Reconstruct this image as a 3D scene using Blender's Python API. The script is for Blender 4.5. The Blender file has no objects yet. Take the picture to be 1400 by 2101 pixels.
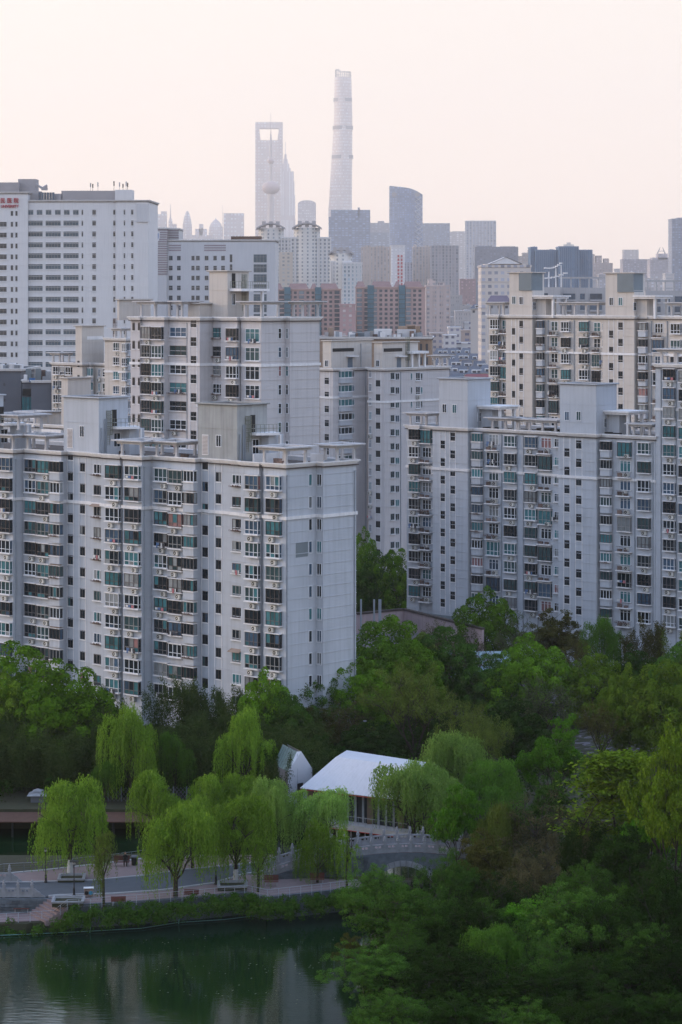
import bpy, math, random
import numpy as np
from mathutils import Vector, Matrix

# ------------------------------------------------------------ camera, sky, sun, exposure
SC = bpy.context.scene
FOC, HY, CH = 5000.0, 605.0, 58.0        # focal length in photo pixels, horizon row, eye height (m)
cam_d = bpy.data.cameras.new("camera")
cam_d.sensor_fit = 'HORIZONTAL'; cam_d.sensor_width = 36.0
cam_d.lens = 36.0 * FOC / 1400.0
cam_d.shift_y = -(1050.5 - HY) / 1400.0
cam_d.clip_start = 1.0; cam_d.clip_end = 40000.0
cam = bpy.data.objects.new("camera", cam_d)
SC.collection.objects.link(cam)
cam.location = (0, 0, CH); cam.rotation_euler = (math.radians(90), 0, 0)
SC.camera = cam

SUN_EL, SUN_AZ = math.radians(11), math.radians(-78)     # azimuth from +Y, negative = to the left
world = bpy.data.worlds.new("World"); SC.world = world
world.use_nodes = True
nt = world.node_tree; nt.nodes.clear()
wo = nt.nodes.new('ShaderNodeOutputWorld')
sky = nt.nodes.new('ShaderNodeTexSky'); sky.sky_type = 'NISHITA'; sky.sun_disc = False
sky.sun_elevation = SUN_EL; sky.sun_rotation = SUN_AZ
sky.air_density = 1.2; sky.dust_density = 4.0; sky.ozone_density = 1.5
bg1 = nt.nodes.new('ShaderNodeBackground'); bg1.inputs[1].default_value = 0.05
nt.links.new(sky.outputs[0], bg1.inputs[0])
# high milky veil of morning haze: cream towards the horizon, pale blue overhead
tc = nt.nodes.new('ShaderNodeTexCoord'); sx = nt.nodes.new('ShaderNodeSeparateXYZ')
nt.links.new(tc.outputs['Generated'], sx.inputs[0])
rp = nt.nodes.new('ShaderNodeValToRGB')
nt.links.new(sx.outputs[2], rp.inputs[0])
e = rp.color_ramp.elements
e[0].position = 0.0; e[0].color = (0.89, 0.74, 0.65, 1)
e[1].position = 1.0; e[1].color = (0.36, 0.50, 0.80, 1)
for p_, c_ in ((0.04, (0.87, 0.735, 0.65)), (0.12, (0.74, 0.64, 0.575)), (0.3, (0.66, 0.76, 0.95)), (0.55, (0.46, 0.60, 0.88))):
    q = e.new(p_); q.color = (*c_, 1)
bg2 = nt.nodes.new('ShaderNodeBackground'); bg2.inputs[1].default_value = 1.0
nt.links.new(rp.outputs[0], bg2.inputs[0])
ad = nt.nodes.new('ShaderNodeAddShader')
nt.links.new(bg1.outputs[0], ad.inputs[0]); nt.links.new(bg2.outputs[0], ad.inputs[1])
nt.links.new(ad.outputs[0], wo.inputs[0])

sun_d = bpy.data.lights.new("sun", 'SUN'); sun_d.energy = 0.8; sun_d.angle = math.radians(12)
sun_d.color = (1.0, 0.80, 0.64)
sun = bpy.data.objects.new("sun", sun_d); SC.collection.objects.link(sun)
to_sun = Vector((math.sin(SUN_AZ) * math.cos(SUN_EL), math.cos(SUN_AZ) * math.cos(SUN_EL), math.sin(SUN_EL)))
sun.rotation_euler = to_sun.to_track_quat('Z', 'Y').to_euler()

SC.view_settings.view_transform = 'Standard'; SC.view_settings.look = 'None'
SC.view_settings.exposure = 0.57; SC.view_settings.gamma = 1.0; SC.view_settings.use_curve_mapping = False
SC.cycles.use_denoising = True
SC.cycles.max_bounces = 6; SC.cycles.diffuse_bounces = 2; SC.cycles.glossy_bounces = 2
SC.cycles.transmission_bounces = 2; SC.cycles.volume_bounces = 1; SC.cycles.transparent_max_bounces = 8
SC.cycles.caustics_reflective = False; SC.cycles.caustics_refractive = False

# ------------------------------------------------------------ helpers
R = random.Random(7)
COL = SC.collection
def at(px, py, D): return ((px - 700) / FOC * D, D, CH - (py - HY) / FOC * D)
def gnd(px, py, z=0.0):
    D = (CH - z) * FOC / (py - HY); return ((px - 700) / FOC * D, D)

def link(o, parent=None, **kw):
    COL.objects.link(o)
    if parent is not None: o.parent = parent
    for k, v in kw.items():
        if v is not None: o[k] = v
    return o
def thing(name, label, cat, loc=(0, 0, 0), rz=0.0, group=None, data=None, kind=None):
    o = bpy.data.objects.new(name, data); o.location = loc; o.rotation_euler = (0, 0, rz)
    return link(o, None, label=label, category=cat, group=group, kind=kind)
def part(name, me, parent=None, loc=(0, 0, 0), rz=0.0, **kw):
    o = bpy.data.objects.new(name, me); o.location = loc; o.rotation_euler = (0, 0, rz)
    return link(o, parent, **kw)

class MB:
    def __init__(s): s.v = []; s.f = []; s.m = []
    def face(s, pts, m=0):
        n = len(s.v); s.v += [tuple(p) for p in pts]; s.f.append(tuple(range(n, n + len(pts)))); s.m.append(m); return s
    def box(s, x0, x1, y0, y1, z0, z1, m=0):
        n = len(s.v)
        s.v += [(x0,y0,z0),(x1,y0,z0),(x1,y1,z0),(x0,y1,z0),(x0,y0,z1),(x1,y0,z1),(x1,y1,z1),(x0,y1,z1)]
        for f in ((0,3,2,1),(4,5,6,7),(0,1,5,4),(1,2,6,5),(2,3,7,6),(3,0,4,7)):
            s.f.append(tuple(n + i for i in f)); s.m.append(m)
        return s
    def prism(s, poly, z0, z1, m=0, caps=True):
        n = len(s.v); k = len(poly)
        s.v += [(x, y, z0) for x, y in poly] + [(x, y, z1) for x, y in poly]
        for i in range(k):
            j = (i + 1) % k; s.f.append((n+i, n+j, n+k+j, n+k+i)); s.m.append(m)
        if caps:
            s.f.append(tuple(n + k + i for i in range(k))); s.m.append(m)
            s.f.append(tuple(n + i for i in reversed(range(k)))); s.m.append(m)
        return s
    def ring(s, po, pi, z0, z1, m=0):
        k = len(po); n = len(s.v)
        for P_, z in ((po, z0), (po, z1), (pi, z1), (pi, z0)): s.v += [(x, y, z) for x, y in P_]
        for i in range(k):
            j = (i + 1) % k
            for a in range(4):
                b = (a + 1) % 4
                s.f.append((n+a*k+i, n+a*k+j, n+b*k+j, n+b*k+i)); s.m.append(m)
        return s
    def tube(s, p0, p1, r0, r1=None, k=6, m=0, cap=True):
        r1 = r0 if r1 is None else r1
        p0, p1 = Vector(p0), Vector(p1); d = (p1 - p0)
        if d.length < 1e-6: return s
        d.normalize(); a = d.orthogonal().normalized(); b = d.cross(a); n = len(s.v)
        for p, r in ((p0, r0), (p1, r1)):
            for i in range(k):
                t = 2 * math.pi * i / k; q = p + (a * math.cos(t) + b * math.sin(t)) * r; s.v.append(tuple(q))
        for i in range(k):
            j = (i + 1) % k; s.f.append((n+i, n+j, n+k+j, n+k+i)); s.m.append(m)
        if cap:
            s.f.append(tuple(n + k + i for i in range(k))); s.m.append(m)
            s.f.append(tuple(n + i for i in reversed(range(k)))); s.m.append(m)
        return s
    def mesh(s, name, mats):
        me = bpy.data.meshes.new(name); me.from_pydata(s.v, [], s.f)
        for m_ in (mats if isinstance(mats, (list, tuple)) else [mats]): me.materials.append(m_)
        if max(s.m, default=0): me.polygons.foreach_set("material_index", s.m)
        return me
def offset(poly, d):        # axis-aligned counter-clockwise polygon grown by d
    out = []; k = len(poly)
    for i in range(k):
        x, y = poly[i]; dx = dy = 0
        for a, b in ((poly[i-1], poly[i]), (poly[i], poly[(i+1) % k])):
            ex, ey = b[0]-a[0], b[1]-a[1]
            if abs(ex) > abs(ey): dy = -math.copysign(d, ex)
            else: dx = math.copysign(d, ey)
        out.append((x + dx, y + dy))
    return out
def np_mesh(name, V, k, mats):
    n = len(V) // k; me = bpy.data.meshes.new(name)
    me.vertices.add(len(V)); me.vertices.foreach_set("co", np.asarray(V, dtype=np.float32).ravel())
    me.loops.add(n * k); me.loops.foreach_set("vertex_index", np.arange(n * k, dtype=np.int32))
    me.polygons.add(n); me.polygons.foreach_set("loop_start", np.arange(0, n * k, k, dtype=np.int32))
    me.polygons.foreach_set("loop_total", np.full(n, k, dtype=np.int32))
    me.update(calc_edges=True)
    for m_ in (mats if isinstance(mats, (list, tuple)) else [mats]): me.materials.append(m_)
    return me

# ------------------------------------------------------------ materials
def N(nt_, t, **kw):
    n = nt_.nodes.new(t)
    for k, v in kw.items(): setattr(n, k, v)
    return n
def mat(name, col, rough=0.8, var=0.12, scale=0.6, streak=0.0, spec=0.3, metal=0.0, bump=0.0, col2=None, obj_var=0.0):
    m = bpy.data.materials.new(name); m.use_nodes = True; t = m.node_tree
    b = t.nodes["Principled BSDF"]
    b.inputs["Roughness"].default_value = rough; b.inputs["Metallic"].default_value = metal
    b.inputs["Specular IOR Level"].default_value = spec
    b.inputs["Base Color"].default_value = (*col, 1)
    if var <= 0: return m
    g = N(t, 'ShaderNodeNewGeometry'); no = N(t, 'ShaderNodeTexNoise'); no.inputs["Scale"].default_value = scale
    no.inputs["Detail"].default_value = 5
    t.links.new(g.outputs["Position"], no.inputs["Vector"])
    mx = N(t, 'ShaderNodeMix', data_type='RGBA')
    c2 = col2 or tuple(c * (1 - var * 1.6) for c in col)
    mx.inputs[6].default_value = (*[min(1, c * (1 + var)) for c in col], 1); mx.inputs[7].default_value = (*c2, 1)
    t.links.new(no.outputs[0], mx.inputs[0]); out = mx.outputs[2]
    if streak > 0:       # rain streaks: noise stretched along z
        mp = N(t, 'ShaderNodeMapping'); mp.inputs["Scale"].default_value = (2.2, 2.2, 0.12)
        t.links.new(g.outputs["Position"], mp.inputs[0])
        n2 = N(t, 'ShaderNodeTexNoise'); n2.inputs["Scale"].default_value = 1.0; n2.inputs["Detail"].default_value = 6
        t.links.new(mp.outputs[0], n2.inputs["Vector"])
        r2 = N(t, 'ShaderNodeMapRange'); r2.inputs[1].default_value = 0.46; r2.inputs[2].default_value = 0.72
        r2.inputs[3].default_value = 0.0; r2.inputs[4].default_value = streak
        t.links.new(n2.outputs[0], r2.inputs[0])
        m2 = N(t, 'ShaderNodeMix', data_type='RGBA'); m2.inputs[7].default_value = (*[c * 0.4 for c in col], 1)
        t.links.new(r2.outputs[0], m2.inputs[0]); t.links.new(out, m2.inputs[6]); out = m2.outputs[2]
    if obj_var > 0:
        oi = N(t, 'ShaderNodeObjectInfo'); hs = N(t, 'ShaderNodeHueSaturation')
        r3 = N(t, 'ShaderNodeMapRange'); r3.inputs[3].default_value = 1 - obj_var; r3.inputs[4].default_value = 1 + obj_var
        t.links.new(oi.outputs["Random"], r3.inputs[0]); t.links.new(r3.outputs[0], hs.inputs["Value"])
        t.links.new(out, hs.inputs["Color"]); out = hs.outputs[0]
    t.links.new(out, b.inputs["Base Color"])
    if bump > 0:
        n3 = N(t, 'ShaderNodeTexNoise'); n3.inputs["Scale"].default_value = 6; n3.inputs["Detail"].default_value = 4
        t.links.new(g.outputs["Position"], n3.inputs["Vector"])
        bp = N(t, 'ShaderNodeBump'); bp.inputs["Strength"].default_value = bump; bp.inputs["Distance"].default_value = 0.05
        t.links.new(n3.outputs[0], bp.inputs["Height"]); t.links.new(bp.outputs[0], b.inputs["Normal"])
    return m
def leafmat(name, c1, c2, c3=None, trans=0.18, k=1.75, nz=(1, 1, 1)):
    c1, c2, c3 = ((c[0] * k, c[1] * k, c[2] * k * .62) if c else None for c in (c1, c2, c3))
    m = bpy.data.materials.new(name); m.use_nodes = True; t = m.node_tree
    t.nodes.remove(t.nodes["Principled BSDF"]); out = t.nodes["Material Output"]
    g = N(t, 'ShaderNodeNewGeometry'); cr = N(t, 'ShaderNodeValToRGB')
    cr.color_ramp.elements[0].color = (*c1, 1); cr.color_ramp.elements[1].color = (*c2, 1)
    if c3: q = cr.color_ramp.elements.new(0.88); q.color = (*c2, 1); cr.color_ramp.elements[2].color = (*c3, 1)
    no = N(t, 'ShaderNodeTexNoise'); no.inputs["Scale"].default_value = 0.8; no.inputs["Detail"].default_value = 3
    mpp = N(t, 'ShaderNodeMapping'); mpp.inputs["Scale"].default_value = nz; t.links.new(g.outputs["Position"], mpp.inputs[0]); t.links.new(mpp.outputs[0], no.inputs["Vector"])
    ma = N(t, 'ShaderNodeMath', operation='MULTIPLY_ADD'); ma.inputs[1].default_value = 0.55
    t.links.new(g.outputs["Random Per Island"], ma.inputs[0])
    mb = N(t, 'ShaderNodeMath', operation='MULTIPLY_ADD'); mb.inputs[1].default_value = 1.1; mb.inputs[2].default_value = -0.32
    t.links.new(no.outputs[0], mb.inputs[0]); t.links.new(mb.outputs[0], ma.inputs[2]); t.links.new(ma.outputs[0], cr.inputs[0])
    oi = N(t, 'ShaderNodeObjectInfo'); hs = N(t, 'ShaderNodeHueSaturation')
    r3 = N(t, 'ShaderNodeMapRange'); r3.inputs[3].default_value = 0.72; r3.inputs[4].default_value = 1.28
    t.links.new(oi.outputs["Random"], r3.inputs[0]); t.links.new(r3.outputs[0], hs.inputs["Value"]); t.links.new(cr.outputs[0], hs.inputs["Color"])
    d = N(t, 'ShaderNodeBsdfDiffuse'); tr = N(t, 'ShaderNodeBsdfTranslucent'); mx = N(t, 'ShaderNodeMixShader'); mx.inputs[0].default_value = trans
    t.links.new(hs.outputs[0], d.inputs[0]); t.links.new(hs.outputs[0], tr.inputs[0])
    t.links.new(d.outputs[0], mx.inputs[1]); t.links.new(tr.outputs[0], mx.inputs[2]); t.links.new(mx.outputs[0], out.inputs[0])
    return m
def glassmat(name, col, rough=0.08, spec=0.45):
    m = mat(name, col, rough, 0.35, 1.3, spec=spec, obj_var=0.3); return m
def gridmat(name, wall, glass, sx_=3.0, sz=3.0, fx=0.5, fz=0.5, off=0.25):
    """far facade too distant to tell its windows apart: window grid in object space"""
    m = bpy.data.materials.new(name); m.use_nodes = True; t = m.node_tree; b = t.nodes["Principled BSDF"]
    b.inputs["Roughness"].default_value = 0.75
    tc_ = N(t, 'ShaderNodeTexCoord'); sp = N(t, 'ShaderNodeSeparateXYZ'); sn = N(t, 'ShaderNodeSeparateXYZ')
    t.links.new(tc_.outputs["Object"], sp.inputs[0]); t.links.new(tc_.outputs["Normal"], sn.inputs[0])
    def M(op, a, b_=None, c=None):
        n = N(t, 'ShaderNodeMath', operation=op)
        for i, q in enumerate((a, b_, c)):
            if q is None: continue
            if isinstance(q, (int, float)): n.inputs[i].default_value = q
            else: t.links.new(q, n.inputs[i])
        return n.outputs[0]
    nx = M('GREATER_THAN', M('ABSOLUTE', sn.outputs[0]), 0.7); nz = M('LESS_THAN', M('ABSOLUTE', sn.outputs[2]), 0.5)
    u = M('ADD', M('MULTIPLY', sp.outputs[1], nx), M('MULTIPLY', sp.outputs[0], M('SUBTRACT', 1.0, nx)))
    iu = M('DIVIDE', M('ADD', u, 500.0), sx_); iz = M('DIVIDE', M('ADD', sp.outputs[2], 0.4), sz)
    a = M('LESS_THAN', M('ABSOLUTE', M('SUBTRACT', M('FRACT', iu), 0.5)), fx / 2)
    c = M('LESS_THAN', M('ABSOLUTE', M('SUBTRACT', M('FRACT', iz), 0.5)), fz / 2)
    k = M('MULTIPLY', M('MULTIPLY', a, c), nz)
    cb = N(t, 'ShaderNodeCombineXYZ'); t.links.new(M('FLOOR', iu), cb.inputs[0]); t.links.new(M('FLOOR', iz), cb.inputs[1])
    wn = N(t, 'ShaderNodeTexWhiteNoise'); t.links.new(cb.outputs[0], wn.inputs[0])
    gm = N(t, 'ShaderNodeMix', data_type='RGBA'); gm.inputs[6].default_value = (*glass, 1); gm.inputs[7].default_value = (*[min(1, g_ * 2.2 + .03) for g_ in glass], 1)
    t.links.new(wn.outputs[0], gm.inputs[0])
    wc = N(t, 'ShaderNodeTexNoise'); wc.inputs["Scale"].default_value = 0.04; t.links.new(tc_.outputs["Object"], wc.inputs["Vector"])
    wm = N(t, 'ShaderNodeMix', data_type='RGBA'); wm.inputs[6].default_value = (*[q * 1.12 for q in wall], 1); wm.inputs[7].default_value = (*[q * .82 for q in wall], 1)
    t.links.new(wc.outputs[0], wm.inputs[0])
    mx = N(t, 'ShaderNodeMix', data_type='RGBA'); t.links.new(k, mx.inputs[0]); t.links.new(wm.outputs[2], mx.inputs[6]); t.links.new(gm.outputs[2], mx.inputs[7])
    t.links.new(mx.outputs[2], b.inputs["Base Color"]); return m

WALL = mat("stucco_grey", (0.455, 0.485, 0.535), 0.9, 0.10, 0.25, streak=0.22, bump=0.1)
PERG = mat("pergola_grey_white", (0.52, 0.51, 0.52), 0.85, 0.12, 0.8, streak=0.35)
WALLC = mat("stucco_lilac_grey", (0.52, 0.50, 0.51), 0.9, 0.07, 0.25, streak=0.2)
WALLW = mat("stucco_warm", (0.54, 0.50, 0.465), 0.9, 0.07, 0.25, streak=0.2)
CONC = mat("weathered_render", (0.36, 0.37, 0.37), 0.95, 0.2, 0.5, streak=0.35, bump=0.2)
TRIM = mat("white_trim", (0.74, 0.73, 0.74), 0.8, 0.10, 0.8, streak=0.2)
ROOF = mat("roof_felt", (0.075, 0.06, 0.055), 0.95, 0.3, 0.4)
PIPE = mat("grey_pipe", (0.28, 0.31, 0.35), 0.5, 0.1, 1)
TANK = mat("blue_grey_tank", (0.17, 0.20, 0.22), 0.7, 0.1, 0.5)
FRW = mat("white_frame", (0.64, 0.66, 0.70), 0.5, 0.05, 1)
FRD = mat("dark_bronze_frame", (0.06, 0.05, 0.05), 0.4, 0.1, 1)
FRG = mat("aluminium_frame", (0.27, 0.27, 0.27), 0.45, 0.1, 1)
FRB = mat("brown_frame", (0.12, 0.11, 0.115), 0.5, 0.1, 1)
GL = [glassmat("glass_dark", (0.010, 0.018, 0.024)), glassmat("glass_teal", (0.05, 0.16, 0.18)), glassmat("glass_curtain", (0.22, 0.24, 0.25), 0.25),
      glassmat("glass_green", (0.035, 0.07, 0.075)), glassmat("glass_rosy_curtain", (0.24, 0.12, 0.12), 0.3), glassmat("glass_blue", (0.05, 0.09, 0.14))]
GW = [12, 5, 2.5, 4, .35, 3]
ACW = mat("air_conditioner_white", (0.55, 0.55, 0.52), 0.5, 0.15, 1.5, obj_var=0.2)
BLACK = mat("black", (0.012, 0.012, 0.013), 0.6, 0.1, 1)
RUST = mat("rusty_metal", (0.16, 0.10, 0.075), 0.8, 0.3, 2)
CLUT = mat("clutter", (0.20, 0.14, 0.12), 0.9, 0.6, 5, obj_var=0.5)
DOORB = mat("blue_grey_door", (0.13, 0.17, 0.22), 0.6, 0.1, 1)
# ------------------------------------------------------------ windows and balconies (shared meshes)
_cache = {}
def glaze(w, h, n, transom, fr, p, t=0.07, x0=0.0, cap=True):
    """frame mesh + pane rectangles of a window w x h, n lights wide, its front p in front of the wall"""
    mb = MB(); hw = w / 2
    mb.box(-hw, hw, -p, -p + .09, 0, t); mb.box(-hw, hw, -p, -p + .09, h - t, h)
    for i in range(n + 1):
        x = -hw + (w - t) * i / n; mb.box(x, x + t, -p - .004, -p + .09, 0.001, h - .001)
    zt = h * transom if transom else None
    if zt: mb.box(-hw, hw, -p - .002, -p + .08, zt - t / 2, zt + t / 2)
    return mb
def win_meshes(kind, w, h, fr, gl):
    w = round(w * 20) / 20; h = round(h * 20) / 20
    key = (kind, w, h, fr.name, gl)
    if key in _cache: return _cache[key]
    G = GL[gl]; hw = w / 2; panes = []
    if kind == 'stair':
        mb = MB(); mb.box(-hw - .03, hw + .03, -.09, .05, -.13, 0, 1)
        mb.box(-.03, .03, -.05, 0, 0, h); mb.box(-hw, -hw + .05, -.05, 0, 0, h); mb.box(hw - .05, hw, -.05, 0, 0, h); mb.box(-hw, hw, -.051, 0, h - .05, h)
        panes = [(-hw + .05, -.03, .0, h - .05, -.02), (.03, hw - .05, .0, h - .05, -.02)]; me = mb.mesh("window", [FRD, TRIM])
    elif kind == 'slit':
        mb = MB(); t = .09
        mb.box(-hw, hw, -.07, .02, 0, t); mb.box(-hw, hw, -.07, .02, h - t, h); mb.box(-hw, -hw + t, -.071, .02, .001, h - .001); mb.box(hw - t, hw, -.071, .02, .001, h - .001)
        if w > .75: mb.box(-.03, .03, -.05, .02, t, h - t)
        panes = [(-hw + t, hw - t, t, h - t, -.02)]; me = mb.mesh("window", [FRW])
    elif kind == 'flat':
        mb = glaze(w, h, 2 if w < 1.9 else 3, 0, fr, .06, .08); n = 2 if w < 1.9 else 3
        mb.box(-hw - .12, hw + .12, -.28, 0, -.12, 0, 1)
        for i in range(n): panes.append((-hw + w * i / n + .07, -hw + w * (i + 1) / n - .01, .07, h - .07, -.03))
        me = mb.mesh("window", [fr, TRIM])
    elif kind in ('bay', 'corner'):
        p = .55 if kind == 'bay' else .7; n = 2 if w < 1.7 else 3
        mb = glaze(w, h, n, .32 if kind == 'bay' else 0, fr, p, .075)
        for sx_ in (-1, 1):
            a, b = (hw - .075, hw) if sx_ > 0 else (-hw, -hw + .075)
            mb.box(a, b, -p + .09, -.01, 0, .07); mb.box(a, b, -p + .09, -.01, h - .07, h); mb.box(a, b, -.08, -.01, .07, h - .07)
            if kind == 'bay': mb.box(a, b, -p + .09, -.08, h * .32 - .03, h * .32 + .03)
        mb.box(-hw - .1, hw + .1, -p - .14, 0, -.13, -.003, 1); mb.box(-hw - .06, hw + .06, -p - .1, 0, h + .003, h + .1, 1)
        if kind == 'corner': mb.box(-hw - .03, hw + .03, -p - .03, 0, -1.15, -.135, 2)
        for i in range(n):
            a, b = -hw + w * i / n + .06, -hw + w * (i + 1) / n - .01
            if kind == 'bay': panes += [(a, b, .07, h * .32 - .03, -p + .05), (a, b, h * .32 + .03, h - .07, -p + .05)]
            else: panes.append((a, b, .07, h - .07, -p + .05))
        panes += [('side', hw - .05, -p + .09, -.08, .07, h - .07), ('side', -hw + .03, -p + .09, -.08, .07, h - .07)]
        me = mb.mesh("bay_window", [fr, TRIM, WALL])
    elif kind == 'balcony':   # window wall set back behind a projecting slab with a low railing
        n = 2 if w < 2.0 else 3; dz = .75; mb = glaze(w * .86, h, n, 0.0, FRW, .05, .1)
        mb.box(-hw - .1, hw + .1, -.95, 0, -dz - .16, -dz, 1)
        mb.box(-hw - .02, hw + .02, -.86, -.82, -dz + .78, -dz + .83, 2)
        for i in range(9):
            x = -hw + (w - .03) * i / 8; mb.box(x, x + .03, -.85, -.82, -dz, -dz + .78, 2)
        mb.box(hw - .03, hw, -.85, 0, -dz + .76, -dz + .8, 2)
        mb.box(-hw + .1, -hw + .1 + w * .3, -.7, -.35, -dz, -dz + .4 + .2 * (gl % 2), 3)
        mb.box(.1, .1 + w * .25, -.65, -.3, -dz, -dz + .35, 3)
        for i in range(n):
            panes.append((-hw * .86 + w * .86 * i / n + .06, -hw * .86 + w * .86 * (i + 1) / n - .01, .1, h - .1, -.02))
        me = mb.mesh("balcony", [FRW, TRIM, FRB, CLUT])
    pm = MB(); single = []
    for q in panes:
        one = MB()
        for t_ in (pm, one):
            if q[0] == 'side': t_.box(q[1], q[1] + .02, q[2], q[3], q[4], q[5])
            else: t_.box(q[0], q[1], q[4], q[4] + .02, q[2], q[3])
        single.append(one.mesh("pane", [G]))
    _cache[key] = (me, pm.mesh("pane", [G]), single)
    return _cache[key]
def ac_mesh():
    if 'ac' in _cache: return _cache['ac']
    mb = MB(); mb.box(-.42, .42, -.42, -.08, .05, .62); mb.box(-.4, -.34, -.42, 0, 0, .05, 1); mb.box(.34, .4, -.42, 0, 0, .05, 1)
    mb.tube((-.12, -.425, .34), (-.12, -.435, .34), .24, k=12, m=1); mb.tube((-.12, -.436, .34), (-.12, -.445, .34), .1, k=8, m=0)
    _cache['ac'] = mb.mesh("air_conditioner", [ACW, BLACK]); return _cache['ac']
def laundry_mesh(k):
    if ('lau', k) in _cache: return _cache[('lau', k)]
    rr = random.Random(k * 7 + 1); mb = MB(); mb.box(-.8, .8, -.015, .015, .62, .65); x = -.7
    while x < .6:
        w = rr.uniform(.18, .45); h = rr.uniform(.3, .75); mb.box(x, x + w, -.02, .02, .63 - h, .62, rr.randrange(1, 5)); x += w + rr.uniform(.03, .2)
    _cache[('lau', k)] = mb.mesh("laundry", [FRG] + LAU); return _cache[('lau', k)]
LAU = [mat("washing_" + n, c, .9, .1, 3) for n, c in (("white", (.6, .6, .6)), ("blue", (.10, .17, .32)), ("rose", (.42, .16, .18)), ("dark", (.05, .05, .06)))]
def rack_mesh(w):
    k = ('rack', round(w, 1))
    if k in _cache: return _cache[k]
    mb = MB(); hw = w / 2; rr = random.Random(int(w * 10))
    mb.box(-hw, hw, -.6, -.57, .18, .21); mb.box(-hw, hw, -.6, -.57, 0, .03); mb.box(-hw, hw, -.35, -.32, 0, .03)
    for i in range(8):
        x = -hw + (w - .03) * i / 7; mb.box(x, x + .03, -.6, -.57, 0, .2); mb.box(x, x + .03, -.57, 0, .0, .025)
    for i in range(4):
        x = -hw + .15 + (w - .4) * rr.random(); mb.prism([(x + .1 * math.cos(a), -.3 + .1 * math.sin(a)) for a in (0, 1.57, 3.14, 4.71)], .03, .25, 1)
    _cache[k] = mb.mesh("flower_rack", [RUST, CLUT]); return _cache[k]
def awning_mesh(w):
    k = ('awn', round(w, 1))
    if k in _cache: return _cache[k]
    hw = w / 2; mb = MB()
    mb.face([(-hw, 0, .35), (-hw, -.8, 0), (hw, -.8, 0), (hw, 0, .35)]); mb.face([(-hw, -.8, -.05), (-hw, 0, .3), (hw, 0, .3), (hw, -.8, -.05)])
    mb.face([(-hw, -.8, -.05), (hw, -.8, -.05), (hw, -.8, 0), (-hw, -.8, 0)])
    _cache[k] = mb.mesh("awning", [CLOTH]); return _cache[k]
CLOTH = mat("faded_awning_cloth", (0.33, 0.25, 0.20), 0.9, 0.2, 1)

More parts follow.
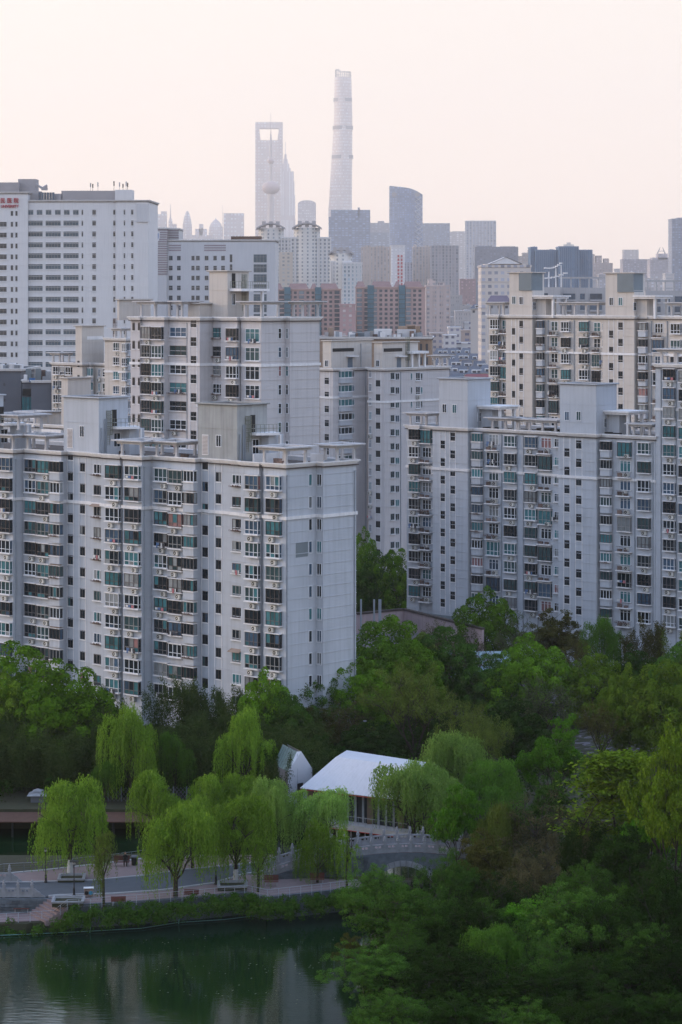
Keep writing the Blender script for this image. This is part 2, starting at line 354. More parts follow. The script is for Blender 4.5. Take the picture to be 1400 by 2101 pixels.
class Bldg:
    def __init__(s, name, label, cat, px, D, y=0.0, deg=42, group=None, seed=1):
        s.c, s.s = math.cos(math.radians(deg)), math.sin(math.radians(deg)); s.r = random.Random(seed)
        X = (px - 700) / FOC * D
        s.Ox, s.Oy = X - s.s * y, D - s.c * y          # local origin so that (0, y) shows at px, depth D
        s.root = thing(name, label, cat, (s.Ox, s.Oy, 0), -math.radians(deg), group)
        s.split = False
    def P(s, x, y): return (s.Ox + s.c * x + s.s * y, s.Oy - s.s * x + s.c * y)
    def X(s, px, y):
        u = (px - 700) / FOC; return (u * (s.Oy + s.c * y) - s.Ox - s.s * y) / (s.c + u * s.s)
    def Y(s, px, x):
        u = (px - 700) / FOC; return (u * (s.Oy - s.s * x) - s.Ox - s.c * x) / (s.s - u * s.c)
    def Z(s, py, x, y): return CH - (py - HY) / FOC * s.P(x, y)[1]
    def add(s, name, mb, mats, **kw): return part(name, mb.mesh(name, mats) if isinstance(mb, MB) else mb, s.root, **kw)
    def walls(s, poly, z0, zr, joints=1.45, wallmat=None, cornice=.42, belts=(), roof_drop=.5, belt_h=.42, mats=None):
        wm = wallmat or WALL; mb = MB(); core = offset(poly, -.05); z = z0; k = 0
        while z < zr - .01:
            z2 = min(zr, z + joints); z3 = z2 - .07 if z2 < zr else z2
            mb.prism(poly, z, z3, caps=False)
            if z2 < zr: mb.prism(core, z3, z2, caps=False); mb.ring(poly, core, z3 - .001, z3); mb.ring(poly, core, z2, z2 + .001)
            z = z2
        s.add("wall", mb, [wm])
        mb = MB(); mb.ring(offset(poly, cornice), offset(poly, -.25), zr - .05, zr + .12); mb.ring(offset(poly, cornice * .65), offset(poly, -.1), zr - .25, zr - .051)
        mb.ring(offset(poly, cornice * .3), offset(poly, -.02), zr - .42, zr - .251)
        s.add("cornice", mb, [TRIM])
        for b in belts:
            mb = MB(); mb.ring(offset(poly, .16), offset(poly, -.02), b - .5, b - .5 + belt_h); s.add("string_course", mb, [TRIM])
        mb = MB(); mb.prism(offset(poly, -.26), zr - roof_drop - .1, zr - roof_drop); s.add("roof", mb, [ROOF])
    def window(s, kind, x, y, z, w, h, rz=0.0, name=None, fr=None, gl=None):
        r = s.r
        if fr is None: fr = r.choice([FRD, FRD, FRD, FRB, FRB, FRG, FRG, FRW, FRW])
        if kind == 'stair': fr, gl = FRG, (0 if gl is None else gl)
        if gl is None: gl = r.choices(range(6), GW)[0]
        me, pm, single = win_meshes(kind, w, h, fr, gl)
        o = part({'bay': 'bay_window', 'corner': 'bay_window', 'balcony': 'balcony'}.get(kind, 'window'), me, s.root, (x, y, z), rz)
        if s.split and kind != 'slit':
            for i_, q in enumerate(single):
                if r.random() < .3: q = win_meshes(kind, w, h, fr, r.choices(range(6), GW)[0])[2][i_]
                part("pane", q, o)
        else: part("pane", pm, o)
        return o
    def col(s, kind, p0, p1, plane, py0, h, n, face='F', fl=2.9, ac=0.0, rack=0.0, awn=0.0, zlo=3.0, fr=None, gl=None, skip=()):
        if face == 'F':
            pp = plane - {'bay': .55, 'corner': .7}.get(kind, 0)
            xa, xb = s.X(p0, pp), s.X(p1, pp); x, y, w, rz = (xa + xb) / 2, plane, xb - xa, 0
            z = s.Z(py0, x, pp) - h
        else:
            ya, yb = s.Y(p0, plane), s.Y(p1, plane); x, y, w, rz = plane, (ya + yb) / 2, yb - ya, math.pi / 2
            z = s.Z(py0, x, y) - h
        r = s.r
        for i in range(n):
            zz = z - fl * i
            if zz < zlo: break
            if i in skip: continue
            k2, hh, dz = kind, h, 0
            if kind == 'balcony' and r.random() < .22: k2 = 'bay'; hh = h + .5; dz = -.5
            s.window(k2, x, y, zz + dz, w, hh, rz, fr=fr, gl=gl)
            def put(nm, me, lx, ly, lz):
                if rz: X_, Y_ = x - ly, y + lx
                else: X_, Y_ = x + lx, y + ly
                part(nm, me, s.root, (X_, Y_, lz), rz)
            if r.random() < ac:
                put("air_conditioner", ac_mesh(), r.choice([-.35, 0, .3]) * (w / 2), -.05, zz - .95 if kind != 'balcony' else zz - .7)
                if kind == 'balcony' and r.random() < .4: put("air_conditioner", ac_mesh(), w * .28, -.35, zz - .72)
            if r.random() < rack: put("flower_rack", rack_mesh(w * 1.1), 0, 0 if kind in ('flat',) else -.5, zz - .25)
            if kind in ('bay', 'balcony', 'flat') and not rz and r.random() < .13: put("laundry", laundry_mesh(r.randrange(5)), r.uniform(-.2, .2), -.75 if kind == 'bay' else (-1.0 if kind == 'balcony' else -.35), zz - .15 if kind != 'balcony' else zz)
            if r.random() < awn: put("awning", awning_mesh(w * 1.1), -.1, 0, zz + h + .05)
    def lines(s, pxs, plane, z0, z1, w=.1, m=None):
        mb = MB()
        for p in pxs:
            x = s.X(p, plane); mb.box(x - w / 2, x + w / 2, plane - .05, plane + .01, z0, z1)
        s.add("pilaster_strip", mb, [m or TRIM])
    def pipe(s, px, plane, z0, z1, face='F'):
        mb = MB(); x, y = (s.X(px, plane), plane - .1) if face == 'F' else (plane + .1, s.Y(px, plane))
        mb.tube((x, y, z0), (x, y, z1), .075, k=6)
        for i in range(int((z1 - z0) / 2.9)):
            z = z0 + 1.2 + 2.9 * i; mb.box(x - .12, x + .12, y - .02, y + .1, z, z + .08)
        mb.tube((x, y, z1), (x, y, z1 + .18), .13, .13, k=6)
        s.add("drainpipe", mb, [PIPE])
    def pergola(s, x0, x1, y0, y1, z, h=2.1, nx=2, ny=2, back=True, bh=.4):
        o = bpy.data.objects.new("roof_pergola", None); link(o, s.root)
        c = MB(); t = .16; h *= .8
        pts = [(x0 + (x1 - x0) * i / (nx - 1), y0) for i in range(nx)] + [(x1, y0 + (y1 - y0) * j / (ny - 1)) for j in range(1, ny)]
        if back: pts.append((x0, y1))
        for x, y in pts:
            q = MB(); q.box(x - t, x + t, y - t, y + t, z, z + h); q.box(x - t - .06, x + t + .06, y - t - .06, y + t + .06, z, z + .15)
            part("column", q.mesh("column", [PERG]), o)
        a = [(x0 - .1, y0 - .1), (x1 + .1, y0 - .1), (x1 + .1, y1 + .1), (x0 - .1, y1 + .1)]
        c.ring(a, offset(a, -.5), z + h + .15, z + h + .15 + bh * .55); b = offset(a, .2)
        c.ring(b, offset(b, -.8), z + h + .151 + bh * .55, z + h + .15 + bh); d = offset(a, -.08); c.ring(d, offset(d, -.35), z + h, z + h + .149)
        part("beam", c.mesh("beam", [PERG]), o)
    def penthouse(s, x0, x1, y0, y1, z0, z1, wm=None, grooves=(2.4, 4.8)):
        poly = [(x0, y0), (x1, y0), (x1, y1), (x0, y1)]; core = offset(poly, -.04); mb = MB(); zs = [z0] + [z0 + g for g in grooves if z0 + g < z1 - .5] + [z1]
        for a, b in zip(zs[:-1], zs[1:]):
            mb.prism(poly, a, b - .06 if b < z1 else b, caps=(b >= z1)); 
            if b < z1: mb.prism(core, b - .06, b, caps=False); mb.ring(poly, core, b, b + .002)
        s.add("lift_housing", mb, [wm or WALL])
        mb = MB(); mb.ring(offset(poly, .03), offset(poly, -.3), z1, z1 + .22); s.add("housing_parapet", mb, [wm or WALL])
        mb = MB(); mb.prism(offset(poly, -.31), z1 + .01, z1 + .05); s.add("housing_roof", mb, [ROOF])
    def box(s, name, x0, x1, y0, y1, z0, z1, m): return s.add(name, MB().box(x0, x1, y0, y1, z0, z1), [m])
    def cage_ladder(s, x, y, z0, z1, m=None):
        mb = MB()
        for dx in (-.25, .25): mb.box(x - .02, x + .02, y + dx - .02, y + dx + .02, z0, z1)
        z = z0 + .2
        while z < z1: mb.box(x - .02, x + .02, y - .25, y + .25, z, z + .03); z += .3
        z = z0 + 1.5
        while z < z1:
            for k in range(6):
                a, b = math.pi * k / 6 - 1.57, math.pi * (k + 1) / 6 - 1.57
                mb.tube((x + .7 * math.cos(a), y + .38 * math.sin(a), z), (x + .7 * math.cos(b), y + .38 * math.sin(b), z), .03, k=4, cap=False)
            z += .55
        for k in range(7):
            a = math.pi * k / 6 - 1.57; mb.tube((x + .7 * math.cos(a), y + .38 * math.sin(a), z0 + 1.5), (x + .7 * math.cos(a), y + .38 * math.sin(a), z1), .025, k=4, cap=False)
        s.add("cage_ladder", mb, [m or LADDER])
    def rail(s, pts, z, h=1.0, m=None, step=.5):
        mb = MB()
        for a, b in zip(pts[:-1], pts[1:]):
            L = math.dist(a, b); n = max(1, int(L / step))
            for zz in (z + h, z + h * .5): mb.tube((*a, zz), (*b, zz), .03, k=4)
            for i in range(n + 1):
                x, y = a[0] + (b[0] - a[0]) * i / n, a[1] + (b[1] - a[1]) * i / n; mb.box(x - .02, x + .02, y - .02, y + .02, z, z + h)
        s.add("railing", mb, [m or LADDER])
LADDER = mat("galvanised_ladder", (0.20, 0.21, 0.16), 0.6, 0.15, 1)
# ------------------------------------------------------------ apartment slabs
def front_poly(b, segs, xl, yend):
    """segs: (plane, px of the right edge, plane on which that edge is measured); returns CCW footprint without right end"""
    pts = []; x = xl
    for i, (pl, pr, rp) in enumerate(segs):
        x2 = b.X(pr, rp); pts += [(x, pl), (x2, pl)]; x = x2
    return pts

# A: the near slab on the left
b = Bldg("apartment_building", "nearest grey slab at left with blank pale end wall and stepped front", "apartment building", 587, 312.5, -.9, seed=11)
A = b; b.split = True
xC = b.X(587, -.9); y1 = b.Y(649, xC); x2 = xC + 1.25; y2 = b.Y(731, x2)
segs = [(-4.9, 27, -4.9), (-3.0, 126, -3.0), (-2.0, 187, -2.4), (-2.4, 213, -2.4), (-2.9, 246, -2.9), (-2.3, 252, -2.9), (-2.9, 291, -2.9),
        (-1.0, 401, -1.0), (0, 474, -.4), (-.4, 500, -.4), (-.9, 532, -.9), (-.3, 541, -.9), (-.9, 587, -.9)]
P_ = front_poly(b, segs, -75, 0)
P_ += [(xC, y1), (x2, y1), (x2, y2), (-75, y2)]
zA = b.Z(953, xC, -.9); beltA = b.Z(1068, xC, -.9) + .55
b.walls(P_, 0, zA, belts=[beltA])
def unitA(q, off, ext=True):
    # q: dict of pixel columns for one stair unit
    for k, (a, c) in enumerate(q['L']):
        kind = 'bay' if k < 2 else 'corner'
        b.col(kind, a, c, -1.0 - off, q['yL'][k], 1.75 if kind == 'bay' else 1.45, 11, ac=.7 if k < 2 else 0, rack=.25 if k == 2 else 0, awn=.1 if k == 2 else 0)
    b.col('stair', *q['S1'], -off, q['yS1'], 1.25, 12); b.col('stair', *q['S2'], -off, q['yS2'], 1.25, 12)
    b.lines(q['lines'], -off, 1, zA - .5)
    b.col('flat', *q['W1'], -.4 - off, q['yW1'], 1.35, 11, rack=.45, awn=.15)
    b.col('bay', *q['W2'], -.9 - off, q['yW2'], 1.8, 11, ac=.75)
    b.col('bay', *q['W3'], -.9 - off, q['yW3'], 1.8, 11, ac=.75)
    b.pipe(q['pipe'], -.35 - off, 1, zA - 1)
unitA(dict(L=[(316, 342.5), (345, 372.5), (376, 397)], yL=(961, 965, 966), S1=(416, 427), yS1=944, S2=(443.5, 454), yS2=969, lines=(414.5, 428.3, 441, 456),
           W1=(477, 499), yW1=974, W2=(502, 529), yW2=976, W3=(545, 573), yW3=977, pipe=535), 0)
unitA(dict(L=[(50, 73), (75.5, 100), (102, 122)], yL=(942.5, 945, 947), S1=(140, 150), yS1=925, S2=(165, 175), yS2=949, lines=(138, 151, 162.7, 175.7),
           W1=(193, 212), yW1=952, W2=(215, 243), yW2=954.5, W3=(255, 283.5), yW3=956, pipe=248), 2.0)
b.col('bay', -6, 19.5, -4.9, 939, 1.8, 11, ac=.75)
b.col('slit', 632.8, 640.5, xC, 972, 1.65, 10, face='R'); b.col('slit', 650.5, 661, y1, 972, 1.65, 10)
b.pipe(588.5, xC, 1, zA - 1.5, face='R'); b.pipe(727, x2, 1, zA - 1.5, face='R'); b.pipe(295, b.X(291, -2.9), 1, zA - 1.5, face='R'); b.pipe(31, b.X(27, -4.9), 1, zA - 1.5, face='R')
patch = MB(); patch.box(xC - .01, xC + .012, b.Y(607, xC), b.Y(632, xC), b.Z(1143, xC, 2) , b.Z(1112, xC, 2)); b.add("repainted_patch", patch, [TANK])
zr = zA + .1
def houseA(off, pL, pR, pE, pytop, fwin, lou, wall):
    x0, x1 = b.X(pL, -off), b.X(pR, -off); y0 = -off; ye = b.Y(pE, x1); zt = b.Z(pytop, x1, y0)
    b.penthouse(x0, x1, y0 - .02, ye, zA - .45, zt, wm=wall, grooves=(4.6,))
    xw = b.X(fwin[0], y0); b.window('slit', xw, y0, b.Z(fwin[1] , xw, y0), 1.0, 1.6, gl=0)
    xl_ = b.X(lou, y0); m_ = MB(); z0 = zr + .5; m_.box(xl_ - .6, xl_ + .6, y0 - .08, y0 + .02, z0 - .1, z0 + 2.6, 1)
    for i in range(14): m_.box(xl_ - .5, xl_ + .5, y0 - .12, y0 - .081, z0 + .02 + i * .18, z0 + .14 + i * .18, 0)
    b.add("louvred_vent", m_, [CLOTH2, TRIM])
    # side: upper door, ladder, balcony on bracket, lower door
    W = ye - y0; yd = y0 + W * .52; zb = zr + 3.5
    m_ = MB(); m_.box(x1, x1 + .03, yd - .45, yd + .45, zb, zb + 2.3); b.add("access_door", m_, [BLACK])
    m_ = MB(); m_.prism([(x1, yd - .6), (x1 + 1.2, yd - .6)] + [(x1 + 1.2 + 1.6 * math.sin(t * .39), yd - .6 + 3.9 * (t / 4)) for t in range(1, 4)] + [(x1, yd + 3.9)], zb - .35, zb - .02)
    b.add("roof_balcony", m_, [TRIM])
    b.rail([(x1 + .1, yd - .5), (x1 + 1.1, yd - .5), (x1 + 1.7, yd + .5), (x1 + 2.2, yd + 1.6), (x1 + 2.2, yd + 3.0)], zb - .02, 1.1)
    b.cage_ladder(x1 + .05, yd - 1.1, zr + .9, zb + 2.2)
    b.window('slit', x1, yd + .5, zr + .6, 1.3, 2.0, rz=math.pi / 2, gl=0)
    m_ = MB(); m_.box(x1 + 1.9, x1 + 2.2, yd + 2.9, yd + 3.2, zr - .4, zb - .351); b.add("column", m_, [TRIM])
    m_ = MB(); m_.box(x1 + .01, x1 + 1.4, yd + 1.6, yd + 4.4, zr - .5, zb - .36); b.add("stair_room", m_, [WALL])
    for q, h in ((.07, 3.4), (.18, 4.6), (.23, 4.6)):
        m_ = MB(); yy = y0 + W * q; m_.tube((x1 + .15, yy, zr - .4), (x1 + .15, yy, zr + h), .09, k=6); b.add("vent_pipe", m_, [PIPE])
CLOTH2 = mat("louvre_grey", (0.36, 0.33, 0.33), 0.8, 0.1, 1)
houseA(0, 406.5, 487, 548, 832, (449, 917), 422, CONC)
houseA(2, 131, 203, 263, 818, (168.5, 897), 144.5, WALL)
houseA(4, -100, -2, 7, 812, (-50, 900), -80, WALL)
b.pergola(xC - 3.9, xC - .1, -.8, 2.9, zr, 2.0); b.pergola(x2 - 2.2, x2 - .1, y2 - 3.6, y2 - .3, zr, 2.0, back=True)
xq = b.X(291, -2.9); b.pergola(xq - 3.9, xq - .1, -2.8, 1.0, zr, 1.9); b.pergola(xq + .8, xq + 4.6, -.8, 2.6, zr, 1.9)
xq = b.X(27, -4.9); b.pergola(xq - 3.9, xq - .1, -4.8, -1.0, zr, 1.9); b.pergola(xq + .8, xq + 4.6, -2.8, .8, zr, 1.9)
b.pergola(xq - 7, xq - .8, -3.2, 1, zr + 2.6, 2.0)
for (a, c, d, f, h) in ((xC - 14, xC - 8.5, 6.2, 6.5, .5), (xC - 8, xC - 7.7, 1.2, 7, .6), (xC - 22, xC - 17, 5, 5.3, .6), (xC - 4, x2 - 3, y2 - 3.2, y2 - 2.9, .55)):
    b.box("roof_kerb", a, c, d, f, zA - .45, zA + .3 + h, TRIM)
for k in range(9):
    x = xC - 2 - R.random() * 34; y = 1.5 + R.random() * 5; b.box("roof_clutter", x, x + R.uniform(.6, 1.6), y, y + R.uniform(.4, 1.2), zA - .45, zA + R.uniform(.1, .5), CLUT)
sd = MB(); sd.tube((0, 0, 0), (0, 0, 1.2), .04); 
for i in range(5): sd.tube((0, 0, 1.2 + .04 * i), (0, 0, 1.24 + .04 * i), .18 - .02 * i, .2 - .03 * i, k=10)
o = b.add("satellite_dish", sd, [TRIM], loc=(x2 - 4.6, y1 + 1.2, zA - .3))

# K: further slab, only its roof structures show between A and C
b = Bldg("apartment_building", "apartment block whose roof house just shows between near slab and tall left slab", "apartment building", 187, 402, 0, seed=12)
zK = 36.2; x1 = b.X(187.5, 4); P_ = [(-60, 0), (4.5, 0), (4.5, 11), (-60, 11)]
b.walls(P_, 0, zK)
xr = b.X(139, 0.5)
b.penthouse(b.X(126, .5), xr, .5, b.Y(187, xr), zK - .5, b.Z(777, xr, .5), wm=WALLW)
xa = b.X(75, 1.2); b.pergola(b.X(42, -.2), b.X(68, -.2), 0.2, 3, b.Z(868, xa, 0), 1.8, nx=3)
b.penthouse(b.X(73, 1.2), b.X(82, 1.2), 1.2, 6.5, zK - .5, b.Z(847, xa, 1.2), wm=WALLW)
for dz in (0, -1.0): 
    m_ = MB(); m_.box(b.X(43, -.3), b.X(72, -.3), -.6, 2.8, b.Z(872, xa, 0) + dz - .3, b.Z(872, xa, 0) + dz); b.add("roof_ledge", m_, [TRIM])
b.box("roof_ledge", b.X(88, -.3), b.X(128, -.3), -.6, 2.4, b.Z(884, xa, 0), b.Z(878, xa, 0), TRIM)

# B / E: slabs with projecting stair tower, hexagonal bays and open balconies
def unitB(b, q, off, zr, n, fl=2.9, zlo=5.5):
    y = off
    if 'c1' in q: b.col('bay', *q['c1'], y - .5, q['y1'], 1.75, n, fl=fl, ac=.8, zlo=zlo)
    if 'c2' in q:
        b.col('balcony', *q['c2'], y - .1, q['y2'], 1.7, n, fl=fl, ac=.6, rack=.15, zlo=zlo)
        b.col('flat', *q['c2b'], y - .1, q['y2'], 1.4, n, fl=fl, fr=FRW, zlo=zlo)
    if 'S1' in q:
        b.col('stair', *q['S1'], y - 1.2, q['yS1'], 1.3, n, fl=fl, zlo=zlo); b.col('stair', *q['S2'], y - 1.2, q['yS2'], 1.3, n, fl=fl, zlo=zlo)
        b.lines(q['lines'], y - 1.2, zlo, zr - .5)
    if 'c3' in q: b.col('corner', *q['c3'], y - .3, q['y3'], 1.35, n, fl=fl, rack=.25, zlo=zlo, fr=None)
    if 'c4' in q: b.col('balcony', *q['c4'], y, q['y4'], 1.75, n, fl=fl, ac=.7, rack=.15, zlo=zlo)
    for k in ('c5', 'c6'):
        if k in q: b.col('bay', *q[k], y, q['y' + k[1]], 1.75, n, fl=fl, ac=.7, zlo=zlo)
    if 'c7' in q:
        b.col('balcony', *q['c7'], y, q['y7'], 1.7, n, fl=fl, ac=.7, zlo=zlo); b.col('flat', *q['c7b'], y - .3, q['y7'] + 2, 1.35, n, fl=fl, fr=FRW, zlo=zlo)
    for p in q.get('pipes', ()): b.pipe(p, y, zlo - 2, zr - 1)
def houseB(b, y, pL, pR, pE, pytop, zr, wins, tank=None, wm=None):
    x0, x1 = b.X(pL, y), b.X(pR, y); ye = b.Y(pE, x1); zt = b.Z(pytop, x1, y)
    b.penthouse(x0, x1, y, ye, zr - .4, zt, wm=wm, grooves=(2.2, 5.0))
    for (p, py) in wins: xw = b.X(p, y); b.window('slit', xw, y, b.Z(py, xw, y), .95, 1.5)
    if tank:
        a, py0, py1 = tank; xt = b.X(a, y - .25)
        b.box("water_tank", xt, x1 + .02, y - .25, ye - .5, b.Z(py1, xt, y), b.Z(py0, xt, y), TANK)
    b.box("stair_room", x1 + .01, x1 + 2.2, ye - 2.4, ye + .8, zr - .4, zr + 3.1, wm or WALL)
    b.window('slit', x1 + .01, ye - 3.0, zr + 1.0, .95, 1.5, rz=math.pi / 2, gl=0)
    mb = MB(); mb.box(x1 + .02, x1 + 4.6, ye - 3.4, ye + 1.4, zr + 3.1, zr + 3.45); mb.box(x1 + .02, x1 + 4.9, ye - 3.7, ye + 1.7, zr + 3.451, zr + 3.7); b.add("canopy", mb, [TRIM])
    for dy in (-2.9, .8): b.box("column", x1 + 3.9, x1 + 4.3, ye + dy, ye + dy + .4, zr - .4, zr + 3.1, TRIM)
    b.add("vent_pipe", MB().tube((x1 + .12, y + (ye - y) * .45, zr), (x1 + .12, y + (ye - y) * .45, zr + 3.6), .08), [PIPE])

b = Bldg("apartment_building", "grey apartment slab at right whose two plain roof houses stand before the taller slab", "apartment building", 1320, 376, -.5, seed=21)
B = b; b.split = False
zB = b.Z(893, b.X(1320, 0), 0)
xr = b.X(1345, 0)
segs = [(-.5, 860, -.5), (.0, 864, 0), (-.1, 897, -.1), (-1.2, 960, -1.2), (0, 1136, 0), (-.3, 1153, -.3), (-1.2, 1224, -1.2), (0, 1345, 0)]
P_ = front_poly(b, segs, b.X(835, -.5), 0) + [(xr, 12), (b.X(835, -.5), 12)]
zB0 = b.Z(900, b.X(1345, 0), 0) + .3
b.walls(P_, 0, zB0, belts=[b.Z(982, b.X(1320, 0), 0)])
unitB(b, dict(c1=(838.6, 858.5), y1=880.5, c2=(866, 887.5), y2=882, c2b=(889, 896), S1=(905, 913.5), yS1=904, S2=(925, 934.4), yS2=888, lines=(903.8, 914.3, 923.6, 935.2),
     c3=(968, 985.5), y3=889, c4=(1002, 1026), y4=891, c5=(1034, 1056.5), y5=894, c6=(1076.5, 1099.5), y6=896.5, c7=(1109, 1134), y7=898, c7b=(1138, 1149.5), pipes=(862, 1062.5, 1075, 1030, 1105)), 0, zB0, 13)
unitB(b, dict(S1=(1159, 1169), yS1=920, S2=(1183, 1193.5), yS2=903.5, lines=(1157.3, 1170.3, 1181.8, 1195), c3=(1232, 1251), y3=905.5, c4=(1271, 1297), y4=907,
     c5=(1308, 1332), y5=908.5, pipes=(1303.6, 1341)), 0, zB0, 13)
b.col('flat', 1252.5, 1260.5, b.X(1251, -.7), 905.5, 1.35, 12, face='R', fr=FRW) if False else None
houseB(b, -1.2, 901.5, 960, 1007, 779, zB0, ((912.5, 847), (933, 848)))
houseB(b, -1.2, 1149.5, 1224, 1266, 790, zB0, ((1164, 863), (1188, 863)))
for p, n_ in ((1010, 3), (1060, 4), (1300, 2)):
    xx = b.X(p, .6); b.pergola(xx, xx + 2.4 * (n_ - 1) + .6, .8, 3.4, zB0 + .1, 1.6, nx=n_)
xx = b.X(842, .2); b.pergola(xx, xx + 3.4, .4, 3.2, zB0 + .1, 1.9)
b.box("ground_floor_shopfront", b.X(842, -.55), b.X(955, -.55), -1.35, -1.25, 0, 5.2, TANK)
for k in range(8):
    x = xr - 1 - R.random() * 34; b.box("roof_clutter", x, x + R.uniform(1, 3), 1.0, R.uniform(2, 4), zB0 - .45, zB0 + R.uniform(0, .5), BLACK)

# B2: taller neighbour cut by the right edge
b = Bldg("apartment_building", "tall grey slab cut by the right edge beside the two-house slab", "apartment building", 1320, 376, -.5, seed=22)
zB2 = b.Z(747, b.X(1355, 0), 0); xl = xr + .05
b.walls([(xl, 0), (xl + 16, 0), (xl + 16, 12), (xl, 12)], 0, zB2, belts=[b.Z(835, xl, 0)])
b.col('bay', 1360.5, 1384, 0, 757, 1.75, 15, ac=.8, zlo=5); b.col('bay', 1393, 1416, 0, 760, 1.75, 15, ac=.8, zlo=5)
b.pipe(1357.5, 0, 3, zB2 - 1); b.pipe(1388.5, 0, 3, zB2 - 1)
b.pergola(b.X(1358, .3), b.X(1420, .3), .4, 4, zB2 + .1, 2.2, nx=3)

# C: tall slab behind A
b = Bldg("apartment_building", "tall grey slab left of centre with narrow windows down its lavender end wall", "apartment building", 536, 373, -.5, seed=31)
Cb = b
xC = b.X(536, -.5); y1 = b.Y(585.5, xC); x2 = xC + 1.0; y2 = b.Y(656, x2)
segs = [(-4.6, 287, -4.6), (-4.2, 337, -4.2), (-3.2, 385, -3.4), (-3.4, 410, -3.4), (-.5, 458, -.5), (-1.0, 487, -1.0), (0, 495, -.5), (-.5, 536, -.5)]
xl = b.X(268, -4.6)
P_ = front_poly(b, segs, xl, 0) + [(xC, y1), (x2, y1), (x2, y2), (xl, y2)]
zC = b.Z(652, xC, -.5); b.walls(P_, 0, zC, belts=[b.Z(746, xC, -.5)], wallmat=WALLC)
b.col('stair', 272, 277, -4.6, 661, 1.3, 14); b.col('stair', 283.5, 287, -4.6, 661, 1.3, 14)
b.col('bay', 289.5, 307.5, -4.2, 670, 1.9, 11, ac=.6); b.col('bay', 310, 331, -4.2, 671, 1.9, 11, ac=.6)
b.col('flat', 349, 383, -3.2, 671, 1.5, 11, rack=.5, ac=.2)
b.col('stair', 392, 403, -3.4, 653.5, 1.35, 12); b.lines((390.3, 404.5), -3.4, 10, zC - .4)
b.col('flat', 437.5, 457, -.5, 672.5, 1.5, 11, rack=.5, ac=.3); b.col('bay', 463, 485, -1.0, 673.5, 1.9, 11, ac=.5)
b.col('flat', 504, 533, -.5, 674, 2.05, 11, fr=FRW)
b.col('slit', 570.5, 577.5, xC, 673, 1.65, 11, face='R'); b.col('slit', 586.5, 592.5, y1, 673, 1.65, 11)
b.pipe(384.7, -3.2, 8, zC - 1); b.pipe(492, 0, 8, zC - 1)
x1 = b.X(467, 1.5); b.penthouse(b.X(429.5, 1.5), x1, 1.5, b.Y(511, x1), zC - .5, b.Z(557, x1, 1.5), wm=WALLW)
yd = 1.5 + (b.Y(511, x1) - 1.5) * .28
b.add("access_door", MB().box(x1, x1 + .03, yd - .4, yd + .4, zC + 4.6, zC + 6.9), [BLACK]); b.window('slit', x1, yd, zC + 1.9, .8, 1.9, rz=math.pi / 2, gl=0)
b.add("roof_balcony", MB().box(x1 + .01, x1 + 2.6, yd - .9, yd + 5.5, zC + 4.1, zC + 4.5), [TRIM]); b.rail([(x1 + .1, yd - .8), (x1 + 2.5, yd - .8), (x1 + 2.5, yd + 5.3)], zC + 4.5, 1.1)
b.cage_ladder(x1 + .05, yd + 2.2, zC + 1.0, zC + 6.8); b.box("column", x1 + 2.0, x1 + 2.4, yd + 4, yd + 4.4, zC - .4, zC + 4.1, TRIM)
x1b = b.X(410, -1); b.penthouse(b.X(386, -1), x1b, -1, b.Y(466, x1b), zC - .5, b.Z(624, x1b, -1), wm=WALLW)
b.add("access_door", MB().box(x1b, x1b + .03, 6.4, 7.4, zC - .2, zC + 2.0), [DOORB])
b.pergola(xC - 3.6, xC - .1, -.3, 3.4, zC + .1, 2.4); b.pergola(x2 - 2, x2 - .1, y2 - 3.8, y2 - .3, zC + .1, 2.4)
b.pergola(b.X(290, -4.4), b.X(318, -4.4), -4.3, -1.2, zC + .1, 2.4); b.pergola(b.X(363, -2.8), b.X(372, -2.8), -2.6, 0, zC + .1, 2.4)
b.penthouse(b.X(268, -1.5), b.X(272, -1.5), -4.4, 2.5, zC - .5, b.Z(616, xl, -4.4), wm=WALLW)

# F: block further left, white glazed balconies
b = Bldg("apartment_building", "pale block with stacked white glazed balconies between the hospital and the tall left slab", "apartment building", 255, 492, 0, seed=41)
xr = b.X(258, 0); zF = b.Z(694, xr, 0)
segs = [(-1.5, 154, -1.5), (-2.2, 169, -2.2), (-.6, 186, -.6), (.3, 226, .3), (-1.2, 249, -1.2), (-1.8, 258, -1.8)]
zF2 = b.Z(747, xr, 0)
P_ = front_poly(b, segs[:4], b.X(106, -1.5), 0); xm = P_[-1][0]
b.walls(P_ + [(xm, 12), (P_[0][0], 12)], 0, zF2, wallmat=WALLW)
xe = b.X(258, -1.8); yE = b.Y(270, xe)
b.walls([(xm, -1.2), (b.X(249, -1.2), -1.2), (b.X(249, -1.2), -1.8), (xe, -1.8), (xe, yE), (xe, 12.2), (xm, 12.2)], 0, zF, wallmat=WALLW, belts=[b.Z(760, xe, 0)])
for (k, a, c, pl, py, n) in (('bay', 108.5, 119, -1.5, 752, 8), ('bay', 122.5, 132, -1.5, 752, 8), ('bay', 134, 145, -1.5, 753, 8), ('corner', 178.5, 186, -.6, 755, 7), ('flat', 202, 206, .3, 757, 7),
                        ('bay', 210, 221, .3, 757, 7), ('bay', 232, 247, -1.2, 703, 9), ('bay', 250, 257, -1.8, 705, 9)):
    b.col(k, a, c, pl, py, 1.6, n, fr=FRW, ac=.5)
b.col('corner', 260, 268, xe, 704, 1.45, 9, face='R', fr=FRW); b.col('stair', 159, 163.5, -2.2, 740, 1.3, 9)
x1 = b.X(168, -2.2); b.penthouse(b.X(155, -2.2), x1, -2.2, b.Y(213, x1), zF2 - .5, b.Z(670, x1, -2.2), wm=WALLW)
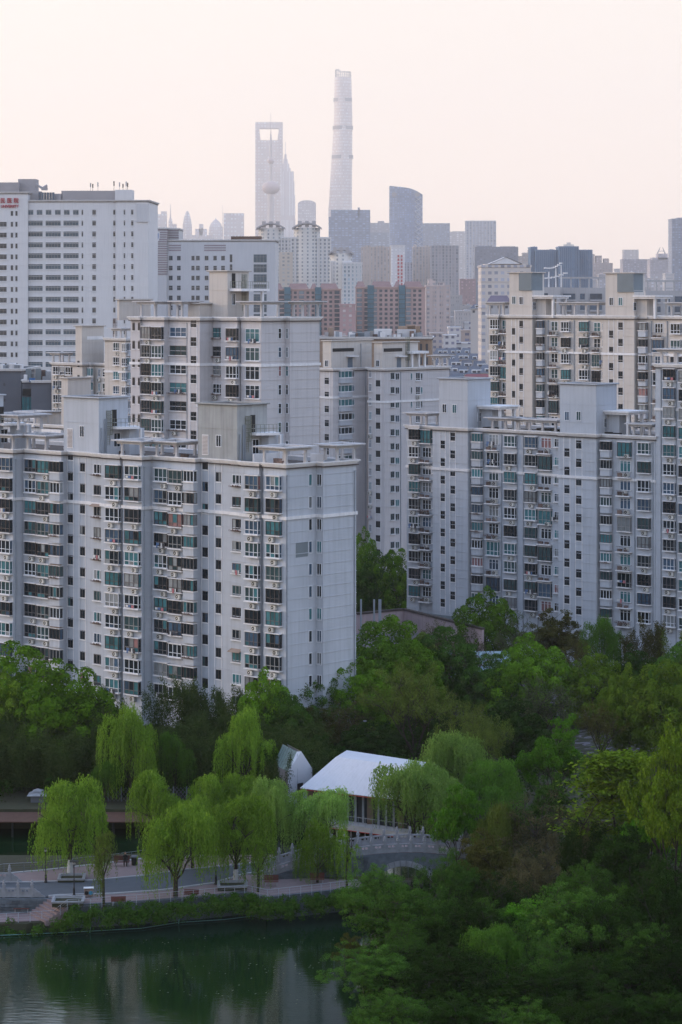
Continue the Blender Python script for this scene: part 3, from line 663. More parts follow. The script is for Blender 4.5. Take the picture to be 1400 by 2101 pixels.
b.add("access_door", MB().box(x1, x1 + .03, 5, 6.2, zF2 + .2, zF2 + 2.6), [DOORB]); b.add("service_slot", MB().box(x1, x1 + .05, -.8, 3.5, zF2 + 4.8, zF2 + 5.5), [TRIM])
b.pergola(b.X(109, -1.2), b.X(122, -1.2), -1.1, 1.5, zF2 + .1, 1.8); b.pergola(b.X(236, -1), b.X(248, -1), -.9, 2, zF + .1, 1.8)
b.cage_ladder(b.X(209, 3), 6.5, zF2 + 4, zF2 + 9.2, RUST)

# D: centre block seen mostly on its right-hand faces
b = Bldg("apartment_building", "pair of grey stair towers in the centre between the two big slabs", "apartment building", 789, 500, 0, seed=51)
xq = b.X(789, 0); y2 = b.Y(922, xq); zD = b.Z(756, xq, 0)
xl = b.X(657, -7); xq1 = b.X(683.6, -7)
ym = b.Y(755, xq1)
xs = b.X(756, 0)
b.walls([(xs, 0), (xq, 0), (xq, y2), (xs, y2)], 0, zD, belts=[b.Z(822, xq, 0)], wallmat=WALLC)
b.walls([(xl, -7), (xq1, -7), (xq1, ym), (xl, ym)], 0, zD - .02, belts=[b.Z(813, xq1, -7)], wallmat=WALLC)
b.col('stair', 667, 675, -7, 775, 1.3, 13, zlo=3); b.lines((665.5, 676.5), -7, 3, zD - .5); b.col('stair', 772, 780.5, 0, 780, 1.3, 13); b.lines((770.5, 782), 0, 3, zD - .5)
b.col('flat', 758, 763, 0, 758, 1.6, 13, fr=FRW, ac=.4)
b.col('corner', 695, 718, xq1, 761, 1.35, 13, face='R', fr=FRW); b.col('slit', 721.5, 727.5, xq1, 761, 1.3, 13, face='R')
b.col('flat', 802, 809, xq + .01, 765, 1.3, 13, face='R', gl=0, fr=TANK); b.col('slit', 811, 819.5, xq, 765, 1.55, 13, face='R')
b.col('slit', 842.5, 846.5, xq, 765, 1.5, 13, face='R'); b.col('flat', 853, 862, xq, 764, 1.7, 13, face='R', fr=FRW, ac=.5); b.col('slit', 863, 867.5, xq, 765, 1.5, 13, face='R')
b.pipe(750, xq1, 2, zD - 1, face='R'); b.pipe(822, xq, 2, zD - 1, face='R')
for (pL, pR, pE, py, y) in ((662.5, 680, 763, 700, -6.5), (768, 785, 858, 703.5, .5)):
    x1 = b.X(pR, y); ye = b.Y(pE, x1); b.penthouse(b.X(pL, y), x1, y, ye, zD - .5, b.Z(py, x1, y), wm=WALLW, grooves=(3.6,))
    xw = b.X((pL + pR) / 2 - 1, y); b.window('slit', xw, y, zD + .3, .95, 1.4); W = ye - y
    b.add("service_slot", MB().box(x1, x1 + .06, y + .4, y + W * .55, zD + 3.4, zD + 4.1), [BLACK])
    b.add("access_door", MB().box(x1, x1 + .04, y + W * .4, y + W * .52, zD, zD + 2.1), [DOORB]); b.add("door_canopy", MB().box(x1, x1 + 1.2, y + W * .36, y + W * .58, zD + 2.3, zD + 2.5), [TRIM])
    b.add("vent_pipe", MB().tube((x1 + .15, y + W * .72, zD), (x1 + .15, y + W * .72, zD + 5), .08), [PIPE])
b.cage_ladder(x1 + .05, y + W * .66, zD, zD + 6.4) if False else b.cage_ladder(x1 + .05, y + W * .68, zD, zD + 6.4)
b.pergola(xq - 1.5, xq + -.1, y2 - 3, y2 - .4, zD + .1, 2.2); b.add("canopy", MB().box(xq - 3, xq + .6, b.Y(842, xq), b.Y(876, xq), zD + 2.9, zD + 3.4), [TRIM])
for q in (846, 860, 872): yy = b.Y(q, xq); b.box("column", xq - .4, xq, yy, yy + .4, zD - .2, zD + 2.89, TRIM)

# E: tall slab behind B
b = Bldg("apartment_building", "tallest right-hand slab with two roof houses carrying grey water tanks", "apartment building", 1272, 434, -1.2, seed=61)
xl = b.X(1003, -.5); zE = b.Z(648.5, b.X(1272, -1.2), -1.2)
segs = [(-.5, 1023, -.5), (0, 1028, 0), (-.1, 1046, -.1), (-1.2, 1092.5, -1.2), (0, 1235, 0), (-.3, 1243, -.3), (-1.2, 1302, -1.2), (0, 1440, 0)]
xr = b.X(1440, 0); P_ = front_poly(b, segs, xl, 0) + [(xr, 12), (xl, 12)]
b.walls(P_, 0, zE, belts=[b.Z(721, b.X(1200, 0), 0)], wallmat=WALLW)
unitB(b, dict(c1=(1005.5, 1021.5), y1=655, c2=(1030, 1044), y2=656.5, c2b=(1040.5, 1045), S1=(1051.5, 1057.5), yS1=673, S2=(1066.5, 1073.5), yS2=658, lines=(1050.3, 1058.5, 1065.5, 1074.8),
     c3=(1101, 1113), y3=658, c4=(1130.5, 1146.5), y4=659, c5=(1151, 1168), y5=660, c6=(1188, 1206.5), y6=660, c7=(1218, 1234), y7=661, c7b=(1236, 1242), pipes=(1126, 1179, 1210)), 0, zE, 9, zlo=20)
unitB(b, dict(S1=(1250.7, 1258.8), yS1=678, S2=(1269.6, 1278.4), yS2=661.5, lines=(1249.6, 1259.8, 1268.5, 1279.5), c3=(1310, 1325), y3=662, c4=(1343, 1363), y4=663, c5=(1376, 1396), y5=664, pipes=(1338, 1370)), 0, zE, 9, zlo=20)
houseB(b, -1.2, 1045.5, 1092.5, 1117, 560, zE, ((1055, 624), (1070, 625)), tank=(1065, 560, 596), wm=WALLW)
houseB(b, -1.2, 1243, 1302, 1323, 561, zE, ((1255, 627), (1274, 627)), tank=(1267, 561, 599), wm=WALLW)
for p, n_ in ((1155, 4), (1378, 3)): xx = b.X(p, .3); b.pergola(xx, xx + 2.6 * (n_ - 1), .5, 3.4, zE + .1, 2.3, nx=n_)
xx = b.X(1006, .1); b.pergola(xx, xx + 3.2, .1, 3, zE + .1, 2.3)

# pink podium and its roofs between the slabs
PINK = mat("pink_render", (0.42, 0.33, 0.34), 0.9, 0.1, .4, streak=.3); SLATE = mat("podium_roof", (0.12, 0.11, 0.11), 0.9, .3, .5)
p0, p1, p2 = at(725, 1262, 385), at(829, 1252, 391), at(990, 1290, 368)
pw = thing("podium_wall", "low pink wall of the podium between the two big slabs, bent at a blunt corner", "wall")
for (a, c, nm) in ((p0, p1, "wall_panel"), (p1, p2, "wall_panel")):
    d = Vector((c[0]-a[0], c[1]-a[1], 0)); n_ = Vector((-d.y, d.x, 0)).normalized() * .3; m_ = MB()
    pts = [(a[0], a[1]), (c[0], c[1]), (c[0] + n_.x, c[1] + n_.y), (a[0] + n_.x, a[1] + n_.y)]
    m_.prism(pts, 4.0, 7.4); part(nm, m_.mesh(nm, [PINK]), pw)
    m_ = MB(); k2 = [(a[0] - n_.x * .5, a[1] - n_.y * .5), (c[0] - n_.x * .5, c[1] - n_.y * .5), (c[0] + n_.x * 1.6, c[1] + n_.y * 1.6), (a[0] + n_.x * 1.6, a[1] + n_.y * 1.6)]
    m_.prism(k2, 7.4, 7.7); part("coping", m_.mesh("coping", [ROOF]), pw)
for px in (741, 768, 778.5, 781):
    x, y, z = at(px, 1275, 380); part("flue_pipe", MB().tube((x, y, 4), (x, y, 10.5), .15).mesh("flue_pipe", [PIPE]), pw)
for (nm, lb, px0, px1, D0, D1, z, m_) in (("flat_roof_building", "low dark flat-roofed annex in front of the pink podium wall", 735, 985, 350, 382, 4.9, SLATE),
                                  ("greenhouse", "low glass-roofed shed behind bare branches in front of the right slab", 925, 1060, 343, 357, 4.2, None)):
    a, c = at(px0, 1300, D0), at(px1, 1300, D0); t_ = thing(nm, lb, "building")
    part("wall", MB().box(a[0], c[0], D0, D1, 0, z - .3).mesh("wall", [SLATE]), t_)
    if m_: part("roof", MB().box(a[0] - .5, c[0] + .5, D0 - .5, D1 + .5, z - .3, z).mesh("roof", [m_]), t_)
    else:
        GLR = mat("glass_roof", (0.28, 0.38, 0.42), 0.2, .5, 1.2)
        for i in range(8):
            x = a[0] + (c[0] - a[0]) * i / 8; w = (c[0] - a[0]) / 8
            q = MB(); q.face([(x + .06, D0, z - .3), (x + w - .06, D0, z - .3), (x + w - .06, D1, z + 1.6), (x + .06, D1, z + 1.6)]); q.face([(x + .06, D0, z - .36), (x + .06, D1, z + 1.54), (x + w - .06, D1, z + 1.54), (x + w - .06, D0, z - .36)])
            part("roof_panel", q.mesh("roof_panel", [GLR]), t_)
# ------------------------------------------------------------ hospital, crest building
TILE = mat("pale_tile_cladding", (0.66, 0.65, 0.66), 0.6, 0.06, 0.08, streak=.12)
TILEB = mat("pale_panel", (0.56, 0.56, 0.58), 0.6, 0.06, 0.08, streak=.12)
RED = mat("red_lettering", (0.42, 0.03, 0.05), 0.5, 0)
GLB = [glassmat("strip_glass_blue", (0.05, 0.09, 0.12)), glassmat("strip_glass_dark", (0.035, 0.045, 0.055))]
def rect_window(par, x, y, z, w, h, n, rz=0.0, g=0, fr=None, sur=True):
    key = ('rw', round(w, 1), round(h, 1), n, g, sur)
    if key not in _cache:
        hw = w / 2; mb = MB(); t = .12
        if sur:
            mb.box(-hw - .1, hw + .1, -.2, .05, -.25, -.02); mb.box(-hw - .1, hw + .1, -.14, .05, h + .02, h + .2)
        mb.box(-hw, hw, -.08, 0, 0, .08, 1); mb.box(-hw, hw, -.08, 0, h - .08, h, 1)
        for i in range(n + 1): q = -hw + (w - t * .6) * i / n; mb.box(q, q + t * .6, -.081, 0, .001, h - .001, 1)
        if w > 2.5: mb.box(-hw, hw, -.078, 0, h * .68, h * .68 + .07, 1)
        pm = MB(); pm.box(-hw + .01, hw - .01, -.04, -.01, .05, h - .05)
        _cache[key] = (mb.mesh("window", [TRIM, FRG]), pm.mesh("pane", [GLB[g]]))
    me, pm = _cache[key]; o = part("window", me, par, (x, y, z), rz); part("pane", pm, o); return o
class Front:      # frontal block: local x right, y away
    def __init__(s, name, label, px, D, deg, cat="building"):
        s.c, s.s = math.cos(math.radians(deg)), math.sin(math.radians(deg)); s.Ox, s.Oy = (px - 700) / FOC * D, D
        s.root = thing(name, label, cat, (s.Ox, s.Oy, 0), -math.radians(deg))
    X = Bldg.X; Y = Bldg.Y; Z = Bldg.Z; P = Bldg.P; add = Bldg.add; walls = Bldg.walls; box = Bldg.box; rail = Bldg.rail; penthouse = Bldg.penthouse
h = Front("hospital_building", "white hospital tower at far left with long strip windows and red lettering at its top", 57, 850, 2)
pl = -1.5; xA, xB, xC_, xD = h.X(-60, pl), h.X(57, pl), h.X(238, 0), h.X(304, -.8)
zt = h.Z(411, xB, 0); ztw = h.Z(394, xB, pl)
h.walls([(xB, 0), (xC_, 0), (xC_, -.8), (xD, -.8), (xD, 30), (xB, 30)], 0, zt, joints=3.8, wallmat=TILE, cornice=.7)
h.walls([(xA, pl), (xB, pl), (xB, 29.9), (xA, 29.9)], 0, ztw, joints=3.8, wallmat=TILE, cornice=.6)
for i in range(16):
    py = 430 + 22.3 * i; z = h.Z(py + 10.5, xB, 0)
    if i == 0:
        for a in (57, 75.5, 94, 113, 131.5, 150): q0, q1 = h.X(a, 0), h.X(a + 11.4, 0); rect_window(h.root, (q0 + q1) / 2, 0, z, q1 - q0, 1.75, 2)
    else:
        for a, c in ((57.3, 87.5), (93.7, 124.6), (130.2, 161.3)): q0, q1 = h.X(a, 0), h.X(c, 0); rect_window(h.root, (q0 + q1) / 2, 0, z, q1 - q0, 1.75, 5, g=0)
    for a, c, py_, pn in ((167.5, 170.7, 0, 0), (189.5, 196.8, 0, 0), (232.5, 236.8, 0, 0), (254, 257, 0, -.8), (269.3, 273.8, 0, -.8)):
        q0, q1 = h.X(a, pn), h.X(c, pn); rect_window(h.root, (q0 + q1) / 2, pn, z, q1 - q0, 1.75, 1 if c - a < 5 else 2, g=1, sur=(a != 167.5))
    z = h.Z(py + 12.5, xB, pl)
    for a, c in ((-14, 13.7), (22, 27), (31.5, 36)):
        if i == 0 and a < 0: continue
        q0, q1 = h.X(a, pl), h.X(c, pl); rect_window(h.root, (q0 + q1) / 2, pl, z, q1 - q0, 1.7, 4 if a < 0 else 1, g=1, sur=a < 0)
h.box("blank_panel", h.X(281, -1.2), h.X(306.5, -1.2), -1.25, -.8, h.Z(455, xD, -.8), h.Z(418, xD, -.8), TILEB)
GREYR = mat("plant_room_grey", (0.36, 0.34, 0.35), .9, .1, .2)
for nm, a, c, t_, y0, y1, m_ in (("plant_room", -60, 39, 374, 6, 14, GREYR), ("lift_housing", 37, 73, 367, 9, 16, GREYR), ("plant_room", 126, 238, 391, 5, 14, GREYR), ("plant_room", 236, 270, 389, 4, 12, TILE), ("plant_room", 56, 82, 392, 4, 9, GREYR), ("plant_room", 112, 128, 397, 5, 9, GREYR)):
    q0, q1 = h.X(a, y0), h.X(c, y0); h.box(nm, q0, q1, y0, y1, zt - 1, h.Z(t_, q0, y0), m_)
q0, q1 = h.X(79, 3), h.X(112, 3); zz = h.Z(394.5, q0, 3)
for i in range(6): w = (q1 - q0) / 6; h.box("glass_panel", q0 + w * i + .05, q0 + w * (i + 1) - .05, 3, 3.3, zt - .5, zz, GL[5])
mb = MB(); xx = h.X(74, 8)
for a, c, d, f in ((74, 87, 378, 386), (87, 97, 386, 380)): mb.tube((h.X(a, 8), 8, h.Z(d, xx, 8)), (h.X(c, 8), 8, h.Z(f, xx, 8)), .45)
mb.box(h.X(86, 8), h.X(97, 8), 7, 9, h.Z(390, xx, 8), h.Z(384, xx, 8)); h.add("duct", mb, [GREYR])
for i, (px, t_) in enumerate(((186, 377), (190.5, 379), (201, 375), (234, 372), (245.5, 375), (252.5, 379), (259, 373), (262, 376))):
    x = h.X(px, 7); mb = MB(); z0 = h.Z(392, x, 7); z1 = h.Z(t_, x, 7); mb.tube((x, 7, z0), (x, 7, z1), .07, k=5)
    for k in (.55, .8): mb.box(x - .2, x + .2, 6.9, 7.1, z0 + (z1 - z0) * k, z0 + (z1 - z0) * k + .8)
    h.add("antenna", mb, [BLACK if i % 2 else GREYR])
def text_part(par, s, x, y, z, size, m_, name="lettering", sx_=1.0, ext=.12, bold=.0):
    c = bpy.data.curves.new(name, 'FONT'); c.body = s; c.size = size; c.extrude = ext; c.offset = bold; c.resolution_u = 3
    o = bpy.data.objects.new(name, c); COL.objects.link(o); bpy.context.view_layer.update()
    me = bpy.data.meshes.new_from_object(o.evaluated_get(bpy.context.evaluated_depsgraph_get())); bpy.data.objects.remove(o)
    me.materials.clear(); me.materials.append(m_)
    o = part(name, me, par, (x, y, z)); o.rotation_euler = (math.pi / 2, 0, 0); o.scale = (sx_, 1, 1); return o
for ch, px in (("民", 0.4), ("医", 14.2), ("院", 27.8)):
    x = h.X(px, pl - .3); text_part(h.root, ch, x, pl - .3, h.Z(415.4, x, pl), 1.95, RED, bold=.02, sx_=.92)
x = h.X(-27, pl - .3)
o = text_part(h.root, "UNIVERSITY", h.X(1.6, pl - .3), pl - .3, h.Z(425.5, x, pl), 1.32, RED, bold=.025, sx_=.88)

k = Front("crest_building", "white building beside the hospital with a striped corner tower bearing a blue shield", 342, 930, 1)
xA, xB, xC_ = k.X(302, -2), k.X(342, -2), k.X(565, 0); x0 = k.X(342, 0)
zs = k.Z(467, x0, -2); zt = k.Z(492, x0, 0)
STR = mat("stripe_mauve", (0.30, 0.25, 0.27), .7, .1, .3); SLOT = mat("dark_slot", (0.07, .07, .08), .6, .1, 1)
k.walls([(x0, 0), (xC_, 0), (xC_, 26), (x0, 26)], 0, zt, joints=7.6, wallmat=TILEB, cornice=.5)
xS = k.X(367, 6)
k.walls([(xA, -2), (xB, -2), (xB, 5.9), (xS, 5.9), (xS, 25.9), (xA, 25.9)], 0, zs, joints=7.6, wallmat=TILEB, cornice=.15)
for i in range(20):
    z = zs - .7 - i * .88; mb = MB(); mb.box(xA + .02, xB - .02, -2.22, -2.0, z - .42, z); mb.box(xB, xB + .2, -1.9, 5.8, z - .42, z)
    if z > zt: mb.box(xB + .21, xS, 5.68, 5.9, z - .42, z)
    k.add("stripe", mb, [STR])
def poly_shield(cx, cz, w, h_, n=18):
    P = [(-.5, .42), (-.25, .46), (0, .5), (.25, .46), (.5, .42), (.5, 0), (.42, -.2), (.25, -.36), (0, -.5), (-.25, -.36), (-.42, -.2), (-.5, 0)]
    return [(cx + a * w, cz + b_ * h_) for a, b_ in P]
SHB = mat("shield_blue", (0.06, 0.16, 0.40), .5, 0); 
cx, cz = k.X(319, -2.3), k.Z(487, xA, -2.3)
for (w, h_, y, m_) in ((3.4, 5.0, -2.5, TRIM), (2.4, 3.7, -2.62, SHB)):
    P = poly_shield(cx, cz, w, h_); mb = MB(); n = len(P)
    mb.face([(a, y, b_) for a, b_ in P]); 
    for i in range(n): a, b_ = P[i], P[(i + 1) % n]; mb.face([(a[0], y, a[1]), (a[0], y + .2, a[1]), (b_[0], y + .2, b_[1]), (b_[0], y, b_[1])])
    k.add("shield", mb, [m_])
for sx_ in (-.48, .48):      # two white leaf loops of the emblem
    mb = MB()
    for i in range(10): a, b_ = 2 * math.pi * i / 10, 2 * math.pi * (i + 1) / 10; mb.tube((cx + sx_ + .4 * math.cos(a), -2.7, cz + .2 + .45 * math.sin(a)), (cx + sx_ + .4 * math.cos(b_), -2.7, cz + .2 + .45 * math.sin(b_)), .13, k=4)
    k.add("emblem", mb, [TRIM])
k.add("emblem", MB().box(cx - .6, cx + .6, -2.75, -2.6, cz - 1.0, cz - .7), [TRIM])
for i in range(12):
    z = k.Z(534 + 20.4 * i, x0, 0)
    for a, c in ((346.8, 354.4), (363.4, 371), (393, 399.3), (402.5, 410), (420.3, 427.8), (438, 445), (454, 461.7)):
        q0, q1 = k.X(a, 0), k.X(c, 0); rect_window(k.root, (q0 + q1) / 2, 0, z, q1 - q0, 1.75, 2, g=1, sur=False)
    q0, q1 = k.X(471.7, 0), k.X(477, 0); rect_window(k.root, (q0 + q1) / 2, 0, z - .7, q1 - q0, 3.0, 1, g=1, sur=False)
    q0, q1 = k.X(520.6, 0), k.X(547.5, 0); rect_window(k.root, (q0 + q1) / 2, 0, z - .8, q1 - q0, 3.1, 4, g=0, sur=False)
    if i > 1: q0, q1 = k.X(305, -2), k.X(310.5, -2); rect_window(k.root, (q0 + q1) / 2, -2, z - .7, q1 - q0, 3.0, 1, g=1, sur=False)
for a, c in ((346, 371.5), (419, 463.5)):
    for j in range(3): k.box("vent_slot", k.X(a, 0), k.X(c, 0), -.1, 0, k.Z(502 + j * 5 + 2.6, x0, 0), k.Z(502 + j * 5, x0, 0), STR)
mb = MB(); xx = k.X(474, 8); xy = k.X(536, 8)
mb.box(xx, xy, 8, 14, zt - .5, k.Z(484.5, xx, 8)); k.add("plant_screen", mb, [RUST])

# dark grey blocks at far left
DKG = mat("dark_metal_cladding", (0.105, 0.115, 0.14), .6, .1, .2); 
d = Front("dark_clad_building", "dark slate-grey clad block at the left edge below the hospital", 44, 520, 4)
x0, x1 = d.X(-60, 0), d.X(44, 0); zt = d.Z(757, x1, 0); d.walls([(x0, 0), (x1, 0), (x1, 20), (x0, 20)], 0, zt, joints=3.6, wallmat=DKG, cornice=.05)
for py in (786, 818): d.box("window", d.X(7, 0), d.X(11, 0), -.06, 0, d.Z(py + 6, x1, 0), d.Z(py, x1, 0), SLOT)
for i in range(7): x = x0 + 6 + R.random() * 4.2 + i * .5; x = d.X(2 + i * 6, 5); d.box("roof_unit", x, x + R.uniform(.6, 2), 4, 6, zt - .5, zt + R.uniform(.4, 1.6), R.choice([TRIM, PIPE, GREYR]))
d = Front("dark_clad_building", "second dark-clad block with cluttered roof and teal glass wall, just left of the stacked balconies", 44, 505, -3)
x0, x1 = d.X(44, 0), d.X(112, 0); zt = d.Z(781, x1, 0); xm = d.X(64, 0)
d.walls([(x0, 2), (xm, 2), (xm, 0), (x1, 0), (x1, 20), (x0, 20)], 0, zt, joints=3.6, wallmat=DKG, cornice=.05)
d.box("dark_opening", x0 + .1, xm - .1, 1.6, 1.95, d.Z(812, x0, 1), d.Z(798, x0, 1), BLACK)
for i in range(4): w = (xm - x0) / 4; d.box("glass_panel", x0 + w * i + .04, x0 + w * (i + 1) - .04, 1.55, 1.9, d.Z(845, x0, 1), d.Z(815, x0, 1), GL[1])
for i in range(22): x = d.X(R.uniform(45, 105), 4); y = R.uniform(2, 10); d.box("roof_unit", x, x + R.uniform(.5, 1.6), y, y + 1.2, zt - .4, zt + R.uniform(.4, 2.4), R.choice([TRIM, PIPE, GREYR, CLUT, TANK, FRG]))
TARP = mat("blue_tarpaulin", (0.04, 0.13, 0.30), .7, .2, 1); d.box("tarpaulin", d.X(60, 1), d.X(72, 1), .8, 2, zt - .3, zt + .5, TARP)

# brown block behind the centre towers
BRN = mat("brown_render", (0.32, 0.23, 0.17), .9, .15, .2, streak=.3)
d = Front("brown_office_block", "tan brown block behind the centre stair towers with equipment on its flat roof", 770, 600, 3)
x0, x1 = d.X(652, 0), d.X(886, 0); zt = d.Z(692, x1, 0); d.walls([(x0, 0), (x1, 0), (x1, 16), (x0, 16)], 0, zt, joints=3.3, wallmat=BRN, cornice=.4)
for px in (827, 838, 850, 862, 874): 
    for j in range(7): d.box("window", d.X(px, 0), d.X(px + 4.5, 0), -.08, 0, zt - 3.4 - j * 3.3, zt - 1.6 - j * 3.3, SLOT)
    d.box("pier", d.X(px - 4, 0), d.X(px - 2, 0), -.45, 0, 0, zt - .6, BRN)
for a, c, t_, m_ in ((768, 803, 675, TILE), (815, 853, 676, TILEB), (714, 748, 682, TANK), (673, 683, 672, CLOTH), (836, 852, 667, BRN), (817, 862, 669, BRN)):
    y = 5 if m_ is not BRN else 8; q0 = d.X(a, y); d.box("roof_unit", q0, d.X(c, y), y, y + 4, zt - .5, d.Z(t_, q0, y), m_)
for i in range(30): x = d.X(R.uniform(660, 880), 2); y = R.uniform(1, 5); d.box("roof_unit", x, x + R.uniform(.4, 1.4), y, y + .9, zt - .4, zt + R.uniform(.3, 1.6), R.choice([TRIM, PIPE, GREYR, CLUT, FRG]))

# ------------------------------------------------------------ far city
FM = 1.5
_gm = {}
def gm(wall, glass=(.09, .10, .12), sx_=3.2, sz=3.1, fx=.5, fz=.5):
    key = (wall, glass, sx_, sz, fx, fz)
    if key not in _gm: _gm[key] = gridmat("far_facade", wall, glass, sx_, sz, fx, fz)
    return _gm[key]
def far(label, px0, px1, top, D, m_, depth=22, deg=0, name="apartment_tower", piers=0, crown=0, steps=(), zb=0, pier_m=None, cat=None, group=None, band=0):
    K = FM if D > 1870 else 1.0; D *= K
    a, c = at(px0, top, D), at(px1, top, D); w = (c[0] - a[0]) / K; zt = a[2] / K
    root = thing(name, label, cat or "building", ((a[0] + c[0]) / 2, D + depth * K / 2, 0), math.radians(deg), group); root.scale = (K, K, K)
    mb = MB(); hw, hd = w / 2, depth / 2; mb.box(-hw, hw, -hd, hd, zb, zt)
    part("facade", mb.mesh("facade", [m_]), root)
    pm = pier_m or m_
    if piers:
        for i in range(piers + 1): x = -hw + w * i / piers; part("pier", _pier(.9, .7, zt + .6, pm), root, (x, -hd - .45, zb))
    if band:
        mb = MB(); z = 9.0
        while z < zt: mb.box(-hw - .25, hw + .25, -hd - .25, hd + .25, z, z + .5); z += band
        part("floor_bands", mb.mesh("floor_bands", [pm]), root)
    mb = MB(); mb.box(-hw - .4, hw + .4, -hd - .4, hd + .4, zt, zt + 1.2)
    part("parapet", mb.mesh("parapet", [pm]), root)
    for (f0, f1, py) in steps:
        z = (CH - (py - HY) / FOC * D) / K; mb = MB(); mb.box(-hw + w * f0, -hw + w * f1, -hd * .7, hd * .7, zt, z); part("rooftop_block", mb.mesh("rooftop_block", [pm]), root)
    return root, w, zt
def _pier(w, d, h_, m_):
    k_ = ('pier', round(w, 1), round(h_, 0), m_.name)
    if k_ not in _cache: _cache[k_] = MB().box(-w / 2, w / 2, -d / 2, d / 2, 0, h_).mesh("pier", [m_])
    return _cache[k_]
PINKW, BRICK = (0.44, 0.31, 0.29), (0.32, 0.18, 0.18)
def pink_block(label, cols, top, D, seed):
    """brownish-pink residential slab: balcony strips, blue glass stair strips, pitched gables"""
    rr = random.Random(seed); a, c = at(cols[0], top, D), at(cols[-1], top, D)
    root = thing("pink_apartment_block", label, "building", (a[0], D, 0)); W_ = c[0] - a[0]; zt = a[2]
    part("wall", MB().box(0, W_, 0, 18, 0, zt).mesh("wall", [mat("pinkish_brown_render", PINKW, .9, .1, .05)]), root)
    DKW = mat("far_window_glass", (0.07, 0.09, 0.11), .3, .5, .2); BLU = mat("blue_stair_glass", (0.07, 0.16, 0.21), .3, .3, .3); WHB = mat("balcony_glass_pale", (0.20, 0.24, .27), .5, .5, .25)
    x = .8
    i = 0
    while x < W_ - 2:
        kind = rr.choice(['w', 'w', 'b', 'w', 'b']); wd = 1.9 if kind == 'w' else 3.4
        m_ = MB(); n_ = int((zt - 4) / 3.05)
        for j in range(n_):
            z = zt - 3.6 - j * 3.05
            if kind == 'w': m_.box(x, x + wd, -.12, 0, z, z + 1.7)
            else: m_.box(x, x + wd, -1.0, 0, z - .2, z + 2.0); m_.box(x - .1, x + wd + .1, -1.15, 0, z - .9, z - .25, 1)
        part("window_bay" if kind == 'b' else "window_column", m_.mesh("window_bay", [WHB if kind == 'b' and rr.random() < .5 else DKW, PNK]), root, kind="stuff")
        x += wd + 1.6; i += 1
    for f in (.17, .62) if W_ > 45 else (.3, .75):
        xx = W_ * f; part("stair_glazing", MB().box(xx, xx + 4.2, -1.6, 0, 0, zt + 1).mesh("stair_glazing", [BLU]), root)
        q = MB(); n_ = int(zt / 3.05)
        for j in range(n_): q.box(xx - .1, xx + 4.3, -1.75, 0, j * 3.05, j * 3.05 + .5)
        part("landing_band", q.mesh("landing_band", [DKW]), root)
    for f, wd in ((.0, .14), (.22, .3), (.55, .1), (.68, .28)):
        x0_, x1_ = W_ * f, W_ * (f + wd); q = MB(); zz = zt; hgt = 3.6
        q.face([(x0_, -.6, zz), (x1_, -.6, zz), (x1_ - 1.5, 6, zz + hgt), (x0_ + 1.5, 6, zz + hgt)]); q.face([(x1_, 14, zz), (x0_, 14, zz), (x0_ + 1.5, 6, zz + hgt), (x1_ - 1.5, 6, zz + hgt)])
        q.face([(x0_, 14, zz), (x0_, -.6, zz), (x0_ + 1.5, 6, zz + hgt)]); q.face([(x1_, -.6, zz), (x1_, 14, zz), (x1_ - 1.5, 6, zz + hgt)])
        part("roof", q.mesh("roof", [PNR]), root)
    part("cornice", MB().box(-.5, W_ + .5, -.7, 18.4, zt - .8, zt - .02).mesh("cornice", [PNK]), root)
    return root
PNK = mat("pink_trim", (0.48, 0.33, 0.30), .9, .1, .1); PNR = mat("brick_red_roof", (0.27, 0.17, 0.16), .9, .2, .3)
pink_block("pinkish-brown apartment slab with blue stair glass behind the tall left tower's end wall", (560, 700), 592, 1650, 3)
pink_block("pinkish-brown apartment slab with blue stair glass, in the centre above the brown flat roof", (730, 873), 588, 1620, 5)
far("narrow brick-red apartment block wedged between the two pinkish-brown slabs", 697, 729, 627, 1590, gm((.42, .27, .27), (.25, .22, .22), 4, 3.1, .45, .5), name="brick_apartment_block", band=0)
r_, w_, z_ = far("pink apartment tower with stepped balconies right of the central pink slab", 875, 923, 588, 1800, gm((.52, .43, .41), (.22, .21, .22), 5, 3.1, .5, .5), piers=3, steps=((.1, .4, 572), (.55, .8, 579)), name="pink_apartment_tower")
WHT = (0.62, 0.60, 0.58)
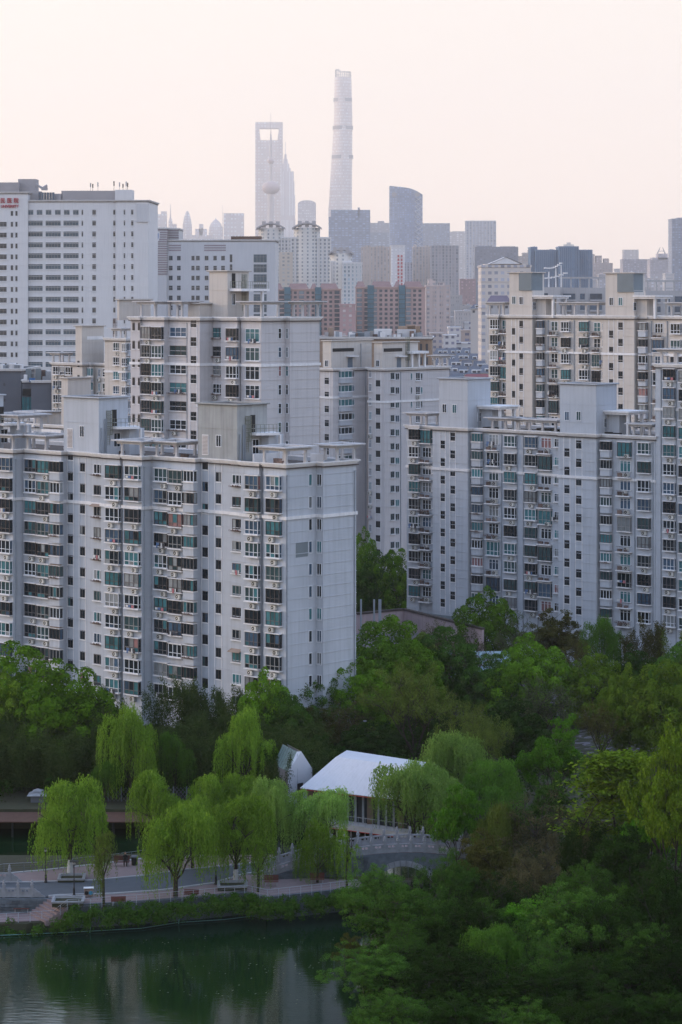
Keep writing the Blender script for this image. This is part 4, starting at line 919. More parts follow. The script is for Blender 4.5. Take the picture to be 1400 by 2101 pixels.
def curved_tower(label, px0, px1, top, D, drum, m_=None, sc=1.0):
    r_, w, zt = far(label, px0, px1, top, D, m_ or gm(WHT, (.12, .14, .16), 3.4, 3.1, .5, .55), piers=9, pier_m=TILE, name="white_apartment_tower")
    a = (at(drum, top, D * FM)[0] - r_.location.x) / FM; dm = MB(); k_ = 20
    rad = 11 * sc; pts = [(a + rad * math.cos(2 * math.pi * i / k_), -4 + rad * math.sin(2 * math.pi * i / k_)) for i in range(k_)]
    dm.prism(pts, 0, zt + 9 * sc); part("drum", dm.mesh("drum", [gm(WHT, (.12, .14, .16), 4.5, 3.1, .3, .5)]), r_)
    q = MB(); n_ = 10; wr = 12.5 * sc     # curved canopy roof
    for i in range(n_):
        t0, t1 = -1 + 2 * i / n_, -1 + 2 * (i + 1) / n_
        z0_, z1_ = zt + 9 * sc + 4.5 * sc * (1 - t0 * t0), zt + 9 * sc + 4.5 * sc * (1 - t1 * t1)
        xa, xb = a + wr * t0, a + wr * t1
        q.face([(xa, -17 * sc, z0_), (xb, -17 * sc, z1_), (xb, 8, z1_), (xa, 8, z0_)]); q.face([(xa, -17 * sc, z0_ - 1.2), (xa, 8, z0_ - 1.2), (xb, 8, z1_ - 1.2), (xb, -17 * sc, z1_ - 1.2)]); q.face([(xa, -17 * sc, z0_ - 1.2), (xb, -17 * sc, z1_ - 1.2), (xb, -17 * sc, z1_), (xa, -17 * sc, z0_)])
    part("curved_roof", q.mesh("curved_roof", [GREYR]), r_)
    for dx in (-6, 0, 6):
        zz = zt + 12.5 * sc; q = MB(); q.box(a + dx * sc - 1.6 * sc, a + dx * sc + 1.6 * sc, -13, -9, zz - 3, zz + 2.2 * sc); part("roof_turret", q.mesh("roof_turret", [GREYR]), r_)
    return r_
curved_tower("white tower with a curved roof half hidden behind the crest building's right end", 540, 597, 489, 2100, 556)
curved_tower("white tower with a curved roof and drum, the tall one right of the crest building", 598, 679, 489, 2050, 630)
curved_tower("smaller white tower with a curved roof, lower and further right than the tall one", 679, 720, 538, 1900, 700, sc=.8)
far("white apartment tower with pale blue windows directly right of the smallest curved roof", 704, 742, 541, 1880, gm((.60, .62, .63), (.16, .22, .26), 3.2, 3.1, .5, .55), piers=5, pier_m=TILE, steps=((.0, .5, 535),))
far("cream apartment tower in front of the tall white curved-roof one", 574, 600, 520, 2000, gm((.56, .49, .42), (.2, .2, .2), 4, 3.1, .45, .5), piers=2)
far("pale brown apartment tower with vertical strips left of the white one with red marks", 742, 803, 508, 2600, gm((.50, .42, .38), (.22, .21, .22), 3.5, 3.1, .45, .8), piers=8, steps=((.1, .3, 503), (.5, .8, 504)))
t_, w_, z_ = far("slim white tower carrying a vertical strip of red signs", 803, 831, 505, 2500, gm((.66, .64, .66), (.6, .6, .62), 4, 3.1, .3, .3), name="white_office_tower")
for i in range(14):
    for dx in (-.5, 2.8): part("red_sign", MB().box(dx, dx + 1.9, -11.5, -11, z_ - 9 - i * 3.6 - 2.4, z_ - 9 - i * 3.6).mesh("red_sign", [RED]), t_)
far("twin-topped beige apartment tower right of the white one with red marks", 848, 884, 508, 2550, gm((.54, .46, .42), (.22, .21, .22), 3.5, 3.1, .5, .8), piers=6, steps=((.05, .25, 501), (.6, .9, 503)))
far("grey-brown apartment tower standing against the twin-topped beige one", 884, 941, 506, 2500, gm((.40, .37, .39), (.12, .13, .15), 3.5, 3.1, .5, .8), piers=6, steps=((.1, .5, 503),))
far("dim slab between the red-marked tower and the twin-topped one", 831, 850, 540, 2700, gm((.38, .38, .43), (.1, .1, .13), 3.5, 3.1, .5, .8))
far("broad dark blue-grey office slab at the foot of the tallest tower", 675, 760, 446, 4200, gm((.20, .235, .31), (.14, .18, .25), 6, 4, .7, .6), name="office_tower", depth=50, steps=((.05, 1.0, 430), (.7, .75, 425)))
far("pale slab seen between the blue-grey office and the curved glass tower", 758, 802, 458, 5600, gm((.3, .3, .34), (.2, .22, .26), 8, 4, .5, .5), name="office_tower", depth=40, steps=((.4, .7, 453),))
far("lower grey-blue slab between the blue-grey office and the curved glass tower", 757, 802, 478, 4600, gm((.27, .30, .36), (.2, .23, .28), 8, 4, .5, .5), name="office_tower", depth=40)
# curved glass tower with slanted crown
D_ = 4000; GT = gm((.24, .28, .37), (.14, .18, .27), 4, 4, .6, .6); a = at(800, 381, D_); c = at(868, 391, D_)
root = thing("curved_glass_tower", "curved blue glass tower with slanted crown and lattice at its right side", "building", (a[0] * 1.5, D_ * 1.5, 0)); root.scale = (1.5, 1.5, at(800, 381, D_ * 1.5)[2] / a[2])
mb = MB(); n_ = 12; W_ = c[0] - a[0]; fr_ = []; 
for i in range(n_ + 1):
    t = i / n_; fr_.append((W_ * t, -14 * math.sin(math.pi * (t * .9 + .05)) + 14 * t, a[2] - (7 * t + 22 * max(0, t - .5) ** 2 * 1.5)))
for i in range(n_):
    p, q = fr_[i], fr_[i + 1]; mb.face([(p[0], p[1], 0), (q[0], q[1], 0), (q[0], q[1], q[2]), (p[0], p[1], p[2])]); mb.face([(p[0], p[1], p[2]), (q[0], q[1], q[2]), (q[0], 45, q[2]), (p[0], 45, p[2])])
mb.face([(W_, 45, 0), (0, 45, 0), (0, 45, fr_[0][2]), (W_, 45, fr_[-1][2])]); mb.face([(0, 45, 0), (0, fr_[0][1], 0), (0, fr_[0][1], fr_[0][2]), (0, 45, fr_[0][2])]); mb.face([(W_, fr_[-1][1], 0), (W_, 45, 0), (W_, 45, fr_[-1][2]), (W_, fr_[-1][1], fr_[-1][2])])
part("facade", mb.mesh("facade", [GT]), root)
q = MB()
for i in range(14):
    for s_ in (-1, 1):
        z = fr_[-1][2] - 4 - i * 9; x0_, x1_ = W_ * .76, W_ * .98; za, zb_ = (z, z - 9) if s_ > 0 else (z - 9, z); q.tube((x0_, fr_[9][1] - 1.4, za), (x1_, fr_[-1][1] - 1, zb_), .5, k=4)
part("lattice", q.mesh("lattice", [TILEB]), root)
q = MB()
for sx_ in (7, 45): q.tube((sx_, -13.5, a[2] - 16), (sx_, -12.5, a[2] - 16), 4.2, k=14)
part("roof_sign", q.mesh("roof_sign", [GREYR]), root)
far("blue-grey office slab immediately right of the curved glass tower", 868, 923, 459, 4600, gm((.34, .36, .42), (.2, .23, .29), 5, 4, .55, .5), name="office_tower", depth=40, piers=8)
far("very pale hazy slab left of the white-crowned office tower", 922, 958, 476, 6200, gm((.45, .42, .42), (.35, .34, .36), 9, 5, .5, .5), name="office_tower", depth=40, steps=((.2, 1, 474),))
far("tall office tower with an open white crown right of centre", 957, 1018, 454, 4000, gm((.50, .48, .50), (.20, .22, .27), 5, 4.2, .55, .6), name="office_tower", depth=40, piers=9, pier_m=TILE, steps=((.0, 1.0, 452),))
far("dark grey-blue residential block behind the cream hotel-like block", 975, 1063, 508, 2900, gm((.22, .23, .28), (.12, .13, .17), 4, 3.2, .5, .5), depth=30, piers=10, steps=((.05, .4, 504), (.6, .95, 505)))
far("low rosy-red apartment block left of the dark grey-blue block", 945, 976, 574, 2600, gm((.40, .25, .25), (.28, .18, .19), 4, 3.2, .5, .5), name="red_apartment_block", piers=3)
r_, w_, z_ = far("cream block with a shallow pediment roof and rows of square windows", 988, 1090, 548, 1300, gm((.60, .54, .50), (.2, .2, .23), 3.4, 3.6, .55, .45), name="cream_office_block", depth=30, band=14, steps=((.08, .92, 541),))
q = MB(); zz = CH - (541 - HY) / FOC * 1300; q.face([(-w_ * .3, -12, zz), (w_ * .3, -12, zz), (0, -12, zz + 3.6)]); q.face([(-w_ * .34, -12.6, zz), (0, -12.6, zz + 3.8), (0, 10, zz + 3.8), (-w_ * .34, 10, zz)]); q.face([(0, -12.6, zz + 3.8), (w_ * .34, -12.6, zz), (w_ * .34, 10, zz), (0, 10, zz + 3.8)])
part("pediment_roof", q.mesh("pediment_roof", [TILE]), r_)
far("beige stepped tower peeking over the left end of the dark blue slab", 1064, 1094, 527, 3200, gm((.38, .32, .30), (.2, .2, .2), 4, 3.2, .5, .5), steps=((.3, .8, 518), (.7, 1, 512)))
DB = gm((.08, .155, .26), (.045, .10, .18), 3.2, 60, .6, .97)
for lb, a, c, t_, D in (("left wing of the dark blue striped office slab", 1090, 1102, 509, 2000), ("main left part of the dark blue striped office slab", 1100, 1149, 515, 1990), ("tallest middle part of the dark blue striped office slab", 1148, 1187, 508, 1980), ("right part of the dark blue striped office slab with ribbed side", 1186, 1215, 515, 1990)):
    far(lb, a, c, t_, D, DB, name="blue_office_slab", depth=30, piers=int((c - a) / 4), pier_m=mat("steel_fin", (.14, .22, .33), .5, .1, .1), steps=((.1, .35, t_ - 3), (.6, .8, t_ - 4)) if a < 1140 else ())
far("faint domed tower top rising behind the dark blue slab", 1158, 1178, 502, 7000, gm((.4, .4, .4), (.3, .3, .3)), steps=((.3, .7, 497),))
far("pale pink stepped apartment cluster right of the dark blue slab", 1215, 1257, 541, 3300, gm((.44, .36, .34), (.25, .22, .22), 4, 3.2, .5, .5), piers=4, steps=((.0, .15, 521), (.22, .5, 524), (.6, .85, 530)))
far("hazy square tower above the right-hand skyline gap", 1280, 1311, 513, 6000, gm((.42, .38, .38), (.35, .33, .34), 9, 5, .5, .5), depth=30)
far("broad lilac-grey block at the right skyline below the hazy square tower", 1279, 1335, 533, 3800, gm((.38, .35, .38), (.26, .25, .28), 5, 3.4, .5, .5), depth=40, piers=8, steps=((.25, .6, 531),))
r_, w_, z_ = far("lilac-grey tower with an openwork spire at the right skyline", 1335, 1384, 534, 3700, gm((.43, .39, .41), (.28, .26, .29), 5, 3.4, .5, .5), depth=40, piers=7, steps=((.1, .9, 528), (.35, .75, 520)))
q = MB(); z0_, z1_ = (CH - (520 - HY) / FOC * 5550) / 1.5, (CH - (509 - HY) / FOC * 5550) / 1.5
for x in (-5, 7): q.tube((x, 0, z0_), (x * .3 + 1, 0, z1_ + 2), 1.2, .4, k=5)
q.tube((-3, 0, (z0_ + z1_) / 2), (5, 0, (z0_ + z1_) / 2), .6, k=4); part("openwork_spire", q.mesh("openwork_spire", [GREYR]), r_)
far("low pale podium blocks in front of the spired tower", 1322, 1366, 572, 2800, gm((.5, .46, .46), (.3, .3, .32), 5, 3.4, .5, .5), steps=((.3, .7, 566),))
far("grey-blue balcony tower in front of the lilac-grey block", 1295, 1320, 560, 2900, gm((.36, .36, .40), (.2, .2, .24), 5, 3.4, .5, .5), steps=((.1, .5, 556),))
far("white stepped balcony tower beside the far right tower", 1366, 1384, 563, 2500, gm((.55, .52, .52), (.3, .3, .32), 9, 3.4, .8, .4), steps=((.1, .5, 560),))
far("tall blue-grey tower at the right edge of the skyline", 1380, 1440, 450, 3300, gm((.27, .29, .36), (.17, .2, .26), 4, 3.4, .6, .5), name="office_tower", depth=40, piers=10, steps=((.2, .6, 446),))
# white blocks with roof frames just behind the tall right slab
WB = mat("white_apartment_render", (0.44, 0.43, 0.44), .85, .08, .1, streak=.2)
def white_block(label, px0, px1, top, D, step, frame=True):
    a, c = at(px0, top, D), at(px1, top, D); W_ = c[0] - a[0]; zt = a[2]; root = thing("white_apartment_block", label, "building", (a[0], D, 0))
    part("wall", MB().box(0, W_, 0, 14, 0, zt).mesh("wall", [WB]), root); rr = random.Random(int(px0)); x = 1.0
    while x < W_ - 2.2:
        wd = rr.choice([1.3, 2.4, 3.4])
        for j in range(9):
            z = zt - 3.4 - j * 3.0
            o = part("window", _cache.setdefault(('wb', wd), MB().box(0, wd, -.5 if wd > 2 else -.1, 0, 0, 1.7).box(-.1, wd + .1, -.6 if wd > 2 else -.2, 0, -.5, -.01, 1).mesh("window", [GL[5], WB])), root, (x, 0, z))
        x += wd + 1.5
    if frame:
        for i in range(int(W_ / 2.6)): part("roof_frame_post", _cache.setdefault(('rfp',), MB().box(0, .35, 0, .35, 0, 2.6).mesh("roof_frame_post", [WB])), root, (.5 + i * 2.6, 0.2, zt))
        part("roof_frame_beam", MB().box(0, W_, 0, .7, zt + 2.6, zt + 3.1).mesh("roof_frame_beam", [WB]), root)
    return root, zt, W_
white_block("white apartment block behind the right slab, between its two roof houses", 1149, 1245, 590, 700, 1)
r_, zt, W_ = white_block("white block with a curling roof canopy just right of the left water tank", 1108, 1150, 589, 690, 1, False)
q = MB()
for (x0_, x1_, z0_, hh) in ((1.5, 6.5, 5.2, 1.6), (-1, 8.0, 2.4, 1.6)):
    for i in range(8):
        t0, t1 = i / 8, (i + 1) / 8; f = lambda t: z0_ + hh * (t - .3) ** 2 * (2.2 if t > .3 else 1.0)
        q.box(x0_ + (x1_ - x0_) * t0, x0_ + (x1_ - x0_) * t1, 1, 4, zt + f((t0 + t1) / 2), zt + f((t0 + t1) / 2) + .35)
for x in (0, 2.5, 4.5, 6): q.box(x, x + .35, 1.2, 1.6, zt, zt + 3 + x * .55)
part("curled_canopy", q.mesh("curled_canopy", [TRIM]), r_)
white_block("white apartment block behind the right slab at the picture's right edge", 1325, 1420, 596, 720, 1)
far("pale apartment blocks seen over the white roof frames", 1230, 1262, 565, 2400, gm((.42, .40, .42), (.25, .25, .28), 4, 3.2, .5, .5), steps=((.2, .6, 560),))

# ---- skyline across the river: haze partly painted into pale facade colours
SKY_G = gm((.26, .24, .25), (.20, .19, .20), 12, 12, .5, .4)
D0 = 7200
def lathe(mb, prof, k_=20, cx=0, cy=0, m=0):
    for (r0, z0_), (r1, z1_) in zip(prof[:-1], prof[1:]):
        for i in range(k_):
            a0, a1 = 2 * math.pi * i / k_, 2 * math.pi * (i + 1) / k_
            mb.face([(cx + r0 * math.cos(a0), cy + r0 * math.sin(a0), z0_), (cx + r0 * math.cos(a1), cy + r0 * math.sin(a1), z0_), (cx + r1 * math.cos(a1), cy + r1 * math.sin(a1), z1_), (cx + r1 * math.cos(a0), cy + r1 * math.sin(a0), z1_)], m)
    return mb
def zz_(py, D): return CH - (py - HY) / FOC * D
def sw(px, D): return px / FOC * D
# trapezoid-aperture tower
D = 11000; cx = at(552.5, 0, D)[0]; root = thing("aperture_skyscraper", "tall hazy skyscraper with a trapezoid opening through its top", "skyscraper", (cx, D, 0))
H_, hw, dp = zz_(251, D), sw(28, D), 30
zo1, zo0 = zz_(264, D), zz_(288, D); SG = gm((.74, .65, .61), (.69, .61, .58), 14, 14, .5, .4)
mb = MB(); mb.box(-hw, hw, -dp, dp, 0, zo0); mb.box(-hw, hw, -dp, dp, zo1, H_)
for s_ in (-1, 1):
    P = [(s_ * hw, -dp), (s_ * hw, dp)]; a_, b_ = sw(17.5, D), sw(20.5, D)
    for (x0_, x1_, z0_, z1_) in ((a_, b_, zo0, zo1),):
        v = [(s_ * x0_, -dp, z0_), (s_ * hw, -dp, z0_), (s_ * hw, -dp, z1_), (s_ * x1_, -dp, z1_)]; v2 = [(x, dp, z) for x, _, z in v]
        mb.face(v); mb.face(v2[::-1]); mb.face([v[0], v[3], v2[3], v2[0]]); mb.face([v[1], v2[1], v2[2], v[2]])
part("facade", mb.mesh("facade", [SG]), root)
q = MB()
for s_ in (-1, 1): q.tube((s_ * sw(20, D), -dp - 3, zo0), (s_ * sw(9, D), -dp - 3, 0), 4, k=4)
part("edge_line", q.mesh("edge_line", [SG]), root)
# television tower with spheres
D = 9400; cx = at(556, 0, D)[0]; root = thing("television_tower", "pearl television tower with round pink spheres and needle, before the aperture skyscraper", "tower", (cx, D, 0))
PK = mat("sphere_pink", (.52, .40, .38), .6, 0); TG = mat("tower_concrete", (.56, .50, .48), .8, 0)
mb = MB(); lathe(mb, [(sw(6.2, D), 0), (sw(6.2, D), zz_(395, D))], 14); part("shaft", mb.mesh("shaft", [TG]), root)
z = zz_(385, D); r_ = sw(18.5, D); mb = MB(); lathe(mb, [(r_ * math.sin(math.pi * i / 12) + .01, z - r_ * .75 * math.cos(math.pi * i / 12)) for i in range(13)], 24); part("lower_sphere", mb.mesh("sphere", [PK]), root)
z = zz_(330, D); r_ = sw(7, D); mb = MB(); lathe(mb, [(r_ * math.sin(math.pi * i / 12) + .01, z - r_ * .9 * math.cos(math.pi * i / 12)) for i in range(13)], 20); part("upper_sphere", mb.mesh("sphere", [PK]), root)
mb = MB(); lathe(mb, [(sw(3.2, D), zz_(380, D)), (sw(2.6, D), zz_(300, D)), (sw(1.4, D), zz_(275, D)), (sw(.7, D), zz_(272, D)), (sw(.4, D), zz_(232, D))], 8); part("spire", mb.mesh("spire", [TG]), root)
# pagoda-like stepped tower
D = 10800; cx = at(591, 0, D)[0]; root = thing("stepped_skyscraper", "stepped pagoda-like skyscraper directly right of the television tower", "skyscraper", (cx, D, 0))
for i, (hw_, t_) in enumerate(((15.5, 450), (14.8, 400), (13.5, 372), (12, 352), (10, 345), (7.5, 336), (4.5, 326), (2.2, 316), (.5, 292))):
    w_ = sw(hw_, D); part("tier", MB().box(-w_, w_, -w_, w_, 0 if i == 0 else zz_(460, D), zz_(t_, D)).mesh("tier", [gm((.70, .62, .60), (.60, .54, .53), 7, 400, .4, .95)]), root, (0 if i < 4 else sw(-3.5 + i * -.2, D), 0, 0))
D = 10300; cx = at(630, 0, D)[0]; root = thing("round_top_skyscraper", "hazy tower with a rounded top between the stepped and the twisting skyscrapers", "skyscraper", (cx, D, 0)); mb = MB(); w_ = sw(18.7, D)
P = [(-w_, 0)] + [(w_ * math.sin(t), zz_(419, D) + (zz_(411, D) - zz_(419, D)) * math.cos(t)) for t in [-1.4 + 2.8 * i / 10 for i in range(11)]] + [(w_, 0)]
mb.face([(x, -35, z) for x, z in P][::-1]); mb.face([(x, 25, z) for x, z in P])
for (a0, a1) in zip(P[:-1], P[1:]): mb.face([(a0[0], -25, a0[1]), (a1[0], -25, a1[1]), (a1[0], 25, a1[1]), (a0[0], 25, a0[1])])
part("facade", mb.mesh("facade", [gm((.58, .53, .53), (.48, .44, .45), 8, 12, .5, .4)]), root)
# twisting tower
D = 10800; cx = at(699, 0, D)[0]; root = thing("twisting_skyscraper", "tallest skyscraper, slender and gently twisting, fading into the haze", "skyscraper", (cx, D, 0)); mb = MB()
prof = [(600, 672, 727), (430, 674, 724.5), (400, 676.5, 724.5), (360, 678.5, 725), (320, 681, 725), (280, 683, 724.5), (240, 685, 724), (200, 684.6, 722.5), (160, 684.8, 721), (158, 686.8, 720.6), (146, 687, 720)]
k_ = 24; rings = []
for (py, l, r) in prof:
    z = zz_(py, D); c_ = sw((l + r) / 2 - 699, D); w_ = sw((r - l) / 2, D); tw = (600 - py) * .0045
    ring_ = []
    for i in range(k_):
        t = 2 * math.pi * i / k_; rr_ = 1 + .06 * math.cos(3 * (t + tw)); ring_.append((c_ + w_ * math.cos(t) * rr_ * .96, w_ * math.sin(t) * rr_, z))
    rings.append(ring_)
for a_, b_ in zip(rings[:-2], rings[1:-1]):
    for i in range(k_): j = (i + 1) % k_; mb.face([a_[i], a_[j], b_[j], b_[i]])
mb.face(rings[-2])
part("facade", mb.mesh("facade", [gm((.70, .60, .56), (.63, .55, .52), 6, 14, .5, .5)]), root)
q = MB(); top = rings[-1]; b_ = rings[-2]
for i in range(k_):
    j = (i + 1) % k_; zt_ = zz_(143 + (4.5 if top[i][0] > 0 else 0), D); q.tube(b_[i], (top[i][0], top[i][1], zt_), 1.6, k=4); q.tube((top[i][0], top[i][1], zt_), (top[j][0], top[j][1], zz_(143 + (4.5 if top[j][0] > 0 else 0), D)), 1.8, k=4)
    q.tube((b_[i][0], b_[i][1], b_[i][2] + 9), (b_[j][0], b_[j][1], b_[j][2] + 9), 1.0, k=4)
part("crown_lattice", q.mesh("crown_lattice", [GREYR]), root)
for py in (205, 262, 322): 
    z = zz_(py, D); i = min(range(len(prof)), key=lambda n: abs(prof[n][0] - py)); l, r = prof[i][1:]; q = MB(); c_, w_ = sw((l + r) / 2 - 699, D), sw((r - l) / 2, D) * 1.015
    lathe(q, [(w_, z - 8), (w_, z + 8)], 24, c_, 0); part("mechanical_band", q.mesh("mechanical_band", [GREYR]), root)
# faint towers at left of the skyline
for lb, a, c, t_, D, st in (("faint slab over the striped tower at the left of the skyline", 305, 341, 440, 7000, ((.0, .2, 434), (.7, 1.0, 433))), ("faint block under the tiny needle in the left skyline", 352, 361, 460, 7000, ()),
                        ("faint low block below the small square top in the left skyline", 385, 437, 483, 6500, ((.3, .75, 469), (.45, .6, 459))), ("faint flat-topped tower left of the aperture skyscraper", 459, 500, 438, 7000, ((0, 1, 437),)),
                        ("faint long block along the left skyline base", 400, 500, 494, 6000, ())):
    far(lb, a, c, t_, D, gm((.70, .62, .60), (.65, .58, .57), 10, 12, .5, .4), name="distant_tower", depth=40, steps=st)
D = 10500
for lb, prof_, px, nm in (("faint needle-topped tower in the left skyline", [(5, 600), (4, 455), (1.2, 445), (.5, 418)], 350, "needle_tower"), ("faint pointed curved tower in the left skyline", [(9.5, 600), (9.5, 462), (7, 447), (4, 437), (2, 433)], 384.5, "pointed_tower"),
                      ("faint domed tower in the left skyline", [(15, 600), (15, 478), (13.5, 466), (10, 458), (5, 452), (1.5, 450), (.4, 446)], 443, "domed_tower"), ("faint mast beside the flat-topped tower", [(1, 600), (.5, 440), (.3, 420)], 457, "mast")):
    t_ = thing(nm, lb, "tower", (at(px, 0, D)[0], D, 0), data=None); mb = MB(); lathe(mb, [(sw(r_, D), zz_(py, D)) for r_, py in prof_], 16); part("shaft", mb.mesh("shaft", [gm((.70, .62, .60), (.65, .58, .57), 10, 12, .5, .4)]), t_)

CBL = ['behind the pink stepped tower, low', 'above the slate roof hall, upper', 'under the rosy-red block', 'behind the cream four-storey building', "left of the long white building's roof", 'above the gabled hall', "touching the central pink slab's right base", 'behind the central pink slab, low', 'behind the left pink slab, low', "between the curved-roof towers' bases", "right of the cream pediment block's base", 'right of the dark blue slab, low', 'under the hazy square tower, far', 'under the hazy square tower, nearer', 'behind the cream pediment block, right', 'behind the curling canopy block', "left of the picture's lower right skyline", 'far behind the crest building', 'far behind the curved-roof tower, left', 'far below the blue-grey office slab']
# ---- low city between the towers
SLATEB = mat("blue_grey_roof_tiles", (0.12, 0.135, 0.17), .8, .25, .3); CREAMH = mat("cream_render", (0.40, 0.36, 0.34), .9, .1, .1); REDROOF = mat("maroon_roof", (0.24, 0.08, 0.09), .8, .2, .3)
def house(label, px0, px1, top, D, eave, wallm, roofm, depth=12, dorm=0, group=None, name="tiled_roof_house"):
    a, c = at(px0, top, D), at(px1, top, D); W_ = c[0] - a[0]; zt = a[2]; ze = max(2.5, zt - eave)
    root = thing(name, label, "house", (a[0], D, 0), R.uniform(-.12, .12), group)
    part("wall", MB().box(0, W_, 0, depth, 0, ze).mesh("wall", [wallm]), root)
    q = MB(); o_ = .7; i_ = min(W_ * .2, depth * .45); x0_, x1_ = -o_, W_ + o_; y0, y1 = -o_, depth + o_; ym = depth / 2
    q.face([(x0_, y0, ze), (x1_, y0, ze), (x1_ - i_, ym, zt), (x0_ + i_, ym, zt)]); q.face([(x1_, y1, ze), (x0_, y1, ze), (x0_ + i_, ym, zt), (x1_ - i_, ym, zt)]); q.face([(x0_, y1, ze), (x0_, y0, ze), (x0_ + i_, ym, zt)]); q.face([(x1_, y0, ze), (x1_, y1, ze), (x1_ - i_, ym, zt)])
    q.box(x0_, x1_, y0, y1, ze - .3, ze - .01, 1)
    part("roof", q.mesh("roof", [roofm, wallm]), root)
    for i in range(dorm):
        x = W_ * (i + .7) / (dorm + .4); part("dormer", MB().box(x, x + 2.6, .6, 3.4, ze + .2, ze + 2.1).box(x + .4, x + 2.2, .5, .6, ze + .7, ze + 1.7, 1).mesh("dormer", [TRIM, SLOT]), root)
    n_ = int(W_ / 3.2)
    for i in range(n_): part("window", _cache.setdefault(('hw',), MB().box(0, 1.4, -.08, 0, 0, 1.4).mesh("window", [SLOT])), root, (W_ * (i + .3) / n_, 0, ze - 2.6))
    return root
ORD = ["first", "second", "third", "fourth", "fifth"]; ROWN = ["nearest", "second", "third", "farthest"]; G_ = "blue-grey roofed houses of the low city"; LB = "blue-grey tiled house with pale dormers packed among others beyond the centre towers"
for row, (D, top) in enumerate(((1180, 752), (1300, 738), (1430, 727), (1560, 716))):
    for i in range(5):
        p = 880 + i * 27 + (row % 2) * 12; house(f"low tiled house with dormers, {ORD[i]} from left in the {ROWN[row]} row", p, p + R.uniform(23, 32), top + R.uniform(-3, 3), D + R.uniform(-20, 20), 3.6, CREAMH, SLATEB, dorm=2, group=G_)
house("maroon-roofed low building behind the right slab's roof house", 948, 1010, 768, 1080, 3.4, CREAMH, REDROOF, name="maroon_roof_building")
house("teal-grey roofed shed left of the maroon roof", 920, 952, 766, 1075, 4, CREAMH, SLATEB, name="grey_roof_shed")
for lb, a, c, t_, D, w_, sz in (("long white building with a row of dark square windows in the low city", 925, 1012, 706, 1650, (.60, .58, .58), 9), ("white stair block at the left end of the long white building", 910, 937, 690, 1640, (.64, .62, .62), 4),
        ("small white cube building on the long white building's left", 921, 946, 674, 1700, (.6, .57, .56), 4), ("pinkish low block left of the white stair block", 884, 912, 686, 1700, (.46, .40, .38), 4), ("beige low block behind the small white cube", 944, 968, 680, 1760, (.46, .36, .32), 6),
        ("pale gabled hall right of the beige low block", 953, 1000, 664, 1800, (.48, .47, .48), 12)):
    far(lb, a, c, t_, D, gm(w_, (.12, .12, .17), sz, 4, .5, .45), name="low_building", depth=16)
house("long dark slate roof hall behind the small white cube", 876, 956, 669, 1850, 4, CREAMH, SLATEB, name="slate_roof_hall")
house("grey-green roofed hall right of the beige low block", 966, 1006, 683, 1720, 6, CREAMH, mat("green_grey_roof", (.22, .26, .27), .8, .2, .2), name="green_roof_hall")
house("cream four-storey building with dark hipped roof left of the tall right slab", 966, 1008, 624, 1500, 2.6, mat("cream_wall", (.52, .48, .46), .9, .1, .1), SLATEB, name="cream_hotel", dorm=3)
house("cream house with purple-grey roof directly behind the tall right slab's left end", 1001, 1048, 606, 1250, 4, WB, mat("purple_roof", (.16, .13, .17), .8, .2, .2), name="purple_roof_building")
for i, (a, c, t_, D) in enumerate(((876, 905, 640, 2000), (903, 925, 600, 2200), (920, 948, 608, 2100), (946, 968, 628, 2100), (905, 940, 652, 1950), (935, 966, 640, 1900), (876, 900, 655, 1900), (700, 760, 640, 1800), (560, 620, 600, 1900),
                                   (655, 690, 560, 2700), (1018, 1050, 600, 1700), (1215, 1262, 575, 2700), (1262, 1282, 552, 5000), (1255, 1282, 570, 4200), (1020, 1095, 560, 3000), (1060, 1110, 596, 1500), (1300, 1335, 592, 1900), (340, 500, 500, 3500), (500, 560, 505, 3000), (742, 850, 560, 2900))):
    v = R.uniform(.34, .5); far("pale mid-rise block " + CBL[i], a, c, t_, D, gm((v, v * .93, v * .93), (.2, .2, .22), 4, 3.2, .5, .5), name="city_block", piers=3, steps=((.1, .4, t_ - 3), (.6, .85, t_ - 5)) if i % 2 else (), group="pale mid-rise blocks of the hazy city")
# far belt of low roofs that nobody could count
mb = MB(); rr = random.Random(5)
for i in range(1500):
    D = 900 + 8000 * rr.random() ** 1.3; x = rr.uniform(-.16, .16) * D; w_, d_, h_ = rr.uniform(10, 30), rr.uniform(8, 16), rr.uniform(6, 19)
    if D < 1100 and -40 < x < 120: continue
    if 1000 < D < 2000 and 870 < 700 + x / D * FOC < 1010: h_ = min(h_, 8)
    mb.box(x, x + w_, D, D + d_, 0, h_, rr.randrange(4))
t_ = thing("city_roofs", "sea of low roofs receding into the haze beyond the towers", "rooftops", data=mb.mesh("city_roofs", [CREAMH, SLATEB, WB, BRN]), kind="stuff")
